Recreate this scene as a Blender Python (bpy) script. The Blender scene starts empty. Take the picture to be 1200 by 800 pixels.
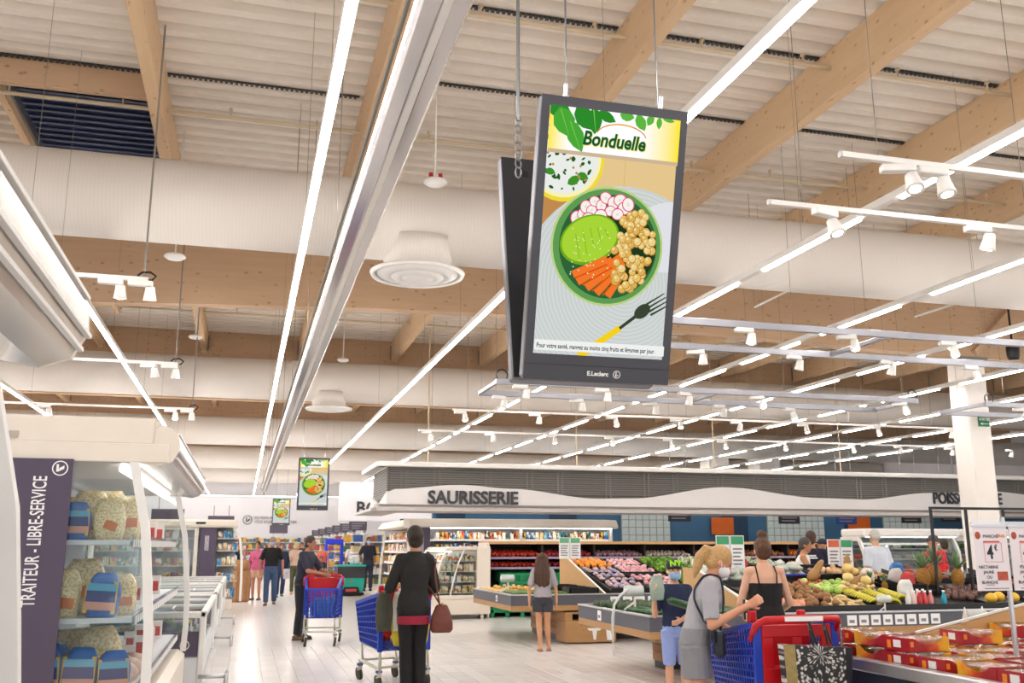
import bpy, math, random
from mathutils import Vector, Matrix
R = math.radians
PI = math.pi
random.seed(7)
sc = bpy.context.scene
col = sc.collection

# ---------------------------------------------------------------- camera
cam_d = bpy.data.cameras.new('camera')
cam_d.sensor_width = 36.0
cam_d.lens = 36.0 * 1117.0 / 1200.0
cam_d.clip_start = 0.05
cam_d.clip_end = 200
cam_d.dof.use_dof = True
cam_d.dof.focus_distance = 6.5
cam_d.dof.aperture_fstop = 8.0
cam = bpy.data.objects.new('camera', cam_d)
col.objects.link(cam)
cam.location = (0, 0, 1.52)
cam.rotation_euler = (R(90 + 12.126), 0, R(-15.414))
sc.camera = cam

# ---------------------------------------------------------------- light of the rest of the open hall, exposure
w = bpy.data.worlds.new('hall_light')
sc.world = w
w.use_nodes = True
bg = w.node_tree.nodes['Background']
bg.inputs[0].default_value = (1.0, 0.985, 0.97, 1)
bg.inputs[1].default_value = 0.95
LED = 38.0          # radiance of the lamp tubes
SCREEN = 0.66       # radiance of a white screen pixel
sc.view_settings.view_transform = 'Standard'
sc.view_settings.look = 'None'
sc.view_settings.exposure = 0.62
sc.view_settings.gamma = 1.0
sc.view_settings.use_curve_mapping = False
sc.cycles.use_denoising = True
sc.cycles.max_bounces = 6
sc.cycles.diffuse_bounces = 4
sc.cycles.glossy_bounces = 3
sc.cycles.transmission_bounces = 6
sc.cycles.transparent_max_bounces = 12
sc.cycles.sample_clamp_indirect = 6
sc.cycles.caustics_reflective = False
sc.cycles.caustics_refractive = False

# ---------------------------------------------------------------- pixel to place (1200 x 800 frame)
_F = 1117.0
_p = R(12.126); _cp, _sp = math.cos(_p), math.sin(_p)
_cy, _sy = math.cos(R(15.414)), math.sin(R(15.414))
def ray(u, v):
    x = (u - 600) / _F; y = (400 - v) / _F
    D = _cp - y * _sp
    return (D * _sy + x * _cy, D * _cy - x * _sy, y * _cp + _sp)
def onY(u, v, Y):
    r = ray(u, v); t = Y / r[1]
    return Vector((r[0] * t, Y, 1.52 + r[2] * t))
def onZ(u, v, Z):
    r = ray(u, v); t = (Z - 1.52) / r[2]
    return Vector((r[0] * t, r[1] * t, Z))

# ---------------------------------------------------------------- materials
def C(h, a=1.0):
    h = h.lstrip('#')
    o = []
    for i in (0, 2, 4):
        c = int(h[i:i + 2], 16) / 255.0
        o.append(c / 12.92 if c <= 0.04045 else ((c + 0.055) / 1.055) ** 2.4)
    return (o[0], o[1], o[2], a)
MATS = {}
def mat(key, color='#cccccc', rough=0.5, metal=0.0, var=0.06, scale=6.0, bump=0.0, bscale=40.0, emit=0.0, alpha=1.0, trans=0.0, spec=0.5, ior=1.45):
    """plain procedural surface: a base colour with soft noise variation and fine relief"""
    if key in MATS: return MATS[key]
    m = bpy.data.materials.new(key); m.use_nodes = True
    nt = m.node_tree; b = nt.nodes['Principled BSDF']
    c = C(color)
    b.inputs['Roughness'].default_value = rough
    b.inputs['Metallic'].default_value = metal
    b.inputs['Specular IOR Level'].default_value = spec
    b.inputs['IOR'].default_value = ior
    if var > 0:
        tc = nt.nodes.new('ShaderNodeTexCoord')
        n = nt.nodes.new('ShaderNodeTexNoise'); n.inputs['Scale'].default_value = scale; n.inputs['Detail'].default_value = 3
        mx = nt.nodes.new('ShaderNodeMix'); mx.data_type = 'RGBA'
        mx.inputs[6].default_value = tuple(max(0, k * (1 - var * 1.6)) for k in c[:3]) + (1,)
        mx.inputs[7].default_value = tuple(min(1, k * (1 + var)) for k in c[:3]) + (1,)
        nt.links.new(tc.outputs['Object'], n.inputs['Vector'])
        nt.links.new(n.outputs['Fac'], mx.inputs[0])
        nt.links.new(mx.outputs[2], b.inputs['Base Color'])
    else:
        b.inputs['Base Color'].default_value = c
    if bump > 0:
        tc = nt.nodes.new('ShaderNodeTexCoord')
        n2 = nt.nodes.new('ShaderNodeTexNoise'); n2.inputs['Scale'].default_value = bscale
        bp = nt.nodes.new('ShaderNodeBump'); bp.inputs['Strength'].default_value = bump; bp.inputs['Distance'].default_value = 0.02
        nt.links.new(tc.outputs['Object'], n2.inputs['Vector'])
        nt.links.new(n2.outputs['Fac'], bp.inputs['Height'])
        nt.links.new(bp.outputs['Normal'], b.inputs['Normal'])
    if emit > 0:
        b.inputs['Emission Color'].default_value = c
        b.inputs['Emission Strength'].default_value = emit
    if alpha < 1: b.inputs['Alpha'].default_value = alpha
    if trans > 0: b.inputs['Transmission Weight'].default_value = trans
    MATS[key] = m
    return m
def emission(key, color, strength):
    if key in MATS: return MATS[key]
    m = bpy.data.materials.new(key); m.use_nodes = True
    nt = m.node_tree; nt.nodes.clear()
    e = nt.nodes.new('ShaderNodeEmission'); o = nt.nodes.new('ShaderNodeOutputMaterial')
    e.inputs[0].default_value = C(color); e.inputs[1].default_value = strength
    nt.links.new(e.outputs[0], o.inputs[0])
    MATS[key] = m
    return m
def thin_glass(key, tint='#eef4f4', clear=0.9, rough=0.03):
    """clear sheet: mostly see-through with a glossy coat"""
    if key in MATS: return MATS[key]
    m = bpy.data.materials.new(key); m.use_nodes = True
    nt = m.node_tree; nt.nodes.clear()
    t = nt.nodes.new('ShaderNodeBsdfTransparent'); t.inputs[0].default_value = C(tint)
    g = nt.nodes.new('ShaderNodeBsdfGlossy'); g.inputs['Roughness'].default_value = rough
    mx = nt.nodes.new('ShaderNodeMixShader'); mx.inputs[0].default_value = 1 - clear
    o = nt.nodes.new('ShaderNodeOutputMaterial')
    nt.links.new(t.outputs[0], mx.inputs[1]); nt.links.new(g.outputs[0], mx.inputs[2]); nt.links.new(mx.outputs[0], o.inputs[0])
    MATS[key] = m
    return m
def wood(key, c1, c2, knot, rough=0.6, axis=0, sc_=1.0):
    """spruce boards: long grain stretched along one axis, brown knots"""
    if key in MATS: return MATS[key]
    m = bpy.data.materials.new(key); m.use_nodes = True
    nt = m.node_tree; b = nt.nodes['Principled BSDF']; b.inputs['Roughness'].default_value = rough
    tc = nt.nodes.new('ShaderNodeTexCoord')
    mp = nt.nodes.new('ShaderNodeMapping')
    s = [8.0 * sc_] * 3; s[axis] = 0.7 * sc_
    mp.inputs['Scale'].default_value = s
    n = nt.nodes.new('ShaderNodeTexNoise'); n.inputs['Scale'].default_value = 1.6; n.inputs['Detail'].default_value = 5
    mx = nt.nodes.new('ShaderNodeMix'); mx.data_type = 'RGBA'
    mx.inputs[6].default_value = C(c1); mx.inputs[7].default_value = C(c2)
    mp2 = nt.nodes.new('ShaderNodeMapping'); s2 = [8.5 * sc_] * 3; s2[axis] = 5.0 * sc_
    mp2.inputs['Scale'].default_value = s2
    v = nt.nodes.new('ShaderNodeTexVoronoi'); v.inputs['Scale'].default_value = 1.0
    cr = nt.nodes.new('ShaderNodeValToRGB')
    cr.color_ramp.elements[0].position = 0.07; cr.color_ramp.elements[0].color = (1, 1, 1, 1)
    cr.color_ramp.elements[1].position = 0.20; cr.color_ramp.elements[1].color = (0, 0, 0, 1)
    mk = nt.nodes.new('ShaderNodeMath'); mk.operation = 'MULTIPLY'; mk.inputs[1].default_value = 0.55
    mx2 = nt.nodes.new('ShaderNodeMix'); mx2.data_type = 'RGBA'; mx2.inputs[7].default_value = C(knot)
    L = nt.links.new
    L(tc.outputs['Object'], mp.inputs[0]); L(mp.outputs[0], n.inputs['Vector']); L(n.outputs['Fac'], mx.inputs[0])
    L(tc.outputs['Object'], mp2.inputs[0]); L(mp2.outputs[0], v.inputs['Vector']); L(v.outputs['Distance'], cr.inputs[0])
    L(cr.outputs[0], mk.inputs[0]); L(mk.outputs[0], mx2.inputs[0])
    L(mx.outputs[2], mx2.inputs[6]); L(mx2.outputs[2], b.inputs['Base Color'])
    MATS[key] = m
    return m

# ---------------------------------------------------------------- mesh building
class MB:
    def __init__(s): s.v = []; s.f = []
    def add(s, vs, fs):
        o = len(s.v); s.v += [tuple(p) for p in vs]; s.f += [tuple(i + o for i in q) for q in fs]; return s
    def box(s, x0, x1, y0, y1, z0, z1):
        v = [(x0, y0, z0), (x1, y0, z0), (x1, y1, z0), (x0, y1, z0), (x0, y0, z1), (x1, y0, z1), (x1, y1, z1), (x0, y1, z1)]
        return s.add(v, [(0, 3, 2, 1), (4, 5, 6, 7), (0, 1, 5, 4), (1, 2, 6, 5), (2, 3, 7, 6), (3, 0, 4, 7)])
    def bbox(s, x0, x1, y0, y1, z0, z1, b=0.01):
        """box with chamfered vertical and top edges"""
        b = min(b, (x1 - x0) * .45, (y1 - y0) * .45, (z1 - z0) * .45)
        r0 = [(x0 + b, y0), (x1 - b, y0), (x1, y0 + b), (x1, y1 - b), (x1 - b, y1), (x0 + b, y1), (x0, y1 - b), (x0, y0 + b)]
        cx, cy = (x0 + x1) / 2, (y0 + y1) / 2
        def ins(z, k): return [(min(max(x, x0 + k), x1 - k), min(max(y, y0 + k), y1 - k), z) for x, y in r0]
        vs = ins(z0, b * .6) + ins(z0 + b, 0) + ins(z1 - b, 0) + ins(z1, b * .6)
        fs = [tuple(reversed(range(8)))]
        for k in range(3):
            for i in range(8):
                j = (i + 1) % 8
                fs.append((k * 8 + i, k * 8 + j, k * 8 + 8 + j, k * 8 + 8 + i))
        fs.append(tuple(range(24, 32)))
        return s.add(vs, fs)
    def obox(s, c, size, M=None):
        hx, hy, hz = [k / 2 for k in size]
        t = MB().box(-hx, hx, -hy, hy, -hz, hz)
        c = Vector(c)
        return s.add([(c + (M @ Vector(p) if M else Vector(p))) for p in t.v], t.f)
    def bar(s, a, b, wx, wz=None):
        """square bar between two points"""
        wz = wz or wx
        a, b = Vector(a), Vector(b); d = (b - a)
        L = d.length
        if L < 1e-6: return s
        d.normalize()
        up = Vector((0, 0, 1)) if abs(d.z) < .95 else Vector((0, 1, 0))
        x = d.cross(up).normalized() * wx / 2; z = x.cross(d).normalized() * wz / 2
        v = [a - x - z, a + x - z, a + x + z, a - x + z, b - x - z, b + x - z, b + x + z, b - x + z]
        return s.add(v, [(0, 1, 2, 3), (7, 6, 5, 4), (0, 4, 5, 1), (1, 5, 6, 2), (2, 6, 7, 3), (3, 7, 4, 0)])
    def cyl(s, a, b, r0, r1=None, n=12):
        r1 = r0 if r1 is None else r1
        a, b = Vector(a), Vector(b); d = (b - a).normalized()
        up = Vector((0, 0, 1)) if abs(d.z) < .95 else Vector((0, 1, 0))
        x = d.cross(up).normalized(); y = d.cross(x)
        vs = []
        for p, r in ((a, r0), (b, r1)):
            for i in range(n):
                t = 2 * PI * i / n
                vs.append(p + x * r * math.cos(t) + y * r * math.sin(t))
        fs = [tuple(range(n)), tuple(reversed(range(n, 2 * n)))]
        for i in range(n):
            j = (i + 1) % n
            fs.append((i, n + i, n + j, j))
        return s.add(vs, fs)
    def tube(s, pts, r, n=8, closed=False):
        pts = [Vector(p) for p in pts]
        rs = r if isinstance(r, (list, tuple)) else [r] * len(pts)
        vs = []; px = None
        m = len(pts)
        for i, p in enumerate(pts):
            if closed: d = pts[(i + 1) % m] - pts[i - 1]
            else: d = pts[min(i + 1, m - 1)] - pts[max(i - 1, 0)]
            d.normalize()
            if px is None:
                up = Vector((0, 0, 1)) if abs(d.z) < .9 else Vector((0, 1, 0))
                x = d.cross(up).normalized()
            else:
                x = (px - d * px.dot(d)).normalized()
            px = x; y = d.cross(x)
            for k in range(n):
                t = 2 * PI * k / n
                vs.append(p + x * rs[i] * math.cos(t) + y * rs[i] * math.sin(t))
        fs = []
        for i in range(m if closed else m - 1):
            i2 = (i + 1) % m
            for k in range(n):
                j = (k + 1) % n
                fs.append((i * n + k, i2 * n + k, i2 * n + j, i * n + j))
        if not closed:
            fs.append(tuple(range(n))); fs.append(tuple(reversed(range((m - 1) * n, m * n))))
        return s.add(vs, fs)
    def prism(s, prof, axis, a, b):
        """closed 2-D outline swept along x, y or z (outline in the other two axes, in xyz order)"""
        n = len(prof)
        def P(q, t):
            return {'x': (t, q[0], q[1]), 'y': (q[0], t, q[1]), 'z': (q[0], q[1], t)}[axis]
        vs = [P(q, a) for q in prof] + [P(q, b) for q in prof]
        fs = [tuple(range(n)), tuple(reversed(range(n, 2 * n)))]
        for i in range(n):
            j = (i + 1) % n
            fs.append((i, n + i, n + j, j))
        return s.add(vs, fs)
    def sheet(s, prof, axis, a, b, t=0.004):
        """open outline swept along an axis as a thin sheet of thickness t"""
        off = []
        m = len(prof)
        for i in range(m):
            p0 = Vector(prof[max(i - 1, 0)]); p1 = Vector(prof[min(i + 1, m - 1)])
            d = (p1 - p0).normalized()
            off.append((prof[i][0] - d.y * t, prof[i][1] + d.x * t))
        return s.prism(list(prof) + off[::-1], axis, a, b)
    def lathe(s, prof, c=(0, 0, 0), n=20, axis='z'):
        vs = []
        m = len(prof)
        for r, z in prof:
            for k in range(n):
                t = 2 * PI * k / n
                q = (r * math.cos(t), r * math.sin(t), z)
                if axis == 'y': q = (q[0], q[2], q[1])
                if axis == 'x': q = (q[2], q[0], q[1])
                vs.append((c[0] + q[0], c[1] + q[1], c[2] + q[2]))
        fs = []
        for i in range(m - 1):
            for k in range(n):
                j = (k + 1) % n
                fs.append((i * n + k, i * n + j, i * n + n + j, i * n + n + k))
        fs.append(tuple(reversed(range(n)))); fs.append(tuple(range((m - 1) * n, m * n)))
        return s.add(vs, fs)
    def ring(s, prof, n=24):
        """closed outline (radius, depth) turned about the y axis"""
        m = len(prof); vs = []; fs = []
        for r, z in prof:
            for k in range(n):
                t = 2 * PI * k / n; vs.append((r * math.cos(t), z, r * math.sin(t)))
        for i in range(m):
            i2 = (i + 1) % m
            for k in range(n):
                j = (k + 1) % n; fs.append((i * n + k, i * n + j, i2 * n + j, i2 * n + k))
        return s.add(vs, fs)
    def ball(s, c, r, n=10, m=6, f=None):
        rx, ry, rz = (r, r, r) if not isinstance(r, (list, tuple)) else r
        vs = [(c[0], c[1], c[2] - rz)]
        for i in range(1, m):
            a = -PI / 2 + PI * i / m
            for k in range(n):
                t = 2 * PI * k / n
                vs.append((c[0] + rx * math.cos(a) * math.cos(t), c[1] + ry * math.cos(a) * math.sin(t), c[2] + rz * math.sin(a)))
        vs.append((c[0], c[1], c[2] + rz))
        fs = []
        for k in range(n): fs.append((0, 1 + (k + 1) % n, 1 + k))
        for i in range(m - 2):
            for k in range(n):
                j = (k + 1) % n
                fs.append((1 + i * n + k, 1 + i * n + j, 1 + (i + 1) * n + j, 1 + (i + 1) * n + k))
        o = 1 + (m - 2) * n
        for k in range(n): fs.append((o + k, o + (k + 1) % n, len(vs) - 1))
        if f: vs = [f(Vector(p)) for p in vs]
        return s.add(vs, fs)
    def xf(s, M):
        s.v = [tuple(M @ Vector(p)) for p in s.v]; return s
    def mesh(s, name, m, smooth=False):
        me = bpy.data.meshes.new(name)
        me.from_pydata(s.v, [], s.f)
        if m: me.materials.append(m)
        if smooth: me.shade_smooth()
        me.update()
        return me
    def build(s, name, m, parent=None, smooth=False, loc=None, rz=0):
        o = bpy.data.objects.new(name, s.mesh(name, m, smooth))
        col.objects.link(o)
        if parent: o.parent = parent
        if loc is not None: o.location = loc
        if rz: o.rotation_euler[2] = rz
        return o
def inst(name, me, parent=None, loc=(0, 0, 0), rot=(0, 0, 0), scale=None):
    o = bpy.data.objects.new(name, me); col.objects.link(o)
    if parent: o.parent = parent
    o.location = loc; o.rotation_euler = rot
    if scale is not None: o.scale = scale if isinstance(scale, (tuple, list)) else (scale,) * 3
    return o
def tag(o, label=None, cat=None, group=None, kind=None):
    if label: o['label'] = label
    if cat: o['category'] = cat
    if group: o['group'] = group
    if kind: o['kind'] = kind
    return o
def empty(name, loc=(0, 0, 0), rz=0, label=None, cat=None, group=None):
    o = bpy.data.objects.new(name, None); col.objects.link(o)
    o.location = loc; o.rotation_euler[2] = rz; o.empty_display_size = .1
    return tag(o, label, cat, group)
def copy_tree(o, parent=None):
    c = o.copy(); col.objects.link(c); c.parent = parent
    for ch in list(o.children): copy_tree(ch, c)
    return c
def text(name, s, size, m, parent=None, loc=(0, 0, 0), rot=(PI / 2, 0, 0), ext=0.004, align='LEFT', shear=0.0, bold=0.0, sx=1.0, space=1.0):
    cu = bpy.data.curves.new(name, 'FONT'); cu.body = s; cu.size = size; cu.extrude = ext
    cu.align_x = align; cu.shear = shear; cu.offset = bold; cu.space_character = space; cu.resolution_u = 3
    t = bpy.data.objects.new(name, cu)
    me = bpy.data.meshes.new_from_object(t)
    bpy.data.objects.remove(t); bpy.data.curves.remove(cu)
    me.name = name; me.materials.clear(); me.materials.append(m)
    return inst(name, me, parent, loc, rot, (sx, 1, 1))

# ---------------------------------------------------------------- shared materials
WHITE = mat('white_paint', '#e9e6e2', .45, var=.03)
CREAM = mat('cream_lacquer', '#e6dbcd', .35, var=.03)
BLACK = mat('black_metal', '#17171a', .4, var=.1)
DARK = mat('charcoal_metal', '#3a3b40', .45, var=.05)
BAND = mat('slate_band', '#55565e', .5, var=.05)
ALU = mat('brushed_aluminium', '#c9c9cc', .3, .85, var=.05, scale=20)
STEEL = mat('galvanised_steel', '#8d9092', .4, .7, var=.1)
PURPLE = mat('aubergine_panel', '#51465a', .5, var=.03)
PRINT_WHITE = mat('white_print', '#f3f1f0', .5, var=0)
PRINT_DARK = mat('dark_print', '#3b3a40', .5, var=0)
CABLE = mat('dark_cable', '#857e76', .6, var=0)
PIPE = mat('cream_pipe', '#d6c3a4', .5, var=.05)
TUBE = emission('lamp_tube_light', '#fffcf8', LED)
SPOTL = emission('spot_lens_light', '#fff6e6', 30.0)
GLASS = thin_glass('cabinet_glass', '#f2f6f6', .92)
FILM = thin_glass('clear_film', '#f6f6f6', .72, .12)
OAK = wood('oak_board', '#b98d5d', '#a1774a', '#80572f', .55, 0, 1.6)
PALEWOOD = wood('pale_ply', '#d3a873', '#c69860', '#a87a48', .55, 0, 1.0)
GLULAM_X = wood('glulam_girder', '#d2b395', '#c29f7d', '#80522c', .65, 0)
GLULAM_Y = wood('glulam_beam', '#dcbf9c', '#cdab84', '#8a5a32', .65, 1)
# ================================================================ the setting
# floor: base slab, near tiles piece by piece, the further tiles as one part
floor_m = bpy.data.materials.new('white_floor_tile'); floor_m.use_nodes = True
def _floor_nodes():
    nt = floor_m.node_tree; b = nt.nodes['Principled BSDF']; L = nt.links.new
    b.inputs['Roughness'].default_value = .23; b.inputs['Specular IOR Level'].default_value = .6
    oi = nt.nodes.new('ShaderNodeObjectInfo'); tc = nt.nodes.new('ShaderNodeTexCoord')
    n = nt.nodes.new('ShaderNodeTexNoise'); n.inputs['Scale'].default_value = 3
    ad = nt.nodes.new('ShaderNodeMath'); ad.operation = 'ADD'
    hf = nt.nodes.new('ShaderNodeMath'); hf.operation = 'MULTIPLY'; hf.inputs[1].default_value = .5
    mx = nt.nodes.new('ShaderNodeMix'); mx.data_type = 'RGBA'
    mx.inputs[6].default_value = C('#dcd7d4'); mx.inputs[7].default_value = C('#efecea')
    L(tc.outputs['Object'], n.inputs['Vector']); L(oi.outputs['Random'], ad.inputs[0]); L(n.outputs['Fac'], ad.inputs[1])
    L(ad.outputs[0], hf.inputs[0]); L(hf.outputs[0], mx.inputs[0]); L(mx.outputs[2], b.inputs['Base Color'])
_floor_nodes()
JOINT = mat('grey_tile_joint', '#b4aca8', .7, var=.05)
floor = MB().box(-16, 34, -4, 61, -.2, -.004).build('floor', JOINT); tag(floor, kind='structure')
tile_me = MB().bbox(.003, .197, .003, .597, -.01, 0, .002).mesh('tile', floor_m)
nt_ = 0
NEAR = set()
for j in range(9):
    for i in range(33):
        x, y = -.7 + .2 * i, 10.4 + .6 * j
        inst('tile', tile_me, floor, (x, y, 0)); NEAR.add((i, j)); nt_ += 1
rest = MB()
for i in range(-77, 173):
    x = -.7 + .2 * i
    for j in range(-24, 84):
        if (i, j) in NEAR: continue
        y = 10.4 + .6 * j
        if y > 60.4 or x < -15.9: continue
        if j > 25 or i < -25 or i > 80: 
            continue
        rest.add([(x + .003, y + .003, 0), (x + .197, y + .003, 0), (x + .197, y + .597, 0), (x + .003, y + .597, 0)], [(0, 1, 2, 3)])
for (x0, x1, y0, y1) in [(-16, -5.7, -4, 61), (15.5, 34, -4, 61), (-5.7, 15.5, 26.0, 61)]:
    n = int((x1 - x0) / .2)
    for i in range(n):
        x = x0 + .2 * i
        rest.add([(x + .003, y0, 0), (x + .197, y0, 0), (x + .197, y1, 0), (x + .003, y1, 0)], [(0, 1, 2, 3)])
ro = rest.build('tile_field', floor_m, floor); tag(ro, kind='stuff')

# ceiling: trapezoidal steel deck, ribs across the aisle
DECK = mat('off_white_deck', '#f3ebe1', .55, var=.05, scale=2)
prof = []
y = -3.0
while y < 61:
    prof += [(y, 7.08), (y + .13, 7.08), (y + .165, 7.185), (y + .265, 7.185)]
    y += .30
top = [(61.0, 7.22), (-3.0, 7.22)]
ceiling = MB()
n = len(prof)
vs = [(-16, q[0], q[1]) for q in prof] + [(34, q[0], q[1]) for q in prof]
ceiling.add(vs, [(i, i + 1, n + i + 1, n + i) for i in range(n - 1)])
ceiling.box(-16, 34, -3, 61, 7.22, 7.26)
ceiling = ceiling.build('ceiling', DECK); tag(ceiling, kind='structure')

WALLM = mat('white_wall', '#eeecf0', .6, var=.03, scale=1)
wall_back = MB().box(-16, 34, 61, 61.2, 0, 7.1).build('wall_back', WALLM); tag(wall_back, kind='structure')
wall_left = MB().box(-16.2, -16, -4, 61, 0, 7.1).build('wall_left', WALLM); tag(wall_left, kind='structure')
wall_right = MB().box(34, 34.2, -4, 61, 0, 7.1).build('wall_right', WALLM); tag(wall_right, kind='structure')

# girders across the hall, the first with a cambered underside
GY = [15.4, 25.8, 36.4, 47.0, 57.2]
ordn = ['first', 'second', 'third', 'fourth', 'fifth']
camber = [(-16, 5.0), (-2.5, 5.19), (-.8, 5.27), (1.84, 5.38), (4.09, 5.42), (7.14, 5.34), (12.66, 5.18), (34, 4.9)]
for k, gy in enumerate(GY):
    bot = camber if k == 0 else [(-16, 5.28), (34, 5.28)]
    g = MB().prism(bot + [(34, 7.075), (-16, 7.075)], 'y', gy, gy + .24).build('timber_girder', GLULAM_X)
    tag(g, ['deep glulam timber girder with cambered underside behind the big round diffuser', 'glulam timber girder second from the round diffuser', 'glulam timber girder third along the hall', 'glulam timber girder fourth along the hall', 'last glulam timber girder before the white end wall'][k], 'girder', 'timber girders across the hall')
# beams along the hall, bay by bay
bays = [(-2.8, 15.4), (15.64, 25.8), (26.04, 36.4), (36.64, 47.0)]
bay_lab = ['pale glulam roof beam running under the ribbed deck to the cambered girder', 'pale glulam roof beam in the bay behind the cambered girder', 'pale glulam roof beam in the third bay', 'pale glulam roof beam in the fourth bay']
for bi, (y0, y1) in enumerate(bays):
    me = MB().bbox(-.15, 0, y0, y1, 6.5, 7.08, .012).mesh('roof_beam', GLULAM_Y)
    hang = MB().box(-.19, -.15, y1 - .012, y1 - .002, 6.55, 6.95).box(0, .04, y1 - .012, y1 - .002, 6.55, 6.95).mesh('hanger_plate', STEEL)
    ks = range(-3, 6) if bi == 0 else range(-4, 11)
    for k in ks:
        b = inst('roof_beam', me, None, (-1.2 + 2.5 * k, 0, 0)); tag(b, bay_lab[bi], 'beam', 'roof beams, bay %s' % ordn[bi])
        if bi > 0: inst('hanger_plate', hang, b)

def clear_y(x, y):
    """nearest place along y where a wire can rise to the deck past ducts, girders, pipes, trays and vents"""
    def bad(q):
        if any(abs(q - d[0]) < d[2] + .06 for d in DUCTS): return True
        if any(g - .06 < q < g + .30 for g in GY): return True
        if any(abs(q - k) < .07 for k in (8.65, 8.84, 10.6, 11.24, 11.52, 17.4, 18.9, 22.6)): return True
        return -3.2 < x < -1.3 and (11.2 < q < 14.7 or 20.2 < q < 23.3)
    for k in range(200):
        for sgn in (1, -1):
            if not bad(y + sgn * k * .03): return y + sgn * k * .03
    return y
def clear_x(x):
    """nearest place along x beside the roof beams"""
    f = (x + 1.275) % 2.5
    if f > 1.25: f -= 2.5
    return x + (.14 - f if f >= 0 else -.14 - f) if abs(f) < .12 else x
# fabric air ducts hung in front of the girders
duct_m = bpy.data.materials.new('white_fabric_duct'); duct_m.use_nodes = True
def _duct_nodes():
    nt = duct_m.node_tree; b = nt.nodes['Principled BSDF']; L = nt.links.new
    b.inputs['Roughness'].default_value = .8
    tc = nt.nodes.new('ShaderNodeTexCoord'); mp = nt.nodes.new('ShaderNodeMapping')
    wv = nt.nodes.new('ShaderNodeTexWave'); wv.inputs['Scale'].default_value = 7.5; wv.inputs['Distortion'].default_value = .4
    mx = nt.nodes.new('ShaderNodeMix'); mx.data_type = 'RGBA'
    mx.inputs[6].default_value = C('#e5ded6'); mx.inputs[7].default_value = C('#e8e1da')
    bp = nt.nodes.new('ShaderNodeBump'); bp.inputs['Strength'].default_value = .12; bp.inputs['Distance'].default_value = .01
    L(tc.outputs['Object'], wv.inputs['Vector']); L(wv.outputs['Fac'], mx.inputs[0]); L(mx.outputs[2], b.inputs['Base Color'])
    L(wv.outputs['Fac'], bp.inputs['Height']); L(bp.outputs['Normal'], b.inputs['Normal'])
_duct_nodes()
DUCTS = [(11.5, 5.55, .5), (24.78, 5.68, .515), (35.4, 5.55, .5), (46.2, 5.55, .5), (56.55, 5.55, .5)]     # y, height, radius
dl = ['wide white ribbed air duct spanning the hall in front of the cambered girder', 'white air duct in front of the second timber girder', 'white air duct in front of the third timber girder', 'white air duct in front of the fourth timber girder', 'white air duct next to the white end wall']
for k, (dy, dz, dr) in enumerate(DUCTS):
    d = empty('air_duct', (0, dy, dz), 0, dl[k], 'duct', 'fabric air ducts')
    MB().cyl((-15.9, 0, 0), (33.9, 0, 0), dr, n=40).build('duct_skin', duct_m, d, True)
    wm = MB().cyl((0, 0, .45), (0, 0, 7.075 - dz), .003, n=5).mesh('suspension_wire', CABLE)
    for x in range(-14, 33, 4): inst('suspension_wire', wm, d, (x - 1.6, .12, 0))
# round ceiling diffusers under the ducts
for (dx, dy, lb) in [(1.93, 11.5, 'large round white swirl diffuser under the wide duct'), (1.93, 24.78, 'round white swirl diffuser under the second duct')]:
    t = empty('air_diffuser', (dx, dy, 4.86 if dy < 20 else 4.97), 0, lb, 'diffuser', 'round air diffusers')
    MB().lathe([(.52, .42), (.44, .25), (.42, .12), (.50, .03)], n=32).build('neck', duct_m, t, True)
    MB().lathe([(.60, .03), (.585, -.005), (.545, -.01), (.53, .02), (.58, .04)], n=36).build('outer_ring', WHITE, t, True)
    for r0, r1, z in [(.38, .52, .0), (.24, .37, -.02), (.08, .23, -.045)]:
        MB().lathe([(r1, z + .03), (r1 - .01, z + .012), (r0 + .01, z - .03), (r0, z - .02)], n=32).build('swirl_ring', WHITE, t, True)
    MB().ball((0, 0, -.04), (.07, .07, .03)).build('hub', WHITE, t, True)
# roof vents with dark louvres
def roof_vent(x0, x1, y0, y1, lb):
    t = empty('roof_vent', ((x0 + x1) / 2, (y0 + y1) / 2, 7.0), 0, lb, 'roof vent', 'louvred roof vents')
    hx, hy = (x1 - x0) / 2, (y1 - y0) / 2
    MB().box(-hx, hx, -hy, hy, .055, .075).build('backing', mat('vent_blue_black', '#5a6a9a', .4, var=.3), t)
    slat = MB().prism([(-.055, .0), (.055, .03), (.055, .045), (-.055, .015)], 'x', -hx + .05, hx - .05).mesh('slat', mat('vent_slat', '#7d8394', .35, .4, var=.1))
    n = int(2 * hy / .19)
    for i in range(n): inst('slat', slat, t, (0, -hy + .1 + .19 * i, 0))
    MB().box(-hx, hx, -hy - .1, -hy, -.25, .075).build('header', GLULAM_X, t)
    MB().box(-hx - .09, -hx, -hy, hy, -.2, .075).build('side_trim', GLULAM_Y, t)
    MB().box(-hx, -hx + .03, -hy, hy, -.08, .075).build('side_flashing', STEEL, t)
roof_vent(-3.06, -1.38, 11.38, 14.6, 'dark louvred roof vent with timber header above the wide duct')
roof_vent(-3.06, -1.38, 20.4, 23.2, 'dark louvred roof vent in the bay behind the cambered girder')
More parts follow.
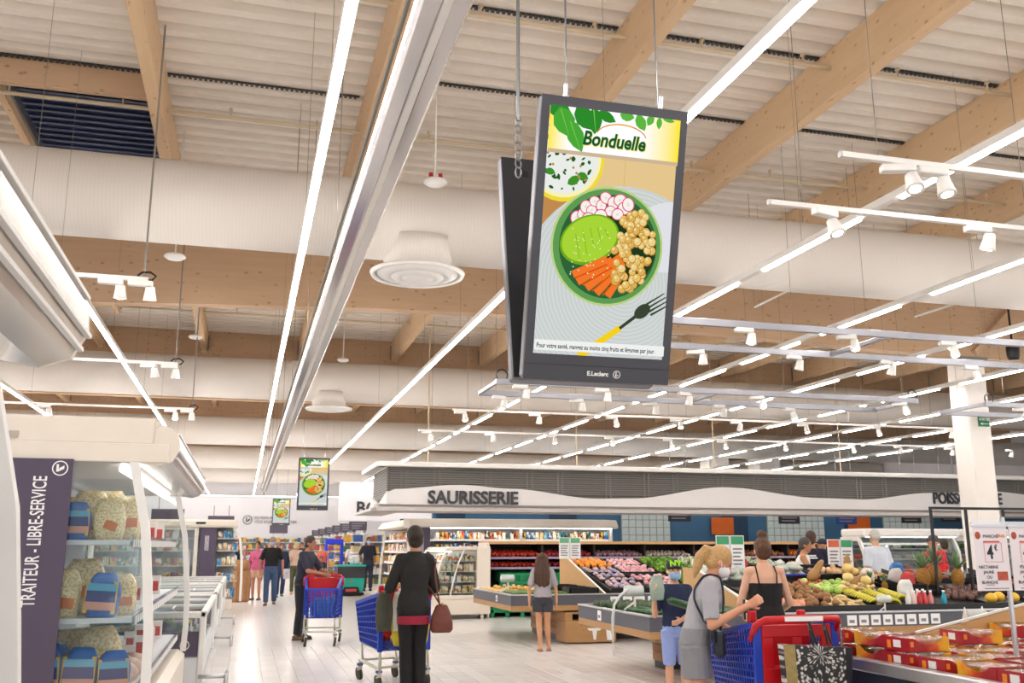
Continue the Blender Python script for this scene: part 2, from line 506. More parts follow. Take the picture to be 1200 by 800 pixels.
# sprinkler pipes and cable trays
for (py, z, x0, x1, lb) in [(8.65, 6.85, -6, 12, 'cream sprinkler pipe through the beams beneath the ribbed deck'), (11.52, 6.72, -9, 14, 'cream sprinkler pipe crossing the roof vent'), (17.4, 6.9, -9, 16, 'cream sprinkler pipe behind the cambered girder'), (22.6, 6.84, -9, 18, 'cream sprinkler pipe near the second girder')]:
    t = empty('sprinkler_pipe', (0, py, z), 0, lb, 'pipe', 'sprinkler pipes')
    MB().cyl((x0, 0, 0), (x1, 0, 0), .024, n=10).build('pipe', PIPE, t, True)
    k = -.45 + 1.25 * math.ceil((x0 + .9) / 1.25)
    while k < x1 - .2:
        h = MB().cyl((k, 0, .0), (k, 0, .1), .012, n=6).cyl((k, 0, .1), (k, 0, .13), .03, .02, n=8)
        h.build('sprinkler_head', PIPE, t); k += 1.25
for (ty, x0, x1, lb) in [(8.84, -4, 12, 'dark perforated cable tray above the sprinkler pipe'), (10.6, 1.4, 14, 'dark perforated cable tray between the two sprinkler pipes'), (11.24, -9, 1.1, 'dark perforated cable tray along the roof vent header'), (18.9, -9, 16, 'dark perforated cable tray in the second bay')]:
    t = empty('cable_tray', (0, ty, 7.03), 0, lb, 'cable tray', 'cable trays')
    r = MB()
    for g in range(-4, 7):
        a, b = max(x0, -1.19 + 2.5 * g), min(x1, 1.14 + 2.5 * g)
        if b - a < .2: continue
        MB().box(a, b, -.02, .02, .036, .045).build('tray_back', BLACK, t)
        k = a
        while k < b - .04: r.box(k, k + .035, -.025, .025, .012, .036); k += .06
    tag(r.build('tray_rungs', mat('tray_grey', '#55534f', .5, .5), t), kind='stuff')
# columns
COLM = mat('white_column', '#eae3dc', .5, var=.02, scale=1)
def column(x, y, s, top, lb):
    t = empty('column', (x, y, 0), 0, lb, 'column', 'white columns'); t['kind'] = 'structure'
    MB().bbox(0, s, 0, s, 0, top, .03).build('shaft', COLM, t)
    MB().bbox(-.06, s + .06, -.03, s + .06, top - .05, top, .01).build('head_plate', STEEL, t)
    return t
c1 = column(13.45, 15.38, .5, 5.17, 'tall white column with a green exit sign on it')
GREEN = mat('exit_green', '#1f7a4d', .5, var=0)
s = empty('exit_sign', (13.76, 15.365, 3.9), 0, 'small green SORTIE exit sign on the white column', 'sign')
MB().box(-.12, .12, -.012, .012, -.1, .1).build('plate', GREEN, s)
text('lettering', 'SORTIE', .07, PRINT_WHITE, s, (0, -.0135, .015), ext=.001, align='CENTER', bold=.001)
MB().add([(.09, -.0135, -.055), (-.04, -.0135, -.055), (-.04, -.0135, -.045), (.09, -.0135, -.045), (-.09, -.0135, -.05), (-.04, -.0135, -.075), (-.04, -.0135, -.025)], [(0, 1, 2, 3), (4, 5, 6)]).build('arrow', PRINT_WHITE, s)
br = MB().bar((13.7, 15.345, 5.25), (15.0, 15.345, 6.5), .12).build('timber_brace', GLULAM_X); tag(br, 'diagonal timber brace above the column with exit sign', 'brace')
column(18.4, 36.0, .9, 5.2, 'white column under the third timber girder')
column(20.7, 36.0, 1.0, 5.2, 'broad boxed column beside the white one under the third girder')
# ================================================================ linear lamps along the hall
def led_row(x, y0, y1, lit, gap, lb, grp, cable_every=3.0, z=4.52, cables=True, tw=.019):
    t = empty('linear_lamp', (x, 0, z), 0, lb, 'lamp', grp)
    MB().bbox(-.04, .04, y0, y1, .006, .075, .008).build('trunking', WHITE, t)
    me = MB().box(-tw, tw, 0, lit, -.018, .012).mesh('lamp_tube', TUBE)
    y = y0 + .02
    while y + lit < y1 + .01:
        inst('lamp_tube', me, t, (0, y, 0)); y += lit + gap
    if cables:
        wm = MB().cyl((0, 0, .06), (0, 0, 7.075 - z), .0022, n=5).mesh('suspension_wire', CABLE); y = y0 + 1.0
        while y < min(y1, 40):
            inst('suspension_wire', wm, t, (0, clear_y(x, y), 0)); y += cable_every
led_row(-2.1, 2.4, 59.5, 1.47, .02, 'continuous white lamp line over the refrigerated cabinets', 'linear lamps along the hall')
led_row(.42, 2.4, 59.5, 1.47, .02, 'continuous white lamp line over the main aisle', 'linear lamps along the hall')
led_row(2.9, 3.4, 59.5, 1.47, .02, 'continuous white lamp line passing the hanging screen', 'linear lamps along the hall')
led_row(-4.6, 6.4, 59.5, 1.47, .02, 'continuous white lamp line behind the refrigerated cabinets', 'linear lamps along the hall')
for k, x in enumerate((-7.1, -9.6, -12.1)):  # extra rows added only to brighten the far end of the hall
    led_row(x, 20, 59.5, 1.47, .02, 'extra white lamp line added to brighten the far hall behind the cabinets', 'added lamps beyond the cabinets')
t = empty('wall_lamp_line', (0, 60.4, 4.5), 0, 'level white lamp line washing the top of the end wall', 'lamp')
MB().bbox(-14, 18, -.04, .04, .01, .08, .01).build('trunking', WHITE, t); MB().box(-14, 18, -.03, .03, -.02, .01).build('lamp_tube', emission('wall_line_light', '#fffcf8', 5.0), t)
names = ['first dashed white lamp line over the fruit tables', 'second dashed white lamp line over the fruit tables', 'third dashed white lamp line over the fruit tables', 'fourth dashed white lamp line over the fruit tables', 'fifth dashed white lamp line over the fruit tables', 'sixth dashed white lamp line over the fruit tables', 'seventh dashed white lamp line over the fruit tables']
for k in range(7):
    led_row(5.4 + 2.5 * k, 2.6 + .37 * k, 58, 1.75, .6, names[k], 'dashed linear lamps', 2.35 * 2, tw=.017)

# ================================================================ spotlights on tracks
def make_spot_proto():
    d = {}
    d['box'] = MB().bbox(-.17, .07, -.04, .04, -.075, -.02, .008).mesh('adapter_box', WHITE)
    m = MB()
    m.lathe([(.036, .07), (.046, .06), (.052, .01), (.064, -.06), (.066, -.075), (.058, -.075)], n=14)
    d['head'] = m.mesh('lamp_head', WHITE, True)
    d['lens'] = MB().lathe([(.054, -.068), (.05, -.074), (.02, -.078)], n=14).mesh('lens', SPOTL)
    d['neck'] = MB().cyl((0, 0, -.02), (0, 0, -.10), .014, n=8).mesh('neck', WHITE)
    return d
SP = make_spot_proto()
def spot(x, y, z, tilt, rz, lb, grp):
    t = empty('spotlight', (x, y, z), rz, lb, 'spotlight', grp)
    inst('adapter_box', SP['box'], t); inst('neck', SP['neck'], t, (.05, 0, 0))
    h = inst('lamp_head', SP['head'], t, (.05, 0, -.145), (tilt, 0, 0)); inst('lens', SP['lens'], h)
def track(name, y, x0, x1, z, m, lb, grp, wires=(), wr=.0035):
    t = empty(name, (x0, y, z), 0, lb, 'track', grp)
    MB().box(0, x1 - x0, -.02, .02, -.02, .02).build('rail', m, t)
    MB().box(-.012, 0, -.022, .022, -.022, .022).box(x1 - x0, x1 - x0 + .012, -.022, .022, -.022, .022).build('end_cap', ALU, t)
    wm = MB().cyl((0, 0, .02), (0, 0, 7.075 - z), wr, n=6).mesh('suspension_wire', CABLE)
    for wx in (wires or [x0 + .3 + 2.2 * i for i in range(int((x1 - x0) / 2.2) + 1)]): inst('suspension_wire', wm, t, (clear_x(wx) - x0, 0, 0))
    return t
def spots_at(px, y, z, what, grp):
    for u, v in px:
        p = onY(u, v, y)
        spot(p.x - .05, y, z, R(random.choice((-22, -14, 14, 20))), random.choice((0, .25, -.3)), what, grp)
# left of the aisle
for (y, x0, px, lb) in [(10.1, -5.5, [(142, 330)], 'white spot track crossing in front of the first girder'), (14.9, -6.0, [(182, 428)], 'white spot track under the second duct view'), (19.9, -8.0, [(206, 480), (58, 475)], 'white spot track farthest over the cabinets')]:
    track('spot_track', y, x0, -1.1, 4.2, WHITE, lb, 'spot tracks over the cabinets', (x0 + 1, -1.2), .010)
    spots_at(px, y, 4.2, 'white track spotlight over the refrigerated cabinets', 'spotlights over the cabinets')
    p = onY(px[0][0] + 3, px[0][1], y); spot(p.x + .21, y, 4.2, R(20), 0, 'white track spotlight over the refrigerated cabinets', 'spotlights over the cabinets')
    cb = MB().tube([(-1.2, y, 4.23), (-1.16, y, 4.27), (-1.08, y, 4.28), (-1.02, y, 4.24), (-1.06, y, 4.19), (-1.1, y, 4.2)], .012, 6).build('power_cable', BLACK); tag(cb, 'short black power lead looped at the end of a white spot track', 'cable', 'cable loops on the spot tracks')
# over the fruit tables
trk = [(5.41, 3.88, 9.4, 4.2, [(1067, 195), (1105, 198)], 'short white spot track beside the hanging screen'),
       (6.39, 3.89, 10.5, 4.2, [(978, 250), (1157, 268)], 'white spot track behind the short one by the screen'),
       (18.6, 3.9, 16.5, 4.2, [(545, 482), (632, 485), (722, 488), (797, 491), (867, 492), (945, 495), (1030, 498), (1115, 500)], 'long white spot track in front of the second girder'),
       (22.2, 3.85, 20.0, 4.2, [(505, 505), (578, 508), (650, 510), (718, 511), (787, 513), (850, 514), (920, 516), (1000, 518), (1055, 520), (1115, 522), (1185, 524)], 'long white spot track in front of the second duct')]
for (y, x0, x1, z, px, lb) in trk:
    track('spot_track', y, x0, x1, z, WHITE, lb, 'spot tracks over the fruit tables')
    spots_at(px, y, z, 'white track spotlight over the fruit tables', 'spotlights over the fruit tables')
FRAMEA = mat('matt_aluminium', '#a09fa6', .4, .35, var=.06)
# ladder-shaped aluminium frames with spots
def ladder(y0, y1, x0, x1, z, pxa, pxb, lb):
    t = empty('lighting_frame', (x0, y0, z), 0, lb, 'lighting frame', 'aluminium lighting frames')
    L = x1 - x0; W = y1 - y0
    for yy in (0, W): MB().bbox(0, L, yy - .03, yy + .03, -.045, .045, .006).build('rail', FRAMEA, t)
    for xx in (0.03, L * .5, L - .03): MB().bbox(xx - .025, xx + .025, .03, W - .03, -.03, .03, .006).build('cross_bar', FRAMEA, t)
    wm = MB().cyl((0, 0, .03), (0, 0, 7.075 - z), .003, n=5).mesh('suspension_wire', CABLE)
    for xx in (.3, L * .33, L * .66, L - .3):
        for yy in (0, W):
            q = clear_x(x0 + xx) - x0
            if abs((x0 + q - .4 + 1.25) % 2.5 - 1.25) < .07: q += .13      # beside the lamp line, not through it
            if abs(y0 + yy - 11.5) < .55: q, yy = clear_x(x0 + (.03 if xx < L * .25 else L * .5 if xx < L * .8 else L - .03)) - x0, .5      # taken up from a cross bar, clear of the duct
            inst('suspension_wire', wm, t, (q, yy, 0))
    for xx in (.1, L - .1):
        MB().tube([(xx + .09 * math.cos(a), 0, .1 + .09 * math.sin(a)) for a in [PI * 2 * i / 12 for i in range(12)]], .012, 6, True).build('cable_coil', BLACK, t, True)
    spots_at(pxa, y0, z - .02, 'white spotlight under an aluminium lighting frame', 'spotlights under the lighting frames')
    spots_at(pxb, y1, z - .02, 'white spotlight under an aluminium lighting frame', 'spotlights under the lighting frames')
ladder(10.32, 11.7, 3.7, 12.2, 4.2, [(880, 382), (1000, 390), (1117, 398)], [(823, 406), (937, 413), (1045, 420), (1143, 427)], 'long aluminium lighting frame carrying spots behind the hanging screen')
ladder(14.0, 15.15, 3.6, 11.2, 4.0, [(617, 449), (712, 452), (808, 455), (893, 459), (1060, 466)], [(591, 461), (682, 465), (768, 469), (848, 473), (930, 477)], 'aluminium lighting frame with spots below the screen')
ladder(14.0, 15.15, 12.6, 20, 4.0, [(1200, 470)], [], 'aluminium lighting frame past the white column')

# long aluminium rail above the aisle
t = empty('aisle_rail', (.73, 0, 3.9), 0, 'long shiny aluminium rail hanging above the main aisle', 'rail')
MB().prism([(-.12, .03), (-.12, -.02), (-.10, -.045), (-.03, -.05), (.03, -.05), (.10, -.045), (.12, -.02), (.12, .03)], 'y', 2.0, 43).build('channel', mat('polished_aluminium', '#c6c3c3', .16, .95, var=.03), t)
MB().box(-.02, .02, 2.0, 43, -.064, -.05).build('bottom_lip', WHITE, t)
MB().cyl((-.15, 2.0, .02), (-.15, 43, .02), .012, n=6).build('power_cable', CABLE, t)
wm = MB().cyl((-.1, 0, .03), (-.1, 0, 3.17), .004, n=5).mesh('suspension_wire', CABLE)
for y in range(4, 43, 4): inst('suspension_wire', wm, t, (0, clear_y(.63, y), 0))
MB().cyl((0, 43, -.02), (0, 43, -.3), .02, n=6).build('end_post', CABLE, t)
# round detectors and other small ceiling fittings
def fitting(u, v, y, lb):
    p = onY(u, v, y)
    t = empty('ceiling_fitting', p, 0, lb, 'detector', 'round ceiling fittings')
    MB().lathe([(.05, .05), (.12, .03), (.14, .0), (.10, -.03), (.03, -.045)], n=18).build('dome', WHITE, t, True)
    MB().cyl((0, 0, .05), (0, 0, max(.2, 7.05 - p.z)), .01, n=6).build('stem', WHITE, t)
fitting(205, 301, 12.8, 'round white detector hanging in front of the cambered girder')
fitting(229, 395, 20.0, 'round white detector hanging in front of the second duct')
fitting(402, 422, 22.5, 'round white detector with red lights by the second duct')
fitting(846, 333, 13.5, 'round white detector beside the dashed lamp line')
fitting(510, 214, 10.2, 'round white detector with two red lamps under the ribbed deck')
redl = mat('red_lamp', '#b31c22', .4, var=0)
p = onY(510, 209, 10.18); rr = MB().cyl((-.05, 0, 0), (-.05, 0, .06), .025, n=8).cyl((.06, 0, 0), (.06, 0, .06), .025, n=8).build('alarm_light', redl, None, False, (p.x, p.y, p.z)); tag(rr, 'pair of small red alarm lights on a white detector', 'light')
# hanging loudspeaker
p = onY(1187, 412, 15.0)
t = empty('pendant_speaker', p, 0, 'black pendant loudspeaker hanging on a rod beside the white column', 'speaker')
MB().lathe([(.05, .22), (.11, .17), (.125, .05), (.115, -.1), (.09, -.16)], n=16).build('body', BLACK, t, True)
MB().cyl((0, 0, .2), (0, 0, 7.078 - p.z), .02, n=8).build('rod', BLACK, t)
# small slanted white rods hanging in front of the girder
for (a, b, y) in [((884, 360), (945, 330), 13.0), ((1072, 371), (1152, 345), 13.0)]:
    A = onY(a[0], a[1], y); B = onY(b[0], b[1], y - .6)
    t = empty('hanging_rod', A, 0, 'thin white rod hanging level on two wires before the cambered girder', 'rod', 'white hanging rods')
    MB().cyl((0, 0, 0), B - A, .018, n=8).build('rod', WHITE, t)
    for q in (Vector((0, 0, 0)), B - A): MB().cyl(q, Vector((clear_x(A.x + q.x) - A.x, q.y, 7.078 - A.z)), .004, n=5).build('suspension_wire', CABLE, t)
# ================================================================ hanging advertising screens
SW, SH = .775, 1.365      # lit area
def E_(key, c, k=1.0): return emission('screen_' + key, c, SCREEN * k)
def clip(poly, x0=0, x1=SW, y0=0, y1=SH):
    def cut(P, ins, inter):
        o = []
        for i in range(len(P)):
            a, b = P[i - 1], P[i]
            if ins(b):
                if not ins(a): o.append(inter(a, b))
                o.append(b)
            elif ins(a): o.append(inter(a, b))
        return o
    def ix(k): return lambda a, b: (k, a[1] + (b[1] - a[1]) * (k - a[0]) / (b[0] - a[0]))
    def iy(k): return lambda a, b: (a[0] + (b[0] - a[0]) * (k - a[1]) / (b[1] - a[1]), k)
    for ins, it in ((lambda p: p[0] >= x0, ix(x0)), (lambda p: p[0] <= x1, ix(x1)), (lambda p: p[1] >= y0, iy(y0)), (lambda p: p[1] <= y1, iy(y1))):
        if not poly: break
        poly = cut(poly, ins, it)
    return poly
def disc(cx, cy, rx, ry=None, rot=0, n=28):
    ry = ry or rx
    return [(cx + rx * math.cos(t) * math.cos(rot) - ry * math.sin(t) * math.sin(rot), cy + rx * math.cos(t) * math.sin(rot) + ry * math.sin(t) * math.cos(rot)) for t in [2 * PI * i / n for i in range(n)]]
def leaf(cx, cy, L, W, rot):
    p = [(-L / 2, 0), (-L * .3, W * .38), (0, W / 2), (L * .25, W * .36), (L / 2, 0), (L * .25, -W * .36), (0, -W / 2), (-L * .3, -W * .38)]
    return [(cx + x * math.cos(rot) - y * math.sin(rot), cy + x * math.sin(rot) + y * math.cos(rot)) for x, y in p]
def stick(x0, y0, x1, y1, w0, w1):
    d = Vector((x1 - x0, y1 - y0)).normalized(); nx, ny = -d.y, d.x
    return [(x0 + nx * w0, y0 + ny * w0), (x1 + nx * w1, y1 + ny * w1), (x1 - nx * w1, y1 - ny * w1), (x0 - nx * w0, y0 - ny * w0)]
def header_mat():
    m = bpy.data.materials.new('screen_header'); m.use_nodes = True; nt = m.node_tree; nt.nodes.clear()
    tc = nt.nodes.new('ShaderNodeTexCoord'); sx = nt.nodes.new('ShaderNodeSeparateXYZ'); cr = nt.nodes.new('ShaderNodeValToRGB')
    dv = nt.nodes.new('ShaderNodeMath'); dv.operation = 'DIVIDE'; dv.inputs[1].default_value = SW
    e = nt.nodes.new('ShaderNodeEmission'); o = nt.nodes.new('ShaderNodeOutputMaterial'); e.inputs[1].default_value = SCREEN
    el = cr.color_ramp.elements; el[0].position = 0; el[0].color = C('#ffe83a'); el[1].position = 1; el[1].color = C('#ffe61f')
    a = el.new(.16); a.color = C('#ffffff'); b = el.new(.70); b.color = C('#ffffff')
    L = nt.links.new
    L(tc.outputs['Object'], sx.inputs[0]); L(sx.outputs[0], dv.inputs[0]); L(dv.outputs[0], cr.inputs[0]); L(cr.outputs[0], e.inputs[0]); L(e.outputs[0], o.inputs[0])
    return m
def ring_mat():
    m = bpy.data.materials.new('screen_placemat'); m.use_nodes = True; nt = m.node_tree; nt.nodes.clear()
    tc = nt.nodes.new('ShaderNodeTexCoord'); mp = nt.nodes.new('ShaderNodeMapping'); mp.inputs['Location'].default_value = (-.52, 0, .95)
    wv = nt.nodes.new('ShaderNodeTexWave'); wv.wave_type = 'RINGS'; wv.rings_direction = 'Y'; wv.inputs['Scale'].default_value = 14; wv.inputs['Distortion'].default_value = 1.2
    mx = nt.nodes.new('ShaderNodeMix'); mx.data_type = 'RGBA'; mx.inputs[6].default_value = C('#c6ccca'); mx.inputs[7].default_value = C('#d3d8d6')
    e = nt.nodes.new('ShaderNodeEmission'); o = nt.nodes.new('ShaderNodeOutputMaterial'); e.inputs[1].default_value = SCREEN
    L = nt.links.new
    L(tc.outputs['Object'], mp.inputs[0]); L(mp.outputs[0], wv.inputs['Vector']); L(wv.outputs['Fac'], mx.inputs[0]); L(mx.outputs[2], e.inputs[0]); L(e.outputs[0], o.inputs[0])
    return m
HEADER, RINGS = header_mat(), ring_mat()
FRAME_M = mat('screen_bezel', '#45454c', .45, var=.03)
FRAME_S = mat('screen_edge', '#77767e', .35, .4, var=.03)
def make_screen():
    random.seed(21)
    t = empty('advertising_screen')
    FW, FH, LM, TM = .87, 1.565, .0475, .056
    MB().bbox(-FW / 2, FW / 2, .004, .09, 0, FH, .012).build('housing', FRAME_S, t)
    # bezel: four bars with the display set in, bottom bar carries the brand
    f = MB()
    f.box(-FW / 2, -SW / 2, -.006, .0, 0, FH); f.box(SW / 2, FW / 2, -.006, .0, 0, FH)
    f.box(-SW / 2, SW / 2, -.006, 0, FH - TM, FH); f.box(-SW / 2, SW / 2, -.006, 0, 0, FH - TM - SH)
    f.build('bezel', FRAME_M, t)
    MB().box(-FW / 2, FW / 2, -.0075, -.006, .085, .088).build('bezel_joint', BLACK, t)
    lg = text('brand_lettering', 'E.Leclerc', .035, PRINT_WHITE, t, (.0, -.0075, .034), ext=.0008, align='CENTER', bold=.0012)
    em = MB(); em.ring([(.022, 0), (.022, .001), (.018, .001), (.018, 0)], 24); em.add([(-.01, -.001, -.012), (-.004, -.001, -.012), (-.001, -.001, .013), (-.007, -.001, .013)], [(0, 1, 2, 3)]).add([(-.005, -.001, -.012), (.008, -.001, -.006), (.008, -.001, .001), (-.004, -.001, -.006)], [(0, 1, 2, 3)])
    em.build('brand_emblem', PRINT_WHITE, t, False, (.115, -.0075, .046))
    d = MB().box(0, SW, 0, .004, -SH, 0).build('display', E_('base', '#d8b98a'), t, False, (-SW / 2, .0005, FH - TM))
    lay = [0]
    def flat(name, polys, m):
        lay[0] += 1
        b = MB(); yy = -.00005 * lay[0]
        for P in polys:
            P = clip(P)
            if len(P) > 2: b.add([(x, yy, -y) for x, y in P], [tuple(range(len(P)))])
        if b.v: b.build(name, m, d)
    rect = lambda x0, y0, x1, y1: [(x0, y0), (x1, y0), (x1, y1), (x0, y1)]
    flat('table_top', [rect(0, .24, SW, .75)], E_('wood_pale', '#e3c58d'))
    flat('orange_table_top', [[(0, .24), (.30, .24), (.22, .56), (.12, .62), (0, .75)]], E_('wood_orange', '#c08a4f'))  # left part of the pictured table, orange-brown wood
    flat('table_joint', [rect(.465, .24, .468, .5)], E_('wood_line', '#d0ab6c'))
    flat('placemat', [disc(.50, .98, .60, .58, n=48)], RINGS)
    flat('placemat', [disc(.78, .66, .30, .20, -.2)], E_('mat_light', '#dfe0e6'))
    flat('placemat', [rect(0, 1.0, SW, SH)], RINGS)
    flat('dip_bowl', [disc(.10, .28, .24)], E_('rim_yellow', '#efd83a'))
    flat('dip_bowl', [disc(.10, .275, .222)], E_('rim_pale', '#f6f0b8'))
    flat('dip', [disc(.10, .27, .205)], E_('dip', '#e9ece6'))
    P = []
    for i in range(60):
        a, r = random.uniform(0, 2 * PI), .19 * math.sqrt(random.random())
        P.append(leaf(.10 + r * math.cos(a), .27 + r * math.sin(a), random.uniform(.012, .04), random.uniform(.01, .028), random.uniform(0, PI)))
    flat('herb', P, E_('herb', '#1f5b1c'))
    flat('herb', [leaf(.17, .395, .09, .05, -.6), leaf(.22, .37, .07, .05, .3), leaf(.03, .36, .06, .04, .2)], E_('herb_light', '#3f8f2a'))
    flat('nut', [disc(.10 + random.uniform(-.15, .16), .27 + random.uniform(-.12, .15), .008, n=6) for i in range(22)], E_('nut', '#b98a4a'))
    # bowl of vegetables
    flat('bowl', [disc(.394, .745, .335, n=44)], E_('bowl_rim', '#b9cf84'))
    flat('bowl', [disc(.394, .745, .322, n=44)], E_('bowl', '#5d9a52'))
    flat('bowl', [disc(.40, .745, .292, n=44)], E_('bowl_in', '#2e6237'))
    flat('bowl_bottom', [disc(.46, .75, .225, n=30)], E_('bowl_deep', '#1e3a1d'))
    Pk, Pw, Pc = [], [], []
    for (x, y) in [(.20, .60), (.235, .575), (.25, .535), (.285, .55), (.30, .50), (.34, .52), (.365, .475), (.41, .50), (.395, .545), (.45, .48), (.475, .525), (.34, .575), (.44, .56), (.50, .50), (.27, .60)]:
        rx = random.uniform(.032, .042); ro = random.uniform(0, PI)
        Pk.append(disc(x, y, rx, rx * .9, ro, 18)); Pw.append(disc(x, y, rx * .86, rx * .76, ro, 18)); Pc.append(disc(x, y, rx * .3, rx * .2, ro, 8))
        flat('radish_slice', [Pk[-1]], E_('radish_pink', '#e0457f')); flat('radish_slice', [Pw[-1]], E_('radish_white', '#f7f0ea')); flat('radish_slice', [Pc[-1]], E_('radish_core', '#e6e2c8'))
    flat('avocado', [disc(.285, .715, .182, .135, -.45, 32)], E_('avocado_edge', '#6fa81c'))
    flat('avocado', [disc(.285, .711, .170, .122, -.45, 32)], E_('avocado', '#a6d336'))
    flat('avocado_cut', [stick(.20 + .042 * k, .66 + abs(2.4 - k) * .012 - k * .008, .235 + .040 * k, .83 - k * .035, .0022, .0022) for k in range(5)], E_('avocado_cut', '#7db524'))
    flat('carrot', [stick(.40, .82, .20, .915, .026, .02), stick(.43, .82, .23, .955, .024, .022), stick(.45, .84, .285, .985, .024, .024), stick(.475, .86, .345, 1.01, .022, .024), stick(.50, .875, .415, 1.025, .022, .02), stick(.44, .80, .49, .86, .03, .028)], E_('carrot', '#f2762a'))
    flat('carrot_edge', [stick(.40, .845, .215, .935, .004, .004), stick(.43, .86, .26, .97, .004, .004), stick(.46, .87, .32, 1.0, .004, .004), stick(.49, .885, .385, 1.02, .004, .004)], E_('carrot_shade', '#cf5410'))
    k = 0
    while k < 100:
        a, r = random.uniform(-1.45, 1.5), .275 * math.sqrt(random.random())
        x, y = .40 + r * math.cos(a), .745 + r * math.sin(a)
        if x < .43 + max(0, (.70 - y)) * .36 + max(0, y - .88) * .2 or y < .48: continue
        q = random.uniform(.020, .027)
        flat('chickpea', [disc(x, y, q, n=12)], E_('pea_edge', '#b98432'))
        flat('chickpea', [disc(x - q * .06, y - q * .08, q * .86, n=12)], E_('pea' + str(k % 3), ['#e6c06a', '#dcb058', '#ecd08a'][k % 3]))
        flat('chickpea', [disc(x - q * .3, y - q * .32, q * .3, n=8)], E_('pea_hi', '#f6e3ac'))
        k += 1
    flat('sesame', [disc(.285 + random.uniform(-.12, .12), .73 + random.uniform(-.09, .2), .0045, n=5) for i in range(46)], E_('sesame', '#f3e6b0'))
    # fork
    flat('fork_handle', [stick(.262, 1.37, .50, 1.195, .021, .017)], E_('fork_yellow', '#f2d01d'))
    flat('fork_neck', [stick(.495, 1.20, .60, 1.115, .009, .010), disc(.625, 1.095, .055, .036, -.68, 20)], E_('fork_dark', '#3a4534'))
    flat('fork_tine', [stick(.635 + .014 * k, 1.062 + .017 * k, .752 + .013 * k, .985 + .020 * k, .0065, .003) for k in range(4)], E_('fork_dark', '#3a4534'))
    # header with leaves and the brand name
    flat('tan_strip', [rect(0, .235, SW, .258)], E_('strip', '#cdb495'))
    flat('header', [rect(0, 0, SW, .237)], HEADER)
    flat('green_leaf', [leaf(.05, .02, .16, .10, .3), leaf(.20, .05, .16, .11, .9), leaf(.26, .06, .15, .09, 1.5), leaf(.33, .03, .12, .06, .4)], E_('leaf_dark', '#2c8a2a'))
    flat('green_leaf', [leaf(.085, .085, .17, .13, 1.2), leaf(.155, .155, .19, .10, 1.1)], E_('leaf', '#49a836'))
    flat('leaf_vein', [stick(.06, .02, .115, .155, .003, .001), stick(.12, .08, .19, .235, .003, .001), stick(.25, .0, .27, .12, .003, .001)], E_('leaf_vein', '#7cc957'))
    flat('green_leaf', [leaf(.45, .012, .09, .06, .1), leaf(.535, .04, .10, .065, 1.0), leaf(.59, .02, .07, .045, 2.0), leaf(.645, .03, .07, .035, 1.6), leaf(.70, .005, .08, .03, .2)], E_('leaf_mid', '#5db53f'))
    arc = [(.425 + .150 * math.cos(t), .135 - .075 * math.sin(t)) for t in [PI * (.06 + .88 * i / 20) for i in range(21)]]
    arc2 = [(.425 + .147 * math.cos(t), .138 - .070 * math.sin(t)) for t in [PI * (.06 + .88 * i / 20) for i in range(21)]]
    for i in range(20): flat('rainbow_arc', [[arc[i], arc[i + 1], arc2[i + 1], arc2[i]]], E_('arc%d' % (abs(i - 10) // 4), ['#f0a52c', '#e58a2c', '#d5593a'][abs(i - 10) // 4]))
    y0 = -.00005 * (lay[0] + 1)
    text('brand_outline', 'Bonduelle', .108, E_('name_edge', '#f4e46a'), d, (.197, y0, -.197), ext=.0, bold=.006, shear=.18, sx=.86)
    text('brand_name', 'Bonduelle', .108, E_('name', '#0f5a38'), d, (.195, y0 - .00005, -.195), ext=.0, bold=.0032, shear=.18, sx=.86)
    lay[0] += 3
    flat('caption_band', [rect(0, SH - .078, SW, SH - .020)], E_('caption', '#eef0ee'))
    text('caption', 'Pour votre santé, mangez au moins cinq fruits et légumes par jour.', .0365, E_('caption_ink', '#26262a'), d, (.012, -.00005 * (lay[0] + 1), -SH + .034), ext=0, bold=.0007, sx=.72)
    # hooks and cables
    MB().cyl((-FW * .33, .05, FH), (-FW * .33, .05, FH + .08), .012, n=8).cyl((FW * .33, .05, FH), (FW * .33, .05, FH + .08), .012, n=8).build('eye_bolt', ALU, t)
    return t
scr = make_screen()
scr.location = (1.875, 5.0, 2.43); scr.rotation_euler = (R(14.8), 0, 0)
tag(scr, 'big advertising screen with dark bezel hanging above the aisle, brightest and closest to its wires', 'screen', 'advertising screens over the aisle')
scr['label'] = 'large hanging advertising screen tilted down, back to back with a black-backed one'
s2 = copy_tree(scr); s2.location = (1.70, 26.0, 2.45); s2.rotation_euler = (R(3), 0, 0); s2.scale = (.93, .93, .88)
s2['label'] = 'hanging advertising screen with dark bezel halfway down the aisle'
s3 = copy_tree(scr); s3.location = (1.66, 47.5, 2.50); s3.rotation_euler = (R(2), 0, 0); s3.scale = (.95, .95, .80)
s3['label'] = 'small hanging advertising screen by the white end wall'
# its companion, back to back in a V
b = empty('advertising_screen', (1.855, 5.14, 2.45), 0, 'advertising screen seen from its plain black rear, back to back with the large one', 'screen', 'advertising screens over the aisle')
b.rotation_euler = (R(-11.5), 0, 0)
MB().bbox(-.435, .435, 0, .08, 0, 1.5, .012).build('housing', FRAME_S, b)
MB().box(-.43, .43, -.012, 0, .01, 1.49).build('rear_panel', mat('screen_back', '#26262b', .5, var=.08), b)
MB().box(-.30, -.26, -.014, -.011, 1.36, 1.40).build('socket', BLACK, b)
MB().box(-.39, .39, .08, .083, .13, 1.45).build('display', E_('base', '#d8b98a'), b)
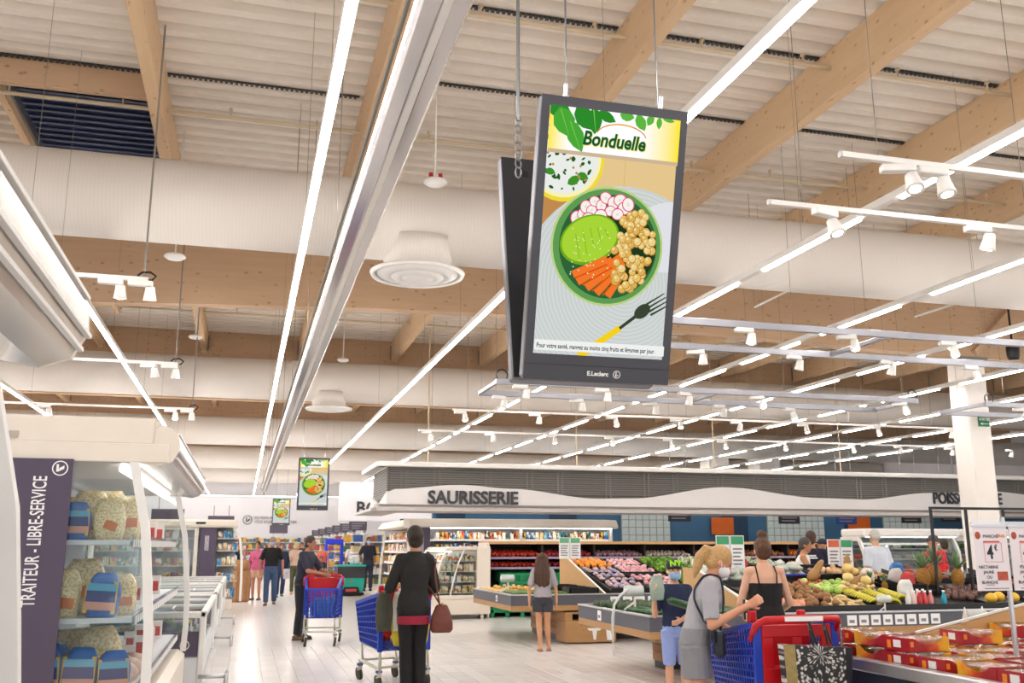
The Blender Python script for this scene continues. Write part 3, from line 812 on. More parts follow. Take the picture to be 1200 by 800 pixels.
# suspension
t = empty('screen_hanger', (1.45, 5.12, 3.72), 0, 'thin steel rod and chain holding the large advertising screen', 'hanger')
MB().cyl((0, 0, .3), (0.0, 0, 3.355), .011, n=8).build('rod', STEEL, t)
c = MB()
for i in range(7): c.tube([(.018 * math.cos(a), .012 * math.sin(a) * (i % 2), .3 - .055 * i + .035 * math.sin(a)) for a in [2 * PI * k / 8 for k in range(8)]], .005, 5, True)
c.build('chain', STEEL, t)
for (x, y, z, lb) in [(1.6, 4.66, 3.98, 'large'), (2.15, 4.66, 3.98, 'large')]:
    o = MB().cyl((x, y, z), (x, y, 7.075), .005, n=5).build('suspension_wire', STEEL); tag(o, 'thin steel wire from the deck to the top edge of the large screen', 'wire', 'wires of the large screen')
for (x, y) in [(1.4, 26.05), (2.0, 26.05), (1.4, 47.55), (1.9, 47.55)]:
    o = MB().cyl((x, y, 3.78), (x, y, 7.075), .006, n=5).build('suspension_wire', STEEL); tag(o, 'thin steel wire holding a smaller advertising screen', 'wire', 'wires of the smaller screens')
# ================================================================ canopy over the fish counter
t = empty('counter_canopy', (3.4, 24.0, 2.35), 0, 'long grey and white canopy with dark lettering above the fish counter', 'canopy')
CL = 26.0
SLAT = mat('grey_louvre', '#94908c', .5, .2, var=.06)
MESHB = mat('louvre_back', '#77726d', .7, var=.1)
# local x along the front, y into depth, z up from the soffit
MB().bbox(-.25, CL, -.15, .25, 1.13, 1.25, .02).build('top_rail', WHITE, t)
MB().bbox(-.30, -.02, -.1, 3.2, 1.13, 1.25, .02).build('top_rail', WHITE, t)
MB().box(0, CL, .18, .22, .3, 1.14).build('backing', MESHB, t)
sl = MB().bbox(.02, CL, .10, .16, -.012, .012, .004).mesh('slat', SLAT)
for i in range(11): inst('slat', sl, t, (0, 0, .52 + .058 * i))
up = MB().box(-.012, .012, .085, .11, .42, 1.14).mesh('upright', mat('louvre_upright', '#918b85', .5, .2))
k = 0
x = .35
while x < CL:
    inst('upright', up, t, (x, 0, 0)); inst('upright', up, t, (x + .13, 0, 0)); x += [.85, 1.35, 1.1][k % 3]; k += 1
# wave panel
def wave(x):
    pts = [(0, .50), (.12, .57), (1.86, .70), (3.2, .62), (5.5, .40), (6.5, .42), (9.3, .76), (12.2, .50), (13.6, .48), (15.9, .70), (18, .78), (20, .66), (22.5, .45), (26.5, .6)]
    for (a, za), (b, zb) in zip(pts, pts[1:]):
        if a <= x <= b:
            u = (x - a) / (b - a); u = u * u * (3 - 2 * u)
            return za + (zb - za) * u
    return .5
xs = [CL * i / 150 for i in range(151)]
prof = [(x, wave(x)) for x in xs] + [(CL, .17), (0, .17)]
MB().prism(prof, 'y', -.06, .06).build('wave_panel', mat('canopy_white', '#e3dfde', .4, var=.02), t)
# soffit and lower lips
MB().prism([(-.55, .02), (-.5, .10), (-.1, .20), (.25, .20), (.4, .0)], 'x', -.3, CL).build('soffit', mat('canopy_grey', '#b3aca8', .4, var=.04), t)
MB().box(-.25, CL, -.36, -.30, .155, .185).build('lip', mat('canopy_lip', '#8d8682', .4, var=.05), t)
MB().prism([(-.45, .02), (-.4, .10), (.05, .20), (.3, .20), (.3, .0)], 'y', -.2, 3.3).build('soffit', MATS['canopy_grey'], t)
# side return with hexagonal mesh shield
MB().prism([(.1, .50), (.1, 1.13), (2.9, 1.13), (2.9, .50), (1.5, .22)], 'x', .02, .06).build('side_shield', MESHB, t)
rb = MB()
for i in range(12): rb.box(.0, .02, .12, 2.88, .40 + .06 * i, .425 + .06 * i)
rb.build('side_louvre', SLAT, t)
MB().prism([(.0, .17), (.0, .52), (1.5, .25), (3.2, .5), (3.2, .17)], 'x', -.03, .015).build('side_panel', MATS['canopy_white'], t)
hr = MB().cyl((0, 0, 1.25), (0, 0, 4.728), .018, n=6).mesh('hanger_rod', PIPE)
for xx in (1, 5, 9, 13, 17.6, 21, 25): inst('hanger_rod', hr, t, (xx, 0, 0))
SIGN = mat('sign_letters', '#3c3b40', .5, var=.02)
text('sign_saurisserie', 'SAURISSERIE', .45, SIGN, t, (1.0, -.09, .23), ext=.02, bold=.012, sx=.96)
text('sign_poissonnerie', 'POISSONNERIE', .45, SIGN, t, (15.95, -.09, .40), ext=.02, bold=.012, sx=.80)

# blue tiled preparation wall behind the counter
BLUE = mat('blue_wall', '#3a668a', .5, var=.12, scale=.6)
wb = MB().box(5.5, 33, 29.0, 29.2, 0, 3.45).build('wall_fish_counter', BLUE); tag(wb, kind='structure')
DBL = mat('navy_panel', '#1d3a55', .5, var=.1)
for x in (5.6, 9.2, 15.2, 19.8):
    p = MB().box(x, x + .9, 28.95, 29.0, .8, 2.9).build('wall_panel', DBL, wb)
GB = mat('glass_block', '#bcc5c3', .25, var=.25, scale=3, emit=.10)  # slight glow put into the blocks for light coming from behind
GBJ = mat('glass_block_joint', '#8d9593', .6)
gbl = MB().bbox(.01, .23, -.03, .0, .01, .23, .02).mesh('glass_block', GB)
for (x0, n, m) in [(11.6, 7, 7), (16.8, 9, 7), (21.3, 8, 7)]:
    pn = MB().box(x0, x0 + .24 * n, 28.93, 29.0, 1.15, 1.15 + .24 * m).build('glass_block_panel', GBJ, wb)
    for i in range(n):
        for j in range(m):
            if j == m - 1 and i in (0, n - 1): continue
            inst('glass_block', gbl, pn, (x0 + .24 * i, 28.93, 1.15 + .24 * j))
ORANGE = mat('orange_board', '#d8661e', .5, var=.1)
for (x, z, w_, h_, m, lb) in [(14.75, 1.9, .8, .55, ORANGE, 'orange board on the blue wall beside the glass blocks'), (19.9, 1.5, .85, 1.0, ORANGE, 'tall orange poster on the blue wall'), (24.6, 1.5, .8, 1.0, ORANGE, 'orange poster above the fish counter by the bald shopper')]:
    o = MB().box(x, x + w_, 28.9, 28.94, z, z + h_).build('orange_poster', m); tag(o, lb, 'poster', 'orange posters on the fish counter wall')
SGN = mat('dark_sign', '#2b2930', .5, var=.05); SGB = mat('blue_sign', '#2a3f86', .5, var=.05)
sign_rows = [(13.2, 2.55, SGN), (17.2, 2.5, SGN), (19.4, 2.5, SGB), (22.0, 2.55, SGN), (23.6, 2.6, SGN)]
for (x, z, m) in sign_rows:
    o = empty('hanging_board', (x * .95, 27.4, z), 0, 'small dark notice board hanging over the fish counter' if m is SGN else 'small blue notice board hanging over the fish counter', 'sign', 'notice boards over the fish counter')
    MB().box(0, .75, 0, .03, -.28, .28).build('board', m, o)
    l = MB()
    for i in range(5): l.box(.1, .65 - .07 * (i % 3), -.004, 0, .16 - .09 * i, .19 - .09 * i)
    l.build('print_lines', mat('faded_print', '#8f8c96', .6), o)
    MB().cyl((.1, .015, .28), (.1, .015, 7.075 - z), .008, n=5).cyl((.65, .015, .28), (.65, .015, 7.075 - z), .008, n=5).build('hook_wire', STEEL, o)
# scales and hoods on the counter
for (x, lb) in [(12.2, 'grey weighing scale with lit display on the fish counter'), (15.2, 'grey weighing scale beside the orange board'), (25.6, 'dark counter appliance near the glass block wall')]:
    o = empty('weighing_scale', (x, 26.9, 1.32), 0, lb, 'scale', 'scales on the fish counter')
    MB().bbox(0, .6, 0, .4, -.3, .35, .05).build('body', mat('scale_grey', '#5b5a5e', .4), o)
    MB().box(.15, .45, -.006, 0, .02, .12).build('lit_display', emission('scale_display', '#3f63ff', .8), o)
# counter body
o = empty('fish_counter', (11.2, 26.5, 0), 0, 'long grey fish counter in front of the blue wall', 'counter')
MB().bbox(0, 18, 0, 1.1, 0, .95, .03).build('body', mat('counter_grey', '#8f9094', .4, .3), o)
MB().bbox(-.05, 18.05, -.08, 1.1, .95, 1.02, .02).build('worktop', ALU, o)
# glazed white display cabinets on the right of the counter
def display_case(x0, x1, y, lb):
    o = empty('display_case', (x0, y, 0), 0, lb, 'display case', 'white glazed display cases')
    L = x1 - x0
    MB().bbox(0, L, 0, 1.0, 0, .7, .02).build('base', WHITE, o)
    MB().bbox(0, L, .0, 1.0, 1.75, 1.95, .05).build('canopy', WHITE, o)
    for xx in (0, L - .06): MB().prism([(.0, .7), (.06, 1.4), (.25, 1.75), (1.0, 1.75), (1.0, .7), (.9, .7), (.9, 1.65), (.3, 1.65), (.14, 1.35), (.1, .7)], 'x', xx, xx + .06).build('end_frame', WHITE, o)
    for z in (.95, 1.2, 1.45): MB().box(.06, L - .06, .25, .95, z, z + .02).build('shelf', ALU, o)
    MB().box(.1, L - .1, .05, .1, 1.735, 1.75).build('lamp_strip', emission('case_lamp', '#fff9ef', 4.0), o)
    MB().box(.02, L - .02, .93, .97, .7, 1.75).build('back_panel', mat('case_back', '#c9cfcd', .4), o)
    MB().sheet([(.02, .7), (.08, 1.4), (.27, 1.74)], 'x', .06, L - .06, .006).build('glass', GLASS, o)
    for z in (.97, 1.22, 1.47):
        for i in range(int(L / .32)):
            c_ = random.choice(('#4a5568', '#7d6a53', '#b8a890', '#a4433a', '#d7d2c4', '#5e7a52'))
            q = MB().bbox(-.12, .12, -.15, .15, 0, random.uniform(.06, .14), .02).build('food_tray', mat('tray_' + c_[1:], c_, .5), None, False, (x0 + .25 + .32 * i, y + .55, z))
            tag(q, 'small packed food tray inside a white glazed display case', 'food tray', 'food trays in the display cases')
display_case(14.6, 17.4, 20.6, 'white glazed display case with rounded end behind the bald shopper')
display_case(17.6, 22.0, 20.4, 'long white glazed display case behind the shopper in red')
# ================================================================ goods
PCOL = ['#d8322c', '#2b56a8', '#e8b72b', '#f0eee8', '#3d8f4f', '#d9792b', '#7a3d7d', '#4fa3c7', '#b8483f', '#e3d2a4', '#26335f', '#c9a26b']
def packmat(c, k):
    m = bpy.data.materials.new('packet_' + c[1:]); m.use_nodes = True; nt = m.node_tree; b = nt.nodes['Principled BSDF']; L = nt.links.new
    b.inputs['Roughness'].default_value = .35
    tc = nt.nodes.new('ShaderNodeTexCoord'); oi = nt.nodes.new('ShaderNodeObjectInfo'); ad = nt.nodes.new('ShaderNodeVectorMath'); ad.operation = 'ADD'
    v = nt.nodes.new('ShaderNodeTexVoronoi'); v.inputs['Scale'].default_value = 2.6; sx = nt.nodes.new('ShaderNodeSeparateColor')
    cr = nt.nodes.new('ShaderNodeValToRGB'); cr.color_ramp.interpolation = 'CONSTANT'; el = cr.color_ramp.elements
    el[0].position = 0; el[0].color = C(c); el[1].position = .78; el[1].color = C(PCOL[(k * 5 + 2) % len(PCOL)]); e = el.new(.5); e.color = C(['#f2efe8', '#e9dcc0', '#2a2a34'][k % 3])
    L(tc.outputs['Object'], ad.inputs[0]); L(oi.outputs['Random'], ad.inputs[1]); L(ad.outputs[0], v.inputs['Vector']); L(v.outputs['Color'], sx.inputs[0]); L(sx.outputs[0], cr.inputs[0]); L(cr.outputs[0], b.inputs['Base Color'])
    return m
PACK = [MB().bbox(-.5, .5, -.5, .5, 0, 1, .05).mesh('food_packet', packmat(c, k)) for k, c in enumerate(PCOL)]
def packets(x0, x1, y, z, n, cols, sz, lb, grp, along='x', name='food_packet'):
    """a row of packets standing on a shelf"""
    for i in range(n):
        t = x0 + (x1 - x0) * (i + .5) / n
        w_ = (x1 - x0) / n * random.uniform(.78, .90); h_ = sz[1] * random.uniform(.75, 1.1)
        loc = (t, y, z) if along == 'x' else (y, t, z)
        o = inst(name, PACK[random.choice(cols)], None, loc, (0, 0, random.uniform(-.08, .08)), (w_, sz[0], h_) if along == 'x' else (sz[0], w_, h_))
        tag(o, lb, 'packet', grp)
CLEARBAG = bpy.data.materials.new('clear_bag_of_puffs'); CLEARBAG.use_nodes = True
def _bag_nodes(m, c1, c2, c3, sc_, rough):
    nt = m.node_tree; b = nt.nodes['Principled BSDF']; L = nt.links.new
    b.inputs['Roughness'].default_value = rough; b.inputs['Coat Weight'].default_value = .6
    tc = nt.nodes.new('ShaderNodeTexCoord'); v = nt.nodes.new('ShaderNodeTexVoronoi'); v.inputs['Scale'].default_value = sc_
    cr = nt.nodes.new('ShaderNodeValToRGB'); el = cr.color_ramp.elements
    el[0].position = .1; el[0].color = C(c1); el[1].position = .75; el[1].color = C(c3); e = el.new(.45); e.color = C(c2)
    bp = nt.nodes.new('ShaderNodeBump'); bp.inputs['Strength'].default_value = .5; bp.inputs['Distance'].default_value = .01; bp.invert = True
    L(tc.outputs['Object'], v.inputs['Vector']); L(v.outputs['Distance'], cr.inputs[0]); L(cr.outputs[0], b.inputs['Base Color']); L(v.outputs['Distance'], bp.inputs['Height']); L(bp.outputs['Normal'], b.inputs['Normal'])
_bag_nodes(CLEARBAG, '#fbf0d4', '#f3deac', '#d6b87e', 62, .3)
BLUEBAG = mat('blue_bag_print', '#3f74c4', .3, var=.35, scale=14)
YELLOWP = mat('yellow_bag_print', '#e8b92f', .35, var=.1); NAVYP = mat('navy_bag_print', '#2c3f86', .35, var=.2); PEACHP = mat('peach_bag_print', '#e0a08c', .35, var=.1); SKYP = mat('sky_bag_print', '#62b4d8', .35, var=.1)
def bag_mesh(m, w_, d_, h_, seed):
    rnd = random.Random(seed); rings = []
    for k in range(9):
        u = k / 8
        s_ = (.86 + .2 * math.sin(u * PI)) * (1 if u < .8 else 1 - (u - .8) * 1.5)
        dd = d_ * (math.sin(min(1, u * 1.25 + .18) * PI * .86) ** .6 if u < .9 else .16)
        rings.append((w_ / 2 * s_, max(.006, dd / 2), h_ * u))
    b = MB(); vs = []; n = 18
    for rx, ry, z in rings:
        for i in range(n):
            t = 2 * PI * i / n; c_, s_ = math.cos(t), math.sin(t)
            k = 1 + rnd.uniform(-.045, .045)
            vs.append((math.copysign(abs(c_) ** .7, c_) * rx * k, math.copysign(abs(s_) ** .8, s_) * ry * k, z + rnd.uniform(-.004, .004)))
    fs = [tuple(reversed(range(n))), tuple(range(8 * n, 9 * n))]
    for k in range(8):
        for i in range(n):
            j = (i + 1) % n; fs.append((k * n + i, k * n + j, k * n + n + j, k * n + n + i))
    return b.add(vs, fs).mesh('snack_bag', m, True)
BAGC = [bag_mesh(CLEARBAG, .24, .15, .33, s) for s in (1, 2)]
BAGB = [bag_mesh(BLUEBAG, .20, .12, .28, s) for s in (3, 4)]
lblm = MB().bbox(-.05, .05, -.004, .0, 0, .07, .002).mesh('bag_label', mat('orange_label', '#e77a33', .4, var=.3, scale=20))
bandm = [MB().prism([(-.092, z0), (.092, z0), (.088, z1), (-.088, z1)], 'y', -.066, -.055).mesh('print_band', m) for z0, z1, m in ((.05, .10, PEACHP), (.10, .17, NAVYP), (.17, .215, SKYP))]
sidem = MB().box(-.098, -.075, -.064, -.05, .03, .23).mesh('print_stripe', YELLOWP)
def bag(kind, x, y, z, rz, ry, lb, s_=1.0):
    if kind == 'clear':
        o = inst('snack_bag', random.choice(BAGC), None, (x, y, z), (random.uniform(-.04, .04), ry, rz), s_)
        inst('bag_label', lblm, o, (random.uniform(.0, .05), -.078, random.uniform(.06, .13)), (0, random.uniform(-.7, .7), 0))
    else:
        o = inst('snack_bag', random.choice(BAGB), None, (x, y, z), (random.uniform(-.04, .04), ry, rz), s_)
        for b_ in bandm: inst('print_band', b_, o)
        inst('print_stripe', sidem, o); inst('print_stripe', sidem, o, (.17, 0, 0))
    return tag(o, lb, 'snack bag', 'snack bags in the glazed cabinet')

# ================================================================ tall refrigerated cabinets beside the aisle, facing it
CHROME = mat('mirror_trim', '#e4ddd6', .14, .6, var=.02)
SHELFM = mat('shelf_white', '#e4e6ea', .4, var=.03)
def multideck(y0, y1, end, lb):
    t = empty('refrigerated_cabinet', (-1.1 if y0 > 2 else -1.14, y0, 0), 0, lb, 'fridge', 'tall refrigerated cabinets beside the aisle')
    L = y1 - y0
    MB().prism([(-.55, 0), (.50, 0), (.57, .12), (.57, .42), (.50, .47), (-.55, .47)], 'y', 0, L).build('base', CREAM, t)
    MB().box(-.57, -.50, .02, L - .02, .47, 2.1).build('back_panel', mat('cabinet_back', '#cfcfd3', .4), t)
    # canopy: cream box with a bulging mirror-bright front
    MB().prism([(-.57, 2.17), (.36, 2.17), (.54, 2.30), (.50, 2.335), (-.57, 2.335)], 'y', .0, L).build('canopy_top', CREAM, t)
    fr = [(.36, 2.17), (.54, 2.30), (.60, 2.28), (.655, 2.22), (.66, 2.14), (.62, 2.06), (.54, 2.03), (.40, 2.05)]
    MB().prism(fr, 'y', .03, L - .03).build('canopy_front', CHROME, t, False)
    for dz, xx in ((2.235, .648), (2.12, .661), (2.08, .642)): MB().box(xx - .004, xx + .012, .03, L - .03, dz, dz + .012).build('trim_line', WHITE, t)
    MB().prism([(x + .004 if x > .5 else x, z) for x, z in fr] , 'y', 0, .03).build('end_cap', CREAM, t)
    MB().prism(fr, 'y', L - .03, L).build('end_cap', CREAM, t)
    MB().box(-.5, .5, .03, L - .03, 2.05, 2.07).build('canopy_underside', mat('canopy_inner', '#bdb8b4', .4), t)
    MB().cyl((.30, .2, 2.02), (.30, L - .2, 2.02), .022, n=8).build('lamp_tube', emission('cabinet_tube_light', '#fff8ef', 5.0), t)
    MB().bbox(-.57, .60, -.02, .0, 2.05, 2.17, .005).build('end_fascia', CREAM, t)
    MB().bbox(-.57, .50, -.015, .0, 2.17, 2.335, .005).build('end_fascia', CREAM, t)
    # shelves with ticket rails
    for z, xf in ((1.56, .40), (1.08, .45), (.62, .48)):
        MB().box(-.5, xf, .05, L - .05, z - .03, z).build('shelf', SHELFM, t)
        MB().box(xf, xf + .012, .05, L - .05, z - .05, z + .03).build('ticket_rail', thin_glass('ticket_rail_clear', '#f4f4fa', .6), t)
        tk = MB(); y = .12
        while y < L - .2: tk.box(xf + .012, xf + .016, y, y + .07, z - .045, z + .005); y += .14
        tag(tk.build('price_tickets', PRINT_WHITE, t), kind='stuff')
    # end glass with curved white front trims
    curve = [(.40, 2.05), (.45, 1.84), (.50, 1.63), (.535, 1.31), (.565, 1.0), (.57, .69), (.56, .45)]
    for yy in end:
        MB().prism([(-.5, .47)] + curve[::-1] + [(-.5, 2.05)], 'y', yy, yy + .008).build('end_glass', GLASS, t)
        MB().prism([(x - .035, z) for x, z in curve] + [(x + .02, z) for x, z in curve[::-1]], 'y', yy - .02, yy + .03).build('end_trim', WHITE, t)
    return t
A = multideck(6.6, 11.0, (0, 4.36), 'tall refrigerated cabinet of snack bags with aubergine LIBRE-SERVICE panel')
B0 = multideck(-.6, 3.02, (3.6,), 'tall refrigerated cabinet with mirror-bright canopy front next to the snack cabinet')
MB().box(-.36, -.30, -.03, -.025, 2.19, 2.23).build('vent_slot', mat('slot_grey', '#b5aaa0', .6), A)
# aubergine panel on the end
p = empty('category_panel', (-.15, -.045, 0)); p.parent = A; p['label'] = 'tall aubergine panel lettered TRAITEUR - LIBRE-SERVICE'
MB().bbox(-.20, .19, 0, .02, .05, 2.06, .004).build('board', PURPLE, p)
text('lettering', 'TRAITEUR - LIBRE-SERVICE', .112, PRINT_WHITE, p, (.045, -.001, 1.95), rot=(PI / 2, -PI / 2, 0), ext=.001, bold=.0012, sx=.60, align='RIGHT')
MB().ring([(.047, -.0015), (.047, 0), (.04, 0), (.04, -.0015)], 28).build('emblem_ring', PRINT_WHITE, p, False, (.115, 0, 2.0))
MB().box(-.022, -.008, -.0015, 0, -.022, .024).add([(-.01, -.0016, -.022), (.024, -.0016, -.004), (.024, -.0016, .018), (-.004, -.0016, .002)], [(0, 1, 2, 3)]).build('emblem', PRINT_WHITE, p, False, (.115, 0, 2.0))
# bags on the shelves
kc, kb = 'clear snack bag with cream puffs on the %s shelf of the glazed cabinet', 'blue and yellow printed snack bag on the %s shelf of the glazed cabinet'
for (k, x, y, z, rz, ry, s_) in [('blue', -1.04, 6.73, 1.56, .05, 0, .85), ('clear', -.84, 6.75, 1.56, -.05, -.05, .80), ('clear', -1.00, 6.93, 1.56, .05, .03, .98), ('clear', -.765, 6.93, 1.56, 0, -.04, .86), ('clear', -1.16, 7.13, 1.56, 0, 0, .88), ('clear', -.90, 7.13, 1.56, .05, 0, 1.0)]:
    bag(k, x, y, z, rz, ry, (kc if k == 'clear' else kb) % 'top', s_)
for (k, x, y, z, rz, ry, s_) in [('clear', -1.09, 6.76, 1.08, .05, 0, .92), ('blue', -.85, 6.74, 1.08, -.1, .06, .98), ('clear', -1.00, 6.96, 1.08, .05, .02, 1.08), ('clear', -.755, 6.94, 1.08, .1, -.04, .80), ('clear', -1.02, 7.17, 1.08, .05, 0, 1.08)]:
    bag(k, x, y, z, rz, ry, (kc if k == 'clear' else kb) % 'middle', s_)
for (k, x, y, z, rz, ry, s_) in [('blue', -1.15, 6.73, .62, .05, 0, 1.0), ('blue', -.94, 6.73, .62, -.05, .03, 1.0), ('blue', -.735, 6.73, .62, .06, -.03, .92), ('clear', -.86, 6.94, .62, .04, -.04, 1.18), ('clear', -1.06, 7.15, .62, 0, -.03, 1.1), ('blue', -1.14, 6.93, .62, .05, .03, 1.05)]:
    bag(k, x, y, z, rz, ry, (kc if k == 'clear' else kb) % 'low', s_)
cart = MB().bbox(-.05, .05, -.04, .04, 0, .17, .004).mesh('carton', mat('pale_carton', '#eae3dd', .5, var=.05))
cartp = MB().box(-.03, .03, -.043, -.04, .03, .12).mesh('carton_print', mat('carton_print_red', '#c9544f', .5, var=.3, scale=30))
for z, nm in ((1.08, 'middle'), (.62, 'low'), (1.56, 'top')):
    for i in range(7):
        o = inst('carton', cart, None, (-.79 - .12 * (i % 2), (8.02 if nm == 'low' else 7.40) + .42 * i, z), (0, 0, .1)); inst('carton_print', cartp, o)
        tag(o, 'pale printed carton on the %s shelf behind the snack bags' % nm, 'carton', 'cartons in the glazed cabinet')
PLASTICBAG = mat('red_white_wrap', '#d7b5a8', .3, var=.4, scale=16)
for i in range(5):
    o = MB().ball((0, 0, .07), (.09, .08, .075)).build('wrapped_pack', PLASTICBAG, None, True, (-.72 - .06 * (i % 2), 7.15 + .15 * i, .62)); tag(o, 'red and white wrapped pack low in the glazed cabinet', 'packet', 'wrapped packs in the glazed cabinet')

# ================================================================ low freezer islands in a row
FRGREY = mat('freezer_grey', '#8d8b92', .4, var=.04)
def freezer(y0, y1, lb):
    t = empty('freezer_island', (-1.05, y0, 0), 0, lb, 'freezer', 'low glass-topped freezers in a row')
    L = y1 - y0
    MB().bbox(-.85, .68, .02, L - .02, .06, .36, .02).build('base', mat('freezer_white', '#dedfe2', .35), t)
    MB().box(-.80, .62, .06, L - .06, .36, .40).build('floor_pan', FRGREY, t)
    for xx in (-.85, .64): MB().bbox(xx, xx + .07, 0, .07, .05, .80, .012).build('corner_post', WHITE, t); MB().bbox(xx, xx + .07, L - .07, L, .05, .80, .012).build('corner_post', WHITE, t)
    for yy in (0, L - .07): MB().bbox(-.85, .71, yy, yy + .07, .76, .83, .015).build('top_frame', WHITE, t)
    for xx in (-.85, .64): MB().bbox(xx, xx + .07, 0, L, .76, .83, .015).build('top_frame', WHITE, t)
    for k in range(1, 3): MB().bbox(-.85, .71, L * k / 3 - .02, L * k / 3 + .02, .775, .835, .01).build('lid_bar', WHITE, t)
    MB().cyl((.35, .04, .86), (.35, .5, .86), .012, n=6).build('lid_handle', WHITE, t)
    MB().box(-.78, .64, .02, .03, .40, .76).build('end_glass', GLASS, t)
    MB().box(.65, .66, .07, L - .07, .40, .76).build('side_glass', GLASS, t)
    MB().box(-.78, .64, .07, L - .07, .80, .806).build('lid_glass', thin_glass('lid_glass', '#eaf0f2', .85), t)
    MB().box(.36, .64, .008, .018, .36, .62).build('end_panel', PURPLE, t)
    MB().ring([(.05, -.002), (.05, 0), (.042, 0), (.042, -.002)], 22).build('emblem_ring', PRINT_WHITE, t, False, (.5, .007, .48))
    # bumper rail on the aisle side
    r = MB().tube([(.95, -.1, .03), (.95, -.1, .16), (.95, .25, .16), (.95, .25, .03)], .022, 8)
    r.cyl((.66, -.05, .16), (.95, -.05, .16), .022, n=8); r.build('bumper_rail', ALU, t, True)
    # frozen packs
    for i in range(int(L / .30)):
        for j in range(4):
            o = inst('frozen_pack', PACK[random.choice((1, 3, 7, 0, 10, 8))], None, (-1.6 + .30 * j, y0 + .2 + .30 * i, .40), (0, 0, random.uniform(-.2, .2)), (.24, .24, random.uniform(.14, .28)))
            tag(o, 'printed frozen food pack inside a glass-topped freezer', 'frozen pack', 'frozen packs in the freezers')
freezer(11.25, 15.3, 'glass-topped white freezer beside the snack cabinet')
freezer(15.9, 19.6, 'glass-topped white freezer in the middle of the freezer row')
freezer(20.2, 24.3, 'glass-topped white freezer at the end of the row by the glazed doors')

# ================================================================ glazed door cabinets closing the row
t = empty('door_cabinet', (-6.0, 25.2, 0), 0, 'cream refrigerated cabinet with glass doors and aubergine sign strip', 'fridge')
L = 5.8
MB().bbox(0, L, 0, 1.0, 0, .25, .02).build('base', CREAM, t)
MB().bbox(-.05, L + .05, -.12, 1.0, 1.98, 2.17, .05).build('canopy', CREAM, t)
MB().box(0, L, .9, 1.0, .25, 2.0).build('back_panel', mat('cabinet_back', '#cfcfd3', .4), t)
for z in (.3, .68, 1.06, 1.42, 1.72): MB().box(.05, L - .6, .15, .9, z - .02, z).build('shelf', SHELFM, t)
for k in range(4):
    x = .1 + 1.2 * k
    d = empty('door', (x, -.02, .25)); d.parent = t
    f = MB(); f.bbox(0, .05, 0, .04, 0, 1.72, .008); f.bbox(1.13, 1.18, 0, .04, 0, 1.72, .008); f.bbox(.05, 1.13, 0, .04, 0, .05, .008); f.bbox(.05, 1.13, 0, .04, 1.67, 1.72, .008)
    f.build('door_frame', WHITE, d); MB().box(.05, 1.13, .018, .024, .05, 1.67).build('pane', GLASS, d)
    MB().bbox(1.04, 1.07, -.05, -.02, .6, 1.2, .01).build('handle', ALU, d)
for k in range(5): MB().bbox(.06 + 1.2 * k, .12 + 1.2 * k, -.03, .03, .25, 1.98, .01).build('mullion', CREAM, t)
MB().box(L - .83, L - .45, -.05, -.02, .25, 1.98).build('sign_strip', PURPLE, t)
MB().box(L - .72, L - .62, -.053, -.05, 1.42, 1.78).build('sign_print', mat('pale_sign_print', '#b5acb8', .6, var=.5, scale=30), t)
MB().box(L - .95, L - .72, -.125, -.12, 2.06, 2.11).build('canopy_plate', BLACK, t)
tr = [(L - .05, 1.98), (L + .12, 1.7), (L + .18, 1.2), (L + .2, .7), (L + .2, .2)]
MB().prism([(x - .03, z) for x, z in tr] + [(x + .03, z) for x, z in tr[::-1]], 'y', -.02, .03).build('end_trim', WHITE, t)
MB().sheet([(x, z) for x, z in tr], 'y', .03, .95, .006).build('end_glass', GLASS, t)
for z in (.68, 1.06, 1.42, 1.72): MB().box(L - .42, L + .08, .05, .9, z - .02, z).build('end_shelf', ALU, t)
for z in (.3, .68, 1.06, 1.42, 1.72):
    packets(-5.9, -1.35, 25.5, z, 26, [0, 2, 3, 5, 9, 11, 8, 10], (.3, .22), 'printed food packet behind the glass doors of the cream cabinet', 'packets behind the glass doors', name='boxed_meal')
for z in (.3, .68, 1.06, 1.42, 1.72):
    packets(-.62, -.15, 25.4, z, 4, [3, 9, 3, 7], (.2, .2), 'pale packet on the curved end shelves of the cream cabinet', 'packets on the curved end shelves', name='wrapped_salad')
o = empty('brown_sack', (-.02, 28.6, 0), .3, 'brown paper sack standing on the floor beside the cream cabinet', 'sack')
MB().bbox(-.25, .25, -.2, .2, 0, .85, .08).build('sack_body', mat('kraft_paper', '#a97b52', .8, var=.2, bump=.3), o)
MB().bbox(-.2, .22, -.16, .18, .85, 1.15, .1).build('sack_top', mat('kraft_paper', '#a97b52', .8), o)
# ================================================================ refrigerated wall cabinet below the canopy
GW = mat('cabinet_inner_white', '#d5d8e2', .4, var=.03)
t = empty('wall_fridge', (4.22, 25.0, 0), 0, 'long cream refrigerated wall cabinet with lit shelves below the lettered canopy', 'fridge')
L = 5.53
MB().prism([(.9, 2.0), (-.15, 2.0), (-.2, 2.04), (-.05, 2.22), (.9, 2.26)], 'x', -.1, L + .1).build('canopy', CREAM, t)
MB().box(0, L, .8, .9, .2, 2.0).build('back_panel', GW, t)
MB().bbox(0, L, -.1, .9, 0, .3, .03).build('base', CREAM, t)
MB().box(.05, L - .05, -.08, -.04, 1.98, 2.0).build('lamp_strip', emission('fridge_lamp', '#fff6ea', 8.0), t)
for z in (.35, .75, 1.1, 1.4, 1.7):
    MB().box(.05, L - .05, .1, .85, z - .02, z).build('shelf', SHELFM, t); MB().box(.05, L - .05, .08, .1, z - .045, z + .01).build('ticket_rail', PRINT_WHITE, t)
for xx in (0, 2.9, L - .06): MB().bbox(xx, xx + .06, -.02, .85, .3, 2.0, .01).build('divider', WHITE, t)
MB().box(.0, .43, -.16, -.12, .5, 2.0).build('sign_strip', PURPLE, t)
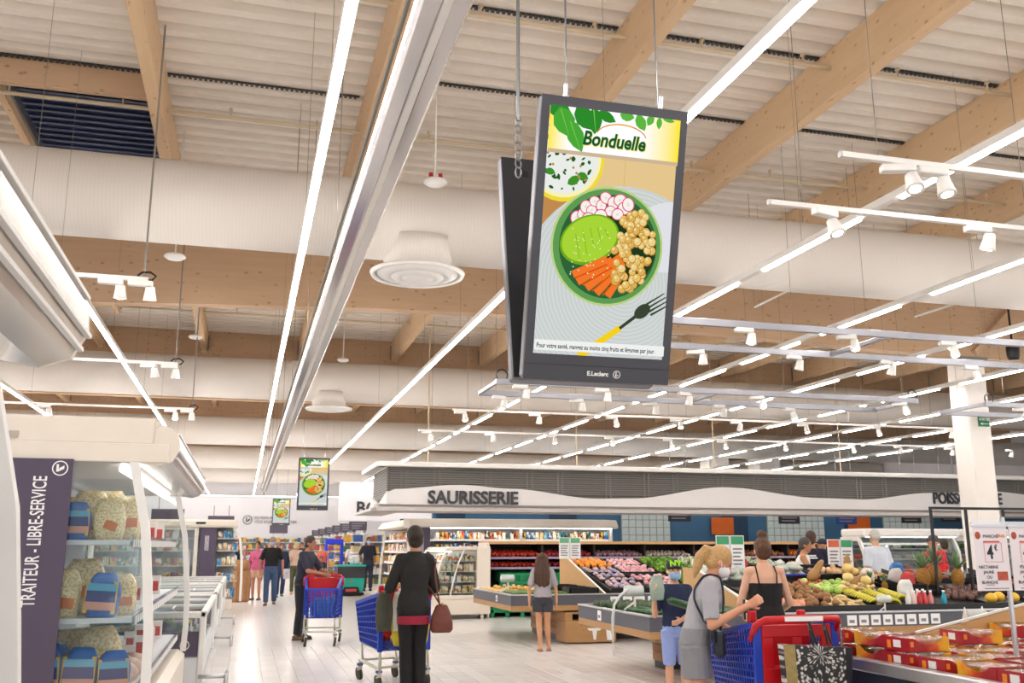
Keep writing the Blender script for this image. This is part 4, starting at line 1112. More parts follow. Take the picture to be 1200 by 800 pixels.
MB().box(.15, .27, -.163, -.16, 1.1, 1.8).build('sign_print', mat('pale_sign_print', '#b5acb8', .6, var=.5, scale=30), t)
for z, n_ in ((1.7, 40), (1.4, 36), (1.1, 30), (.75, 20)):
  for xa, xb in ((4.85, 7.09), (7.21, 9.66)):
    packets(xa, xb, 25.25, z, n_ // 2, [0, 1, 2, 3, 5, 10, 1, 3, 9, 7], (.25, .2), 'colourful printed packet on the lit shelves below the canopy', 'packets on the lit wall cabinet')
# cabinet running away along the aisle
t = empty('aisle_fridge', (4.32, 25.92, 0), 0, 'cream open refrigerated cabinet running along the aisle beside the wall cabinet', 'fridge')
L = 5.2
MB().prism([(-.1, 2.0), (-.22, 2.04), (-.05, 2.24), (.9, 2.26), (.9, 2.0)], 'y', -.1, L).build('canopy', CREAM, t)
MB().bbox(-.15, .9, 0, L, 0, .3, .03).build('base', CREAM, t)
MB().box(.8, .9, 0, L, .3, 2.0).build('back_panel', GW, t)
for yy in (0, L - .05): MB().prism([(-.1, .3), (.9, .3), (.9, 2.0), (.05, 2.0), (-.05, 1.2)], 'y', yy, yy + .02).build('end_glass', GLASS, t); MB().prism([(-.14, .3), (-.08, .3), (-.02, 1.2), (.08, 2.0), (.02, 2.0), (-.09, 1.2)], 'y', yy - .01, yy + .04).build('end_trim', WHITE, t)
for z in (.35, .72, 1.06, 1.38, 1.7): MB().box(.05, .8, .03, L - .03, z - .02, z).build('shelf', SHELFM, t); MB().box(.03, .05, .03, L - .03, z - .05, z + .01).build('ticket_rail', PRINT_WHITE, t)
for z in (.35, .72, 1.06, 1.38, 1.7):
    packets(26.1, 31.0, 4.58, z, 22, [3, 9, 5, 11, 2, 3], (.25, .22), 'pale printed packet on the open cabinet along the aisle', 'packets on the aisle cabinet', 'y', 'dairy_pack')

# ================================================================ slanted self-service fridge at the end of the fruit wall
t = empty('slanted_fridge', (3.9, 20.6, 0), 0, 'low cream fridge with slanted glass front and wrapped food, beside the fruit wall', 'fridge')
MB().bbox(.0, 1.3, 0, 2.4, .10, .42, .02).build('base', CREAM, t)
for xx in (.15, 1.1): MB().bbox(xx, xx + .06, .05, .12, 0, .1, .005).build('foot', CREAM, t)
MB().bbox(-.02, 1.3, -.02, 2.4, .42, .5, .02).build('bumper', CREAM, t)
MB().bbox(.98, 1.3, 0, 2.4, .45, 1.52, .02).build('back_wall', CREAM, t)
MB().prism([(.30, 1.42), (.36, 1.5), (.98, 1.52), (.98, 1.42)], 'y', 0, 2.4).build('canopy', CREAM, t); MB().box(.40, .44, .05, 2.35, 1.40, 1.42).build('lamp_strip', emission('fridge_lamp', '#fff6ea', 8.0), t)
sl = [(.02, .5), (.08, .8), (.20, 1.2), (.32, 1.45)]
for yy in (.0, 2.36):
    MB().prism([(.02, .5), (.08, .8), (.20, 1.2), (.32, 1.45), (1.0, 1.45), (1.0, .5)], 'y', yy, yy + .008).build('end_glass', GLASS, t)
    MB().prism([(x - .02, z) for x, z in sl] + [(x + .02, z) for x, z in sl[::-1]], 'y', yy - .01, yy + .03).build('end_trim', WHITE, t)
    MB().prism([(x - .02 + .40, z) for x, z in sl] + [(x + .01 + .40, z) for x, z in sl[::-1]], 'y', yy - .006, yy + .02).build('end_trim', WHITE, t)
for z, xf in ((.55, .05), (.78, .1), (1.0, .16), (1.22, .24)):
    MB().box(xf, .98, .02, 2.36, z - .015, z).build('shelf', SHELFM, t); MB().box(xf - .01, xf, .02, 2.36, z - .03, z + .01).build('ticket_rail', PRINT_WHITE, t)
    packets(3.95 + xf, 4.85, 20.75, z, 6, [3, 9, 11, 3, 9], (.2, .15), 'wrapped food packet in the slanted fridge', 'packets in the slanted fridge', name='sandwich_pack')
    packets(20.95, 22.8, 4.0 + xf, z, 7, [3, 9, 3, 7, 11], (.16, .15), 'wrapped food packet in the slanted fridge', 'packets in the slanted fridge', 'y', 'sandwich_pack')

# ================================================================ far shop: gondolas with dark category boards
GOOD = ['#c8b48a', '#a84b3c', '#d9d2c2', '#5c7a58', '#3d5a94', '#d9a63a', '#8a6a4e']
def gondola(y, x0, x1, h_, lb, seed):
    rnd = random.Random(seed)
    t = empty('shop_gondola', (x0, y, 0), 0, lb, 'shelving', 'gondolas along the aisle')
    L = x1 - x0
    MB().box(0, L, .42, .48, 0, h_).build('spine', WHITE, t)
    MB().bbox(0, L, 0, .9, 0, .15, .02).build('plinth', CREAM, t)
    MB().bbox(-.03, .0, 0, .9, 0, h_, .01).build('end_panel', WHITE, t)
    for k in range(5):
        z = .2 + (h_ - .3) * k / 4.6
        MB().box(-.4, L, .02, .88, z - .025, z).build('shelf', SHELFM, t)
        g = [MB() for _ in GOOD]
        x = .02
        while x < L:
            w_ = rnd.uniform(.1, .22); g[rnd.randrange(len(GOOD))].box(x, x + w_ * .92, .05, .40, z, z + rnd.uniform(.16, .28)); x += w_
        yy = .06
        while yy < .85:
            w_ = rnd.uniform(.09, .16); g[rnd.randrange(len(GOOD))].box(-.38, -.05, yy, yy + w_ * .9, z, z + rnd.uniform(.16, .28)); yy += w_
        for b, c_ in zip(g, GOOD):
            if b.v: tag(b.build('stocked_goods', mat('goods_' + c_[1:], c_, .5, var=.3, scale=4), t), kind='stuff')
    return t
for k, (y, top) in enumerate([(31.0, 2.0), (34.7, 2.0), (38.2, 2.0), (41.6, 2.0), (45.5, 2.0), (49.8, 2.0), (54.4, 2.0)]):
    od = ['first', 'second', 'third', 'fourth', 'fifth', 'sixth', 'seventh'][k]
    gondola(y + .6, 5.7 if k < 1 else 4.2, 14, top, 'white shop gondola, %s behind the aisle cabinet' % od, k)
    b = empty('category_board', (3.95 if k else 5.2, y + .55, 2.0), 0, 'dark category board on top of the %s gondola end' % od, 'sign', 'category boards on the gondolas')
    MB().box(-.32 if k else -.3, .32 if k else .75, 0, .04, .08, .40).build('board', mat('category_dark', '#4c4552', .5), b)
    MB().box(-.3, -.2, .01, .03, 0, .08).box(.2, .3, .01, .03, 0, .08).build('bracket', STEEL, b)
    l = MB()
    for i in range(3): l.box(-.22, .25 - .1 * i, -.003, 0, .31 - .08 * i, .34 - .08 * i)
    l.build('print_lines', mat('faded_print', '#8f8c96', .6), b)
for (x, y, lb) in [(1.9, 57.0, 'small dark board hanging before the end wall'), (-2.4, 33.0, 'dark board above the cream cabinet'), (-.9, 40.0, 'dark board over the bottle display')]:
    b = empty('category_board', (x, y, 2.2), 0, lb, 'sign'); MB().box(-.5, .5, 0, .04, .05, .5).build('board', MATS['category_dark'], b); MB().box(-.3, -.27, .01, .03, -.05, .9).box(.27, .3, .01, .03, -.05, .9).build('bracket', STEEL, b)
# end wall: shelving below, lettering above
gondola(59.6, -12, 14, 2.1, 'wide shelving of bottles and jars against the white end wall', 77)
EMB = mat('wall_grey_print', '#77757c', .6, var=0)
_q = onY(290, 609, 60.97)
tx = empty('wall_lettering', (_q.x, 60.97, _q.z), 0, 'grey slogan ICI, VOUS SAVEZ QUE VOUS ACHETEZ MOINS CHER on the white end wall', 'lettering')
text('slogan_line', 'ICI, VOUS SAVEZ QUE', .24, EMB, tx, (.42, 0, .06), ext=.01, sx=.78)
text('slogan_line', 'VOUS ACHETEZ MOINS CHER', .24, EMB, tx, (.42, 0, -.19), ext=.01, sx=.78)
MB().ring([(.28, -.02), (.28, 0), (.23, 0), (.23, -.02)], 32).build('emblem_ring', EMB, tx, False, (0, 0, .0))
MB().box(-.1, -.03, -.02, 0, -.13, .15).add([(-.03, -.021, -.13), (.15, -.021, -.03), (.15, -.021, .1), (0, -.021, .0)], [(0, 1, 2, 3)]).build('emblem', EMB, tx, False, (0, 0, .0))
wl = MB().box(4.2, 18, 45.5, 45.7, 2.7, 4.48).build('trim_bulkhead', WALLM); tag(wl, kind='structure')
p = onY(417, 602, 45.4)
bt = empty('wall_lettering', (p.x, 45.48, p.z), 0, 'large dark letters BO on the white bulkhead past the canopy', 'lettering')
text('letters', 'BO', .82, SIGN, bt, (0, 0, 0), ext=.01, bold=.02)
# bottle display by the aisle
t = empty('bottle_display', (-1.6, 38.5, 0), 0, 'pallet display of water bottles at the aisle edge beyond the sack', 'display')
MB().bbox(0, 2.0, 0, 1.0, 0, .9, .03).build('pallet_box', mat('display_blue', '#2d5aa8', .5, var=.3, scale=3), t)
for i in range(8):
    o = empty('water_bottle', (-1.45 + .24 * i, 38.62, .9), 0, 'clear water bottle with blue cap on the pallet display', 'bottle', 'water bottles on the pallet display')
    MB().lathe([(.05, 0), (.055, .02), (.055, .2), (.04, .26), (.02, .30)], n=10).build('body', mat('bottle_pale', '#bcd6ea', .2), o, True); MB().cyl((0, 0, .3), (0, 0, .33), .022, n=8).build('cap', mat('cap_blue', '#2a55c8', .4), o)
# ================================================================ produce
def fmat(key, c1, c2, rough=.4, bump=0.0):
    m = bpy.data.materials.new(key); m.use_nodes = True; nt = m.node_tree; b = nt.nodes['Principled BSDF']
    oi = nt.nodes.new('ShaderNodeObjectInfo'); tc = nt.nodes.new('ShaderNodeTexCoord'); n = nt.nodes.new('ShaderNodeTexNoise'); n.inputs['Scale'].default_value = 14
    ad = nt.nodes.new('ShaderNodeMath'); ad.operation = 'ADD'; hf = nt.nodes.new('ShaderNodeMath'); hf.operation = 'MULTIPLY'; hf.inputs[1].default_value = .5
    mx = nt.nodes.new('ShaderNodeMix'); mx.data_type = 'RGBA'; mx.inputs[6].default_value = C(c1); mx.inputs[7].default_value = C(c2)
    L = nt.links.new
    L(tc.outputs['Object'], n.inputs['Vector']); L(oi.outputs['Random'], ad.inputs[0]); L(n.outputs['Fac'], ad.inputs[1]); L(ad.outputs[0], hf.inputs[0]); L(hf.outputs[0], mx.inputs[0]); L(mx.outputs[2], b.inputs['Base Color'])
    b.inputs['Roughness'].default_value = rough
    return m
def wob(seed, k):
    rn = random.Random(seed)
    ph = [rn.uniform(0, 6) for _ in range(4)]
    return lambda p: p * (1 + k * (math.sin(9 * p.normalized().x + ph[0]) + math.sin(8 * p.normalized().y + ph[1]) + math.sin(10 * p.normalized().z + ph[2])) / 3)
def fruit(name, m, r, seed=0, k=.06, dent=False):
    b = MB().ball((0, 0, 0), r, 10, 7, wob(seed, k))
    if dent:
        rz = r[2] if isinstance(r, tuple) else r
        b.v = [(x, y, z - rz * .35 * math.exp(-((x * x + y * y) / (rz * .35) ** 2)) if z > 0 else z) for x, y, z in b.v]
    return b.mesh(name, m, True)
KIND = {}
def kind(key, name, m, r, lb, cat, k=.06, dent=False, mesh=None):
    KIND[key] = (name, mesh or fruit(name, m, r, sum(map(ord, key)) % 97, k, dent), lb, cat, (r[2] if isinstance(r, tuple) else r) * .9)
kind('tomato', 'tomato', fmat('tomato_red', '#b3261b', '#d2452c'), .042, 'ripe red tomato', 'tomato', .03, True)
kind('plum', 'red_apple', fmat('apple_red', '#8f1f2c', '#c23a44'), .042, 'dark red apple', 'apple', .03, True)
kind('onion', 'red_onion', fmat('onion_red', '#7d4460', '#c9a2ac', .35), (.038, .038, .034), 'purple red onion', 'onion')
kind('garlic', 'garlic_bulb', fmat('garlic_skin', '#c6a7a8', '#eadfd4', .6), (.034, .034, .03), 'pink garlic bulb', 'garlic', .1)
kind('shallot', 'shallot', fmat('shallot_skin', '#a8664a', '#c98a58', .5), (.03, .03, .038), 'brown shallot', 'shallot')
kind('pepper', 'bell_pepper', fmat('pepper_mix', '#c52f1e', '#e8a52a', .3), (.045, .045, .05), 'glossy red and yellow bell pepper', 'pepper', .14, True)
kind('orange', 'orange', fmat('orange_peel', '#e5801a', '#f3a42d', .5), .042, 'bright orange', 'orange', .02)
kind('radish', 'radish_bunch', fmat('radish_pink_mix', '#c2546c', '#f0d5d2', .5), (.042, .038, .03), 'bunch of pink radishes', 'radish', .2)
kind('punnet', 'fruit_punnet', fmat('punnet_mix', '#5a78b8', '#e8b48a', .4), (.05, .05, .03), 'small blue and orange fruit punnet', 'punnet', .2)
kind('courgette', 'courgette', None, .02, 'dark green courgette', 'courgette', mesh=MB().tube([(-.10, 0, 0), (-.085, 0, 0), (0, .008, 0), (.08, 0, 0), (.1, 0, 0)], [.012, .021, .023, .02, .01], 8).mesh('courgette', fmat('courgette_green', '#2c4a22', '#6b8f3d', .35), True))
kind('cucumber', 'cucumber', None, .022, 'dark green cucumber', 'cucumber', mesh=MB().tube([(-.16, 0, 0), (-.14, 0, 0), (0, .012, 0), (.13, 0, 0), (.155, 0, 0)], [.01, .023, .025, .022, .008], 8).mesh('cucumber', fmat('cucumber_green', '#1e3a22', '#3d6a3a', .35), True))
kind('avocado', 'avocado', fmat('avocado_skin', '#22351f', '#3f5a2c', .5), (.04, .036, .055), 'dark green avocado', 'avocado')
kind('potato', 'potato', fmat('potato_gold', '#c79a4e', '#e0bd74', .6), (.05, .036, .033), 'golden potato', 'potato', .1)
kind('redpotato', 'red_potato', fmat('potato_red', '#c07a5a', '#e3a98a', .6), (.05, .036, .033), 'pink skinned potato', 'potato', .1)
kind('kiwi', 'brown_potato', fmat('brown_skin', '#7a5230', '#a3764a', .7), (.052, .045, .042), 'large brown potato', 'potato', .06)
kind('gapple', 'green_apple', fmat('apple_green', '#8dbb3a', '#c4dc7a', .3), .046, 'bright green apple', 'apple', .03, True)
kind('rapple', 'bright_apple', fmat('apple_bright', '#c52a2a', '#e8806a', .3), .042, 'bright red apple beside the green ones', 'apple', .03, True)
kind('melon', 'yellow_squash', fmat('squash_yellow', '#e0b860', '#f2dfa4', .5), (.07, .07, .06), 'pale yellow squash', 'squash', .1)
kind('ginger', 'ginger_root', fmat('ginger_skin', '#c9a66b', '#ead2a0', .7), (.055, .022, .02), 'knobbly pale ginger root', 'ginger', .35)
kind('sweetpotato', 'sweet_potato', fmat('sweet_potato_skin', '#7d4030', '#a8604a', .6), (.065, .032, .03), 'reddish brown sweet potato', 'sweet potato', .14)
kind('beet', 'beetroot', fmat('beet_skin', '#4a2a2c', '#7d5a4e', .6), .042, 'dark brown beetroot', 'beetroot', .1)
kind('saladbag', 'salad_bag', fmat('salad_bag_grey', '#8d9688', '#d4d8d0', .25), (.10, .06, .04), 'clear bag of salad leaves', 'salad bag', .3)
kind('onionw', 'white_onion', fmat('onion_gold', '#c98a4a', '#ead2ae', .4), .042, 'golden onion', 'onion', .05)
kind('parsnip', 'parsnip', None, .02, 'long pale parsnip', 'parsnip', mesh=MB().tube([(-.12, 0, 0), (-.1, 0, 0), (0, 0, 0), (.1, 0, 0), (.13, 0, 0)], [.02, .032, .025, .01, .004], 8).mesh('parsnip', fmat('parsnip_skin', '#a67c48', '#c79f66', .7), True))
def lettuce_mesh(c1, c2, nm):
    b = MB(); rn = random.Random(5)
    for k in range(26):
        a = rn.uniform(0, 2 * PI); e = rn.uniform(.1, 1.4); L = rn.uniform(.07, .11); W = .05
        d = Vector((math.cos(a) * math.cos(e), math.sin(a) * math.cos(e), math.sin(e))); s_ = d.cross(Vector((0, 0, 1))).normalized() * W
        p = [Vector((0, 0, 0)), d * L * .5 + s_ * .6, d * L + s_ * .5 + Vector((0, 0, .015)), d * L * 1.08, d * L - s_ * .5 + Vector((0, 0, .015)), d * L * .5 - s_ * .6]
        b.add(p, [(0, 1, 2, 3), (0, 3, 4, 5)])
    b.ball((0, 0, .03), .05, 8, 5)
    return b.mesh(nm, fmat(nm + '_leaf', c1, c2, .5))
kind('lettuce', 'lettuce', None, .03, 'leafy green lettuce', 'lettuce', mesh=lettuce_mesh('#4f8f2a', '#a9c95a', 'lettuce'))
kind('endive', 'pale_cabbage', None, .03, 'pale white and green cabbage', 'cabbage', mesh=lettuce_mesh('#c9d6a0', '#f0f2e4', 'pale_cabbage'))
kind('herb', 'herb_bunch', None, .03, 'dark green bunch of herbs', 'herbs', mesh=lettuce_mesh('#22401c', '#4f7d3a', 'herb_bunch'))
SHAPE = {}
def half(key):
    """half width and half height of a kind lying on its bed"""
    if key in ('lettuce', 'endive', 'herb'): return .075, .055
    if key not in SHAPE:
        me = KIND[key][1]; xs = [max(abs(v.co[i]) for v in me.vertices) for i in range(3)]
        SHAPE[key] = (.6 * max(xs[0], xs[1]) + .4 * min(xs[0], xs[1]), xs[2])
    return SHAPE[key]
class Bed:
    """a surface z = a + b y split into compartments by dividers; goods dropped on it are settled so that they touch but do not sink into each other"""
    def __init__(s, a, b, xs, ys): s.a, s.b, s.xs, s.ys = a, b, xs, ys; s.cells = {}; s.posts = []; s.crates = []; s.gap = .012
    def drop(s, o, key, x, y, h, sc_):
        i = max([k for k in range(len(s.xs) - 1) if s.xs[k] <= x] or [0]); j = max([k for k in range(len(s.ys) - 1) if s.ys[k] <= y] or [0])
        s.cells.setdefault((i, j), []).append((o, key, x, y, h, sc_))
    def settle(s):
        import numpy as np
        for (i, j), L in s.cells.items():
            x0, x1, y0, y1 = s.xs[i] + s.gap, s.xs[i + 1] - s.gap, s.ys[j] + .012, s.ys[j + 1] - .012; lift = 0
            for (cx0, cx1, cy0, cy1) in s.crates:
                if x0 < (cx0 + cx1) / 2 < x1 and y0 < (cy0 + cy1) / 2 < y1: x0, x1, y0, y1, lift = cx0 + .03, cx1 - .03, cy0 + .03, cy1 - .03, .025
            P = np.array([[q[2], q[3], q[4]] for q in L], float); R_ = np.array([half(q[1])[0] * q[5] for q in L]); Zr = np.array([half(q[1])[1] * q[5] for q in L])
            RR = R_[:, None] + R_[None]; K = RR / (Zr[:, None] + Zr[None])
            for it in range(360):
                P[:, 2] -= .003 if it < 300 else .0005
                d = P[:, None] - P[None]; d[..., 2] *= K
                D = np.sqrt((d ** 2).sum(-1)); np.fill_diagonal(D, 9); D = np.maximum(D, 1e-4)
                ov = np.clip(RR - D, 0, None) * .5
                mv = d / D[..., None] * ov[..., None]; mv[..., 2] /= K
                P += mv.sum(1) * .55
                for (px, py, pr) in s.posts:
                    e = P[:, :2] - (px, py); D2 = np.maximum(np.sqrt((e ** 2).sum(-1)), 1e-4); k = np.clip(R_ + pr - D2, 0, None); P[:, :2] += e / D2[:, None] * k[:, None]
                P[:, 0] = np.clip(P[:, 0], x0 + R_, np.maximum(x1 - R_, x0 + R_)); P[:, 1] = np.clip(P[:, 1], y0 + R_, np.maximum(y1 - R_, y0 + R_)); P[:, 2] = np.maximum(P[:, 2], Zr)
            for q, p, zr in zip(L, P, Zr):
                leafy = q[1] in ('lettuce', 'endive', 'herb')
                q[0].location = (p[0], p[1], s.a + s.b * p[1] + lift + p[2] * (1 + s.b * s.b * .5) - (zr if leafy else 0))
def place(key, p, grp_where, s_=1.0, bed=None, h=0):
    name, me, lb, cat, dz = KIND[key]
    k = s_ * random.uniform(.88, 1.0); rxy, rz = half(key)
    t = .3 if abs(rxy - rz) < .15 * rxy and key not in ('lettuce', 'endive', 'herb') else .03
    o = inst(name, me, None, p, (math.atan(bed.b if bed else 0) * (t < .1) + random.uniform(-t, t), random.uniform(-t, t), random.uniform(0, 6.28)), k)
    if bed and t < .1:
        o.rotation_mode = 'XYZ'; o.rotation_euler = (Matrix.Rotation(math.atan(bed.b), 3, 'X') @ Matrix.Rotation(random.uniform(0, 6.28), 3, 'Z')).to_euler()
    tag(o, '%s %s' % (lb, grp_where), cat, '%s %s' % (name.replace('_', ' '), grp_where))
    if bed: bed.drop(o, key, p[0], p[1], h + rz * k, k)
    return o
def pile(key, x0, x1, y0, y1, bed, step, where, layers=1, jit=.25, s_=1.0):
    nx = max(1, int((x1 - x0) / step)); ny = max(1, int((y1 - y0) / step))
    for l in range(layers):
        for i in range(nx - l):
            for j in range(ny):
                x = x0 + (x1 - x0) * (i + .5 + .5 * l) / nx + random.uniform(-jit, jit) * step; y = y0 + (y1 - y0) * (j + .5) / ny + random.uniform(-jit, jit) * step
                place(key, (x, y, bed.a + bed.b * y), where, s_, bed, l * step * .8)
def rows(key, x0, y0, nx, ny, dx, dy, z, where, layers):
    """long vegetables laid side by side"""
    name, me, lb, cat, dz = KIND[key]; r = max(abs(v.co[2]) for v in me.vertices)
    for l in range(layers):
        for i in range(nx):
            for j in range(ny - l):
                o = inst(name, me, None, (x0 + dx * (i + .5) + random.uniform(-.006, .006), y0 + dy * (j + .5 + .5 * l), z + r * 1.0 + l * r * 1.75), (random.uniform(0, 6), 0, random.uniform(-.05, .05)), random.uniform(.94, 1.0))
                tag(o, '%s %s' % (lb, where), cat, '%s %s' % (name.replace('_', ' '), where))
def onSlope(u, v, a, b):
    r = ray(u, v); t = (a - 1.52) / (r[2] - b * r[1])
    return Vector((r[0] * t, r[1] * t, 1.52 + r[2] * t))

# ---------------------------------------------------------------- fruit wall
t = empty('fruit_wall', (5.25, 20.95, 0), 0, 'long dark fruit and vegetable wall shelf with oak top board and lilac rails', 'shelving')
L = 8.7
INNER = mat('dark_shelf_inner', '#2a2624', .7, var=.1); LILAC = mat('lilac_rail', '#9d8aa0', .5, var=.05)
MB().box(0, L, .75, .82, 0, 1.6).build('back_panel', INNER, t)
MB().bbox(-.03, L + .03, -.05, .85, 1.57, 1.63, .008).build('top_board', PALEWOOD, t)
for z in (1.29, 1.07, .6):
    MB().prism([(.0, z - .03), (.7, z + .09), (.7, z + .11), (.0, z - .01)], 'x', 0, L).build('shelf', INNER, t)
    MB().box(0, L, -.02, .0, z - .045, z + .005).build('ticket_rail', LILAC, t)
for k in range(8): MB().bbox(L * k / 7 - .02, L * k / 7 + .02, .02, .75, .1, 1.57, .005).build('divider', INNER, t)
MB().bbox(L, L + .05, -.05, .85, 0, 1.63, .01).build('end_panel', PALEWOOD, t); MB().bbox(-.05, 0, -.05, .85, 0, 1.6, .01).build('end_panel', CREAM, t)
_xs = [5.25 + L * k / 7 for k in range(8)]
wz1 = Bed(1.28 - 20.95 * .1714, .1714, [x - .01 for x in _xs], [20.955, 21.68]); wz2 = Bed(1.06 - 20.95 * .1714, .1714, [x - .01 for x in _xs], [20.955, 21.68])
for bd in (wz1, wz2): bd.gap = .022; bd.xs = _xs
for (key, a, b) in [('tomato', 5.30, 6.45), ('plum', 6.53, 7.70), ('onion', 7.78, 8.94), ('garlic', 9.02, 10.18), ('onion', 10.26, 11.42), ('shallot', 11.50, 12.67), ('pepper', 12.75, 13.90)]:
    pile(key, a, b, 21.0, 21.55, wz1, .095, 'on the upper fruit wall shelf', 1)
    pile(key, a, b, 21.0, 21.35, wz2, .10, 'on the lower fruit wall shelf', 1)
wz1.settle(); wz2.settle()
CRATE = mat('green_crate', '#1f8f5c', .4, var=.1)
for (x, z, lb) in [(5.29, 0, 'green plastic pallet box on the floor below the tomatoes'), (6.53, 0, 'green plastic pallet box on the floor below the apples'), (5.5, .60, 'green crate stacked below the tomato shelf'), (6.75, .60, 'green crate stacked below the apple shelf'), (8.0, .60, 'green crate stacked below the onion shelf'), (12.95, .60, 'green crate below the peppers')]:
    o = empty('green_crate', (x, 20.97, z), 0, lb, 'crate', 'green crates under the fruit wall')
    if z: o.rotation_euler[0] = math.atan(.1714)
    w_ = 1.14 if z == 0 else .75; h_ = .42 if z == 0 else .34
    MB().box(0, w_, .05, .5, .12, h_).build('box', CRATE, o)
    f = MB()
    for k in range(4): f.bbox(w_ * k / 3.3, w_ * k / 3.3 + .09, 0, .06, 0, h_, .01)
    f.box(0, w_, .0, .05, h_ - .07, h_); f.box(0, w_, .0, .05, .1, .16); f.build('ribs', CRATE, o)

# ---------------------------------------------------------------- produce tables
PRICE = mat('price_white', '#f0efee', .5, var=0)
PLANK = [wood('plank_oak%d' % k, c1, c2, '#6d4a28', .55, 0, 1.3) for k, (c1, c2) in enumerate([('#b08558', '#9c7247'), ('#a67b4e', '#936a41')])]
def produce_table(x0, x1, y0, y1, lb, base):
    t = empty('produce_table', (x0, y0, 0), 0, lb, 'produce table', 'produce tables')
    W, D = x1 - x0, y1 - y0
    MB().box(.04, W - .04, .04, D - .04, .60, .72).build('tray_floor', INNER, t)
    for (a, b, c_, d) in ((0, W, 0, .05), (0, W, D - .05, D), (0, .05, .05, D - .05), (W - .05, W, .05, D - .05)):
        MB().box(a, b, c_, d, .60, .755).build('side_band', BAND, t)
    e = MB(); e.bbox(-.01, W + .01, -.012, .055, .755, .775, .004); e.bbox(-.01, W + .01, D - .055, D + .01, .755, .775, .004); e.bbox(-.012, .055, .055, D - .055, .755, .775, .004); e.bbox(W - .055, W + .01, .055, D - .055, .755, .775, .004)
    e.build('edge_trim', ALU, t)
    # oak skirt sloping inwards under the band
    o, i = [(0, 0), (W, 0), (W, D), (0, D)], [(.18, .18), (W - .18, .18), (W - .18, D - .18), (.18, D - .18)]
    MB().add([(x, y, .60) for x, y in o] + [(x, y, .52) for x, y in o] + [(x, y, .50) for x, y in i], [(0, 1, 5, 4), (1, 2, 6, 5), (2, 3, 7, 6), (3, 0, 4, 7), (4, 5, 9, 8), (5, 6, 10, 9), (6, 7, 11, 10), (7, 4, 8, 11), (8, 9, 10, 11)]).build('oak_skirt', OAK, t)
    for (a, b, c_, d) in base:
        bs = MB().box(a + .02, b - .02, c_ + .02, d - .02, 0, .505).build('base_core', DARK, t)
        for k in range(4):
            z = .09 + .105 * k
            MB().bbox(a, b, c_, d, z, z + .098, .006).build('plank', PLANK[k % 2], t)
    return t
T1 = produce_table(4.12, 10.2, 15.0, 17.6, 'produce table with courgettes, radishes and lettuce in front of the fruit wall', [(1.0, 5.4, .62, 2.3)])
T2 = produce_table(4.35, 10.6, 10.1, 12.45, 'produce table with cucumbers, apples and ginger between the shoppers', [(.85, 1.15, 1.55, 1.9), (1.6, 5.6, .7, 1.9)])
for t_, x in ((T1, .12), (T2, .0)): pass
def ticket_label(parent, x, y, z, rz=0, w_=.1, h_=.10):
    o = MB().box(-w_ / 2, w_ / 2, -.006, 0, -h_ / 2, h_ / 2).build('price_label', PRICE, parent, False, (x, y, z), rz)
    MB().box(-w_ * .3, w_ * .25, -.008, -.006, -h_ * .25, h_ * .05).build('price_print', mat('grey_print', '#8a8890', .6), o)
ticket_label(T1, 0, .9, .675, -PI / 2); ticket_label(T2, 0, 1.55, .675, -PI / 2, .12, .12)
p0 = T2.location
for u in [925, 940] + list(range(998, 1100, 14)):
    if 1078 < u < 1082: continue
    q = onY(u, 722, 10.1); ticket_label(T2, q.x - p0.x, 0, .675, 0, .125, .115)
for k in range(5): ticket_label(T1, 1.75 + .22 * k, 0, .675, 0, .16, .10)
# sloped racks on the tables
def rack(x0, x1, y0, y1, a, b, lb, ncol, rows):
    t = empty('sloped_rack', (x0, y0, 0), 0, lb, 'rack', 'sloped racks on the produce tables')
    z0, z1 = a + b * y0, a + b * y1
    MB().prism([(0, .72), (y1 - y0, .72), (y1 - y0, z1 - .01), (0, max(.725, z0 - .01))], 'x', 0, x1 - x0).build('rack_body', BLACK, t)
    for k in range(ncol + 1):
        x = (x1 - x0) * k / ncol
        MB().prism([(0, z0 - .02), (y1 - y0, z1 - .02), (y1 - y0, z1 + .05), (0, z0 + .03)], 'x', x - .008, x + .008).build('crate_side', BLACK, t)
    for k in range(rows):
        y = (y1 - y0) * k / rows; z = z0 + (z1 - z0) * k / rows
        MB().box(0, x1 - x0, y - .008, y + .008, z - .02, z + .05).build('crate_lip', BLACK, t)
# table one: flat end with courgettes and potatoes, then the slope
F1 = Bed(.72, 0, [4.18, 5.13], [16.14, 17.54]); F2 = Bed(.72, 0, [4.41, 5.82], [11.28, 12.39])
rows('courgette', 4.22, 15.07, 4, 18, .222, .0475, .72, 'on the flat end of the courgette table', 2)
pile('potato', 4.22, 5.1, 16.18, 17.5, F1, .105, 'on the flat end of the courgette table', 2, .3, 1.1); F1.settle()
for (x, y) in [(5.15, 15.15), (5.15, 15.75), (5.2, 16.4)]:
    o = empty('black_crate', (x, y, .72), 0, 'shallow black crate of green beans on the courgette table', 'crate', 'black crates on the courgette table')
    MB().box(0, .5, 0, .4, 0, .02).box(0, .5, 0, .02, 0, .14).box(0, .5, .38, .4, 0, .14).box(0, .02, 0, .4, 0, .14).box(.48, .5, 0, .4, 0, .14).build('crate_body', BLACK, o)
    bd = Bed(.745, 0, [x + .02, x + .48], [y + .02, y + .38]); pile('lettuce', x + .05, x + .45, y + .05, y + .35, bd, .16, 'in a black crate on the courgette table', 1, .1, .9); bd.settle()
a1, b1 = .80 - .19 * 15.1, .19
rack(5.85, 10.1, 15.1, 17.5, a1, b1, 'black sloped rack of radishes and salads on the courgette table', 6, 4)
S1 = Bed(a1, b1, [5.85 + 4.25 * k / 6 for k in range(7)], [15.1 + 2.4 * k / 4 for k in range(5)])
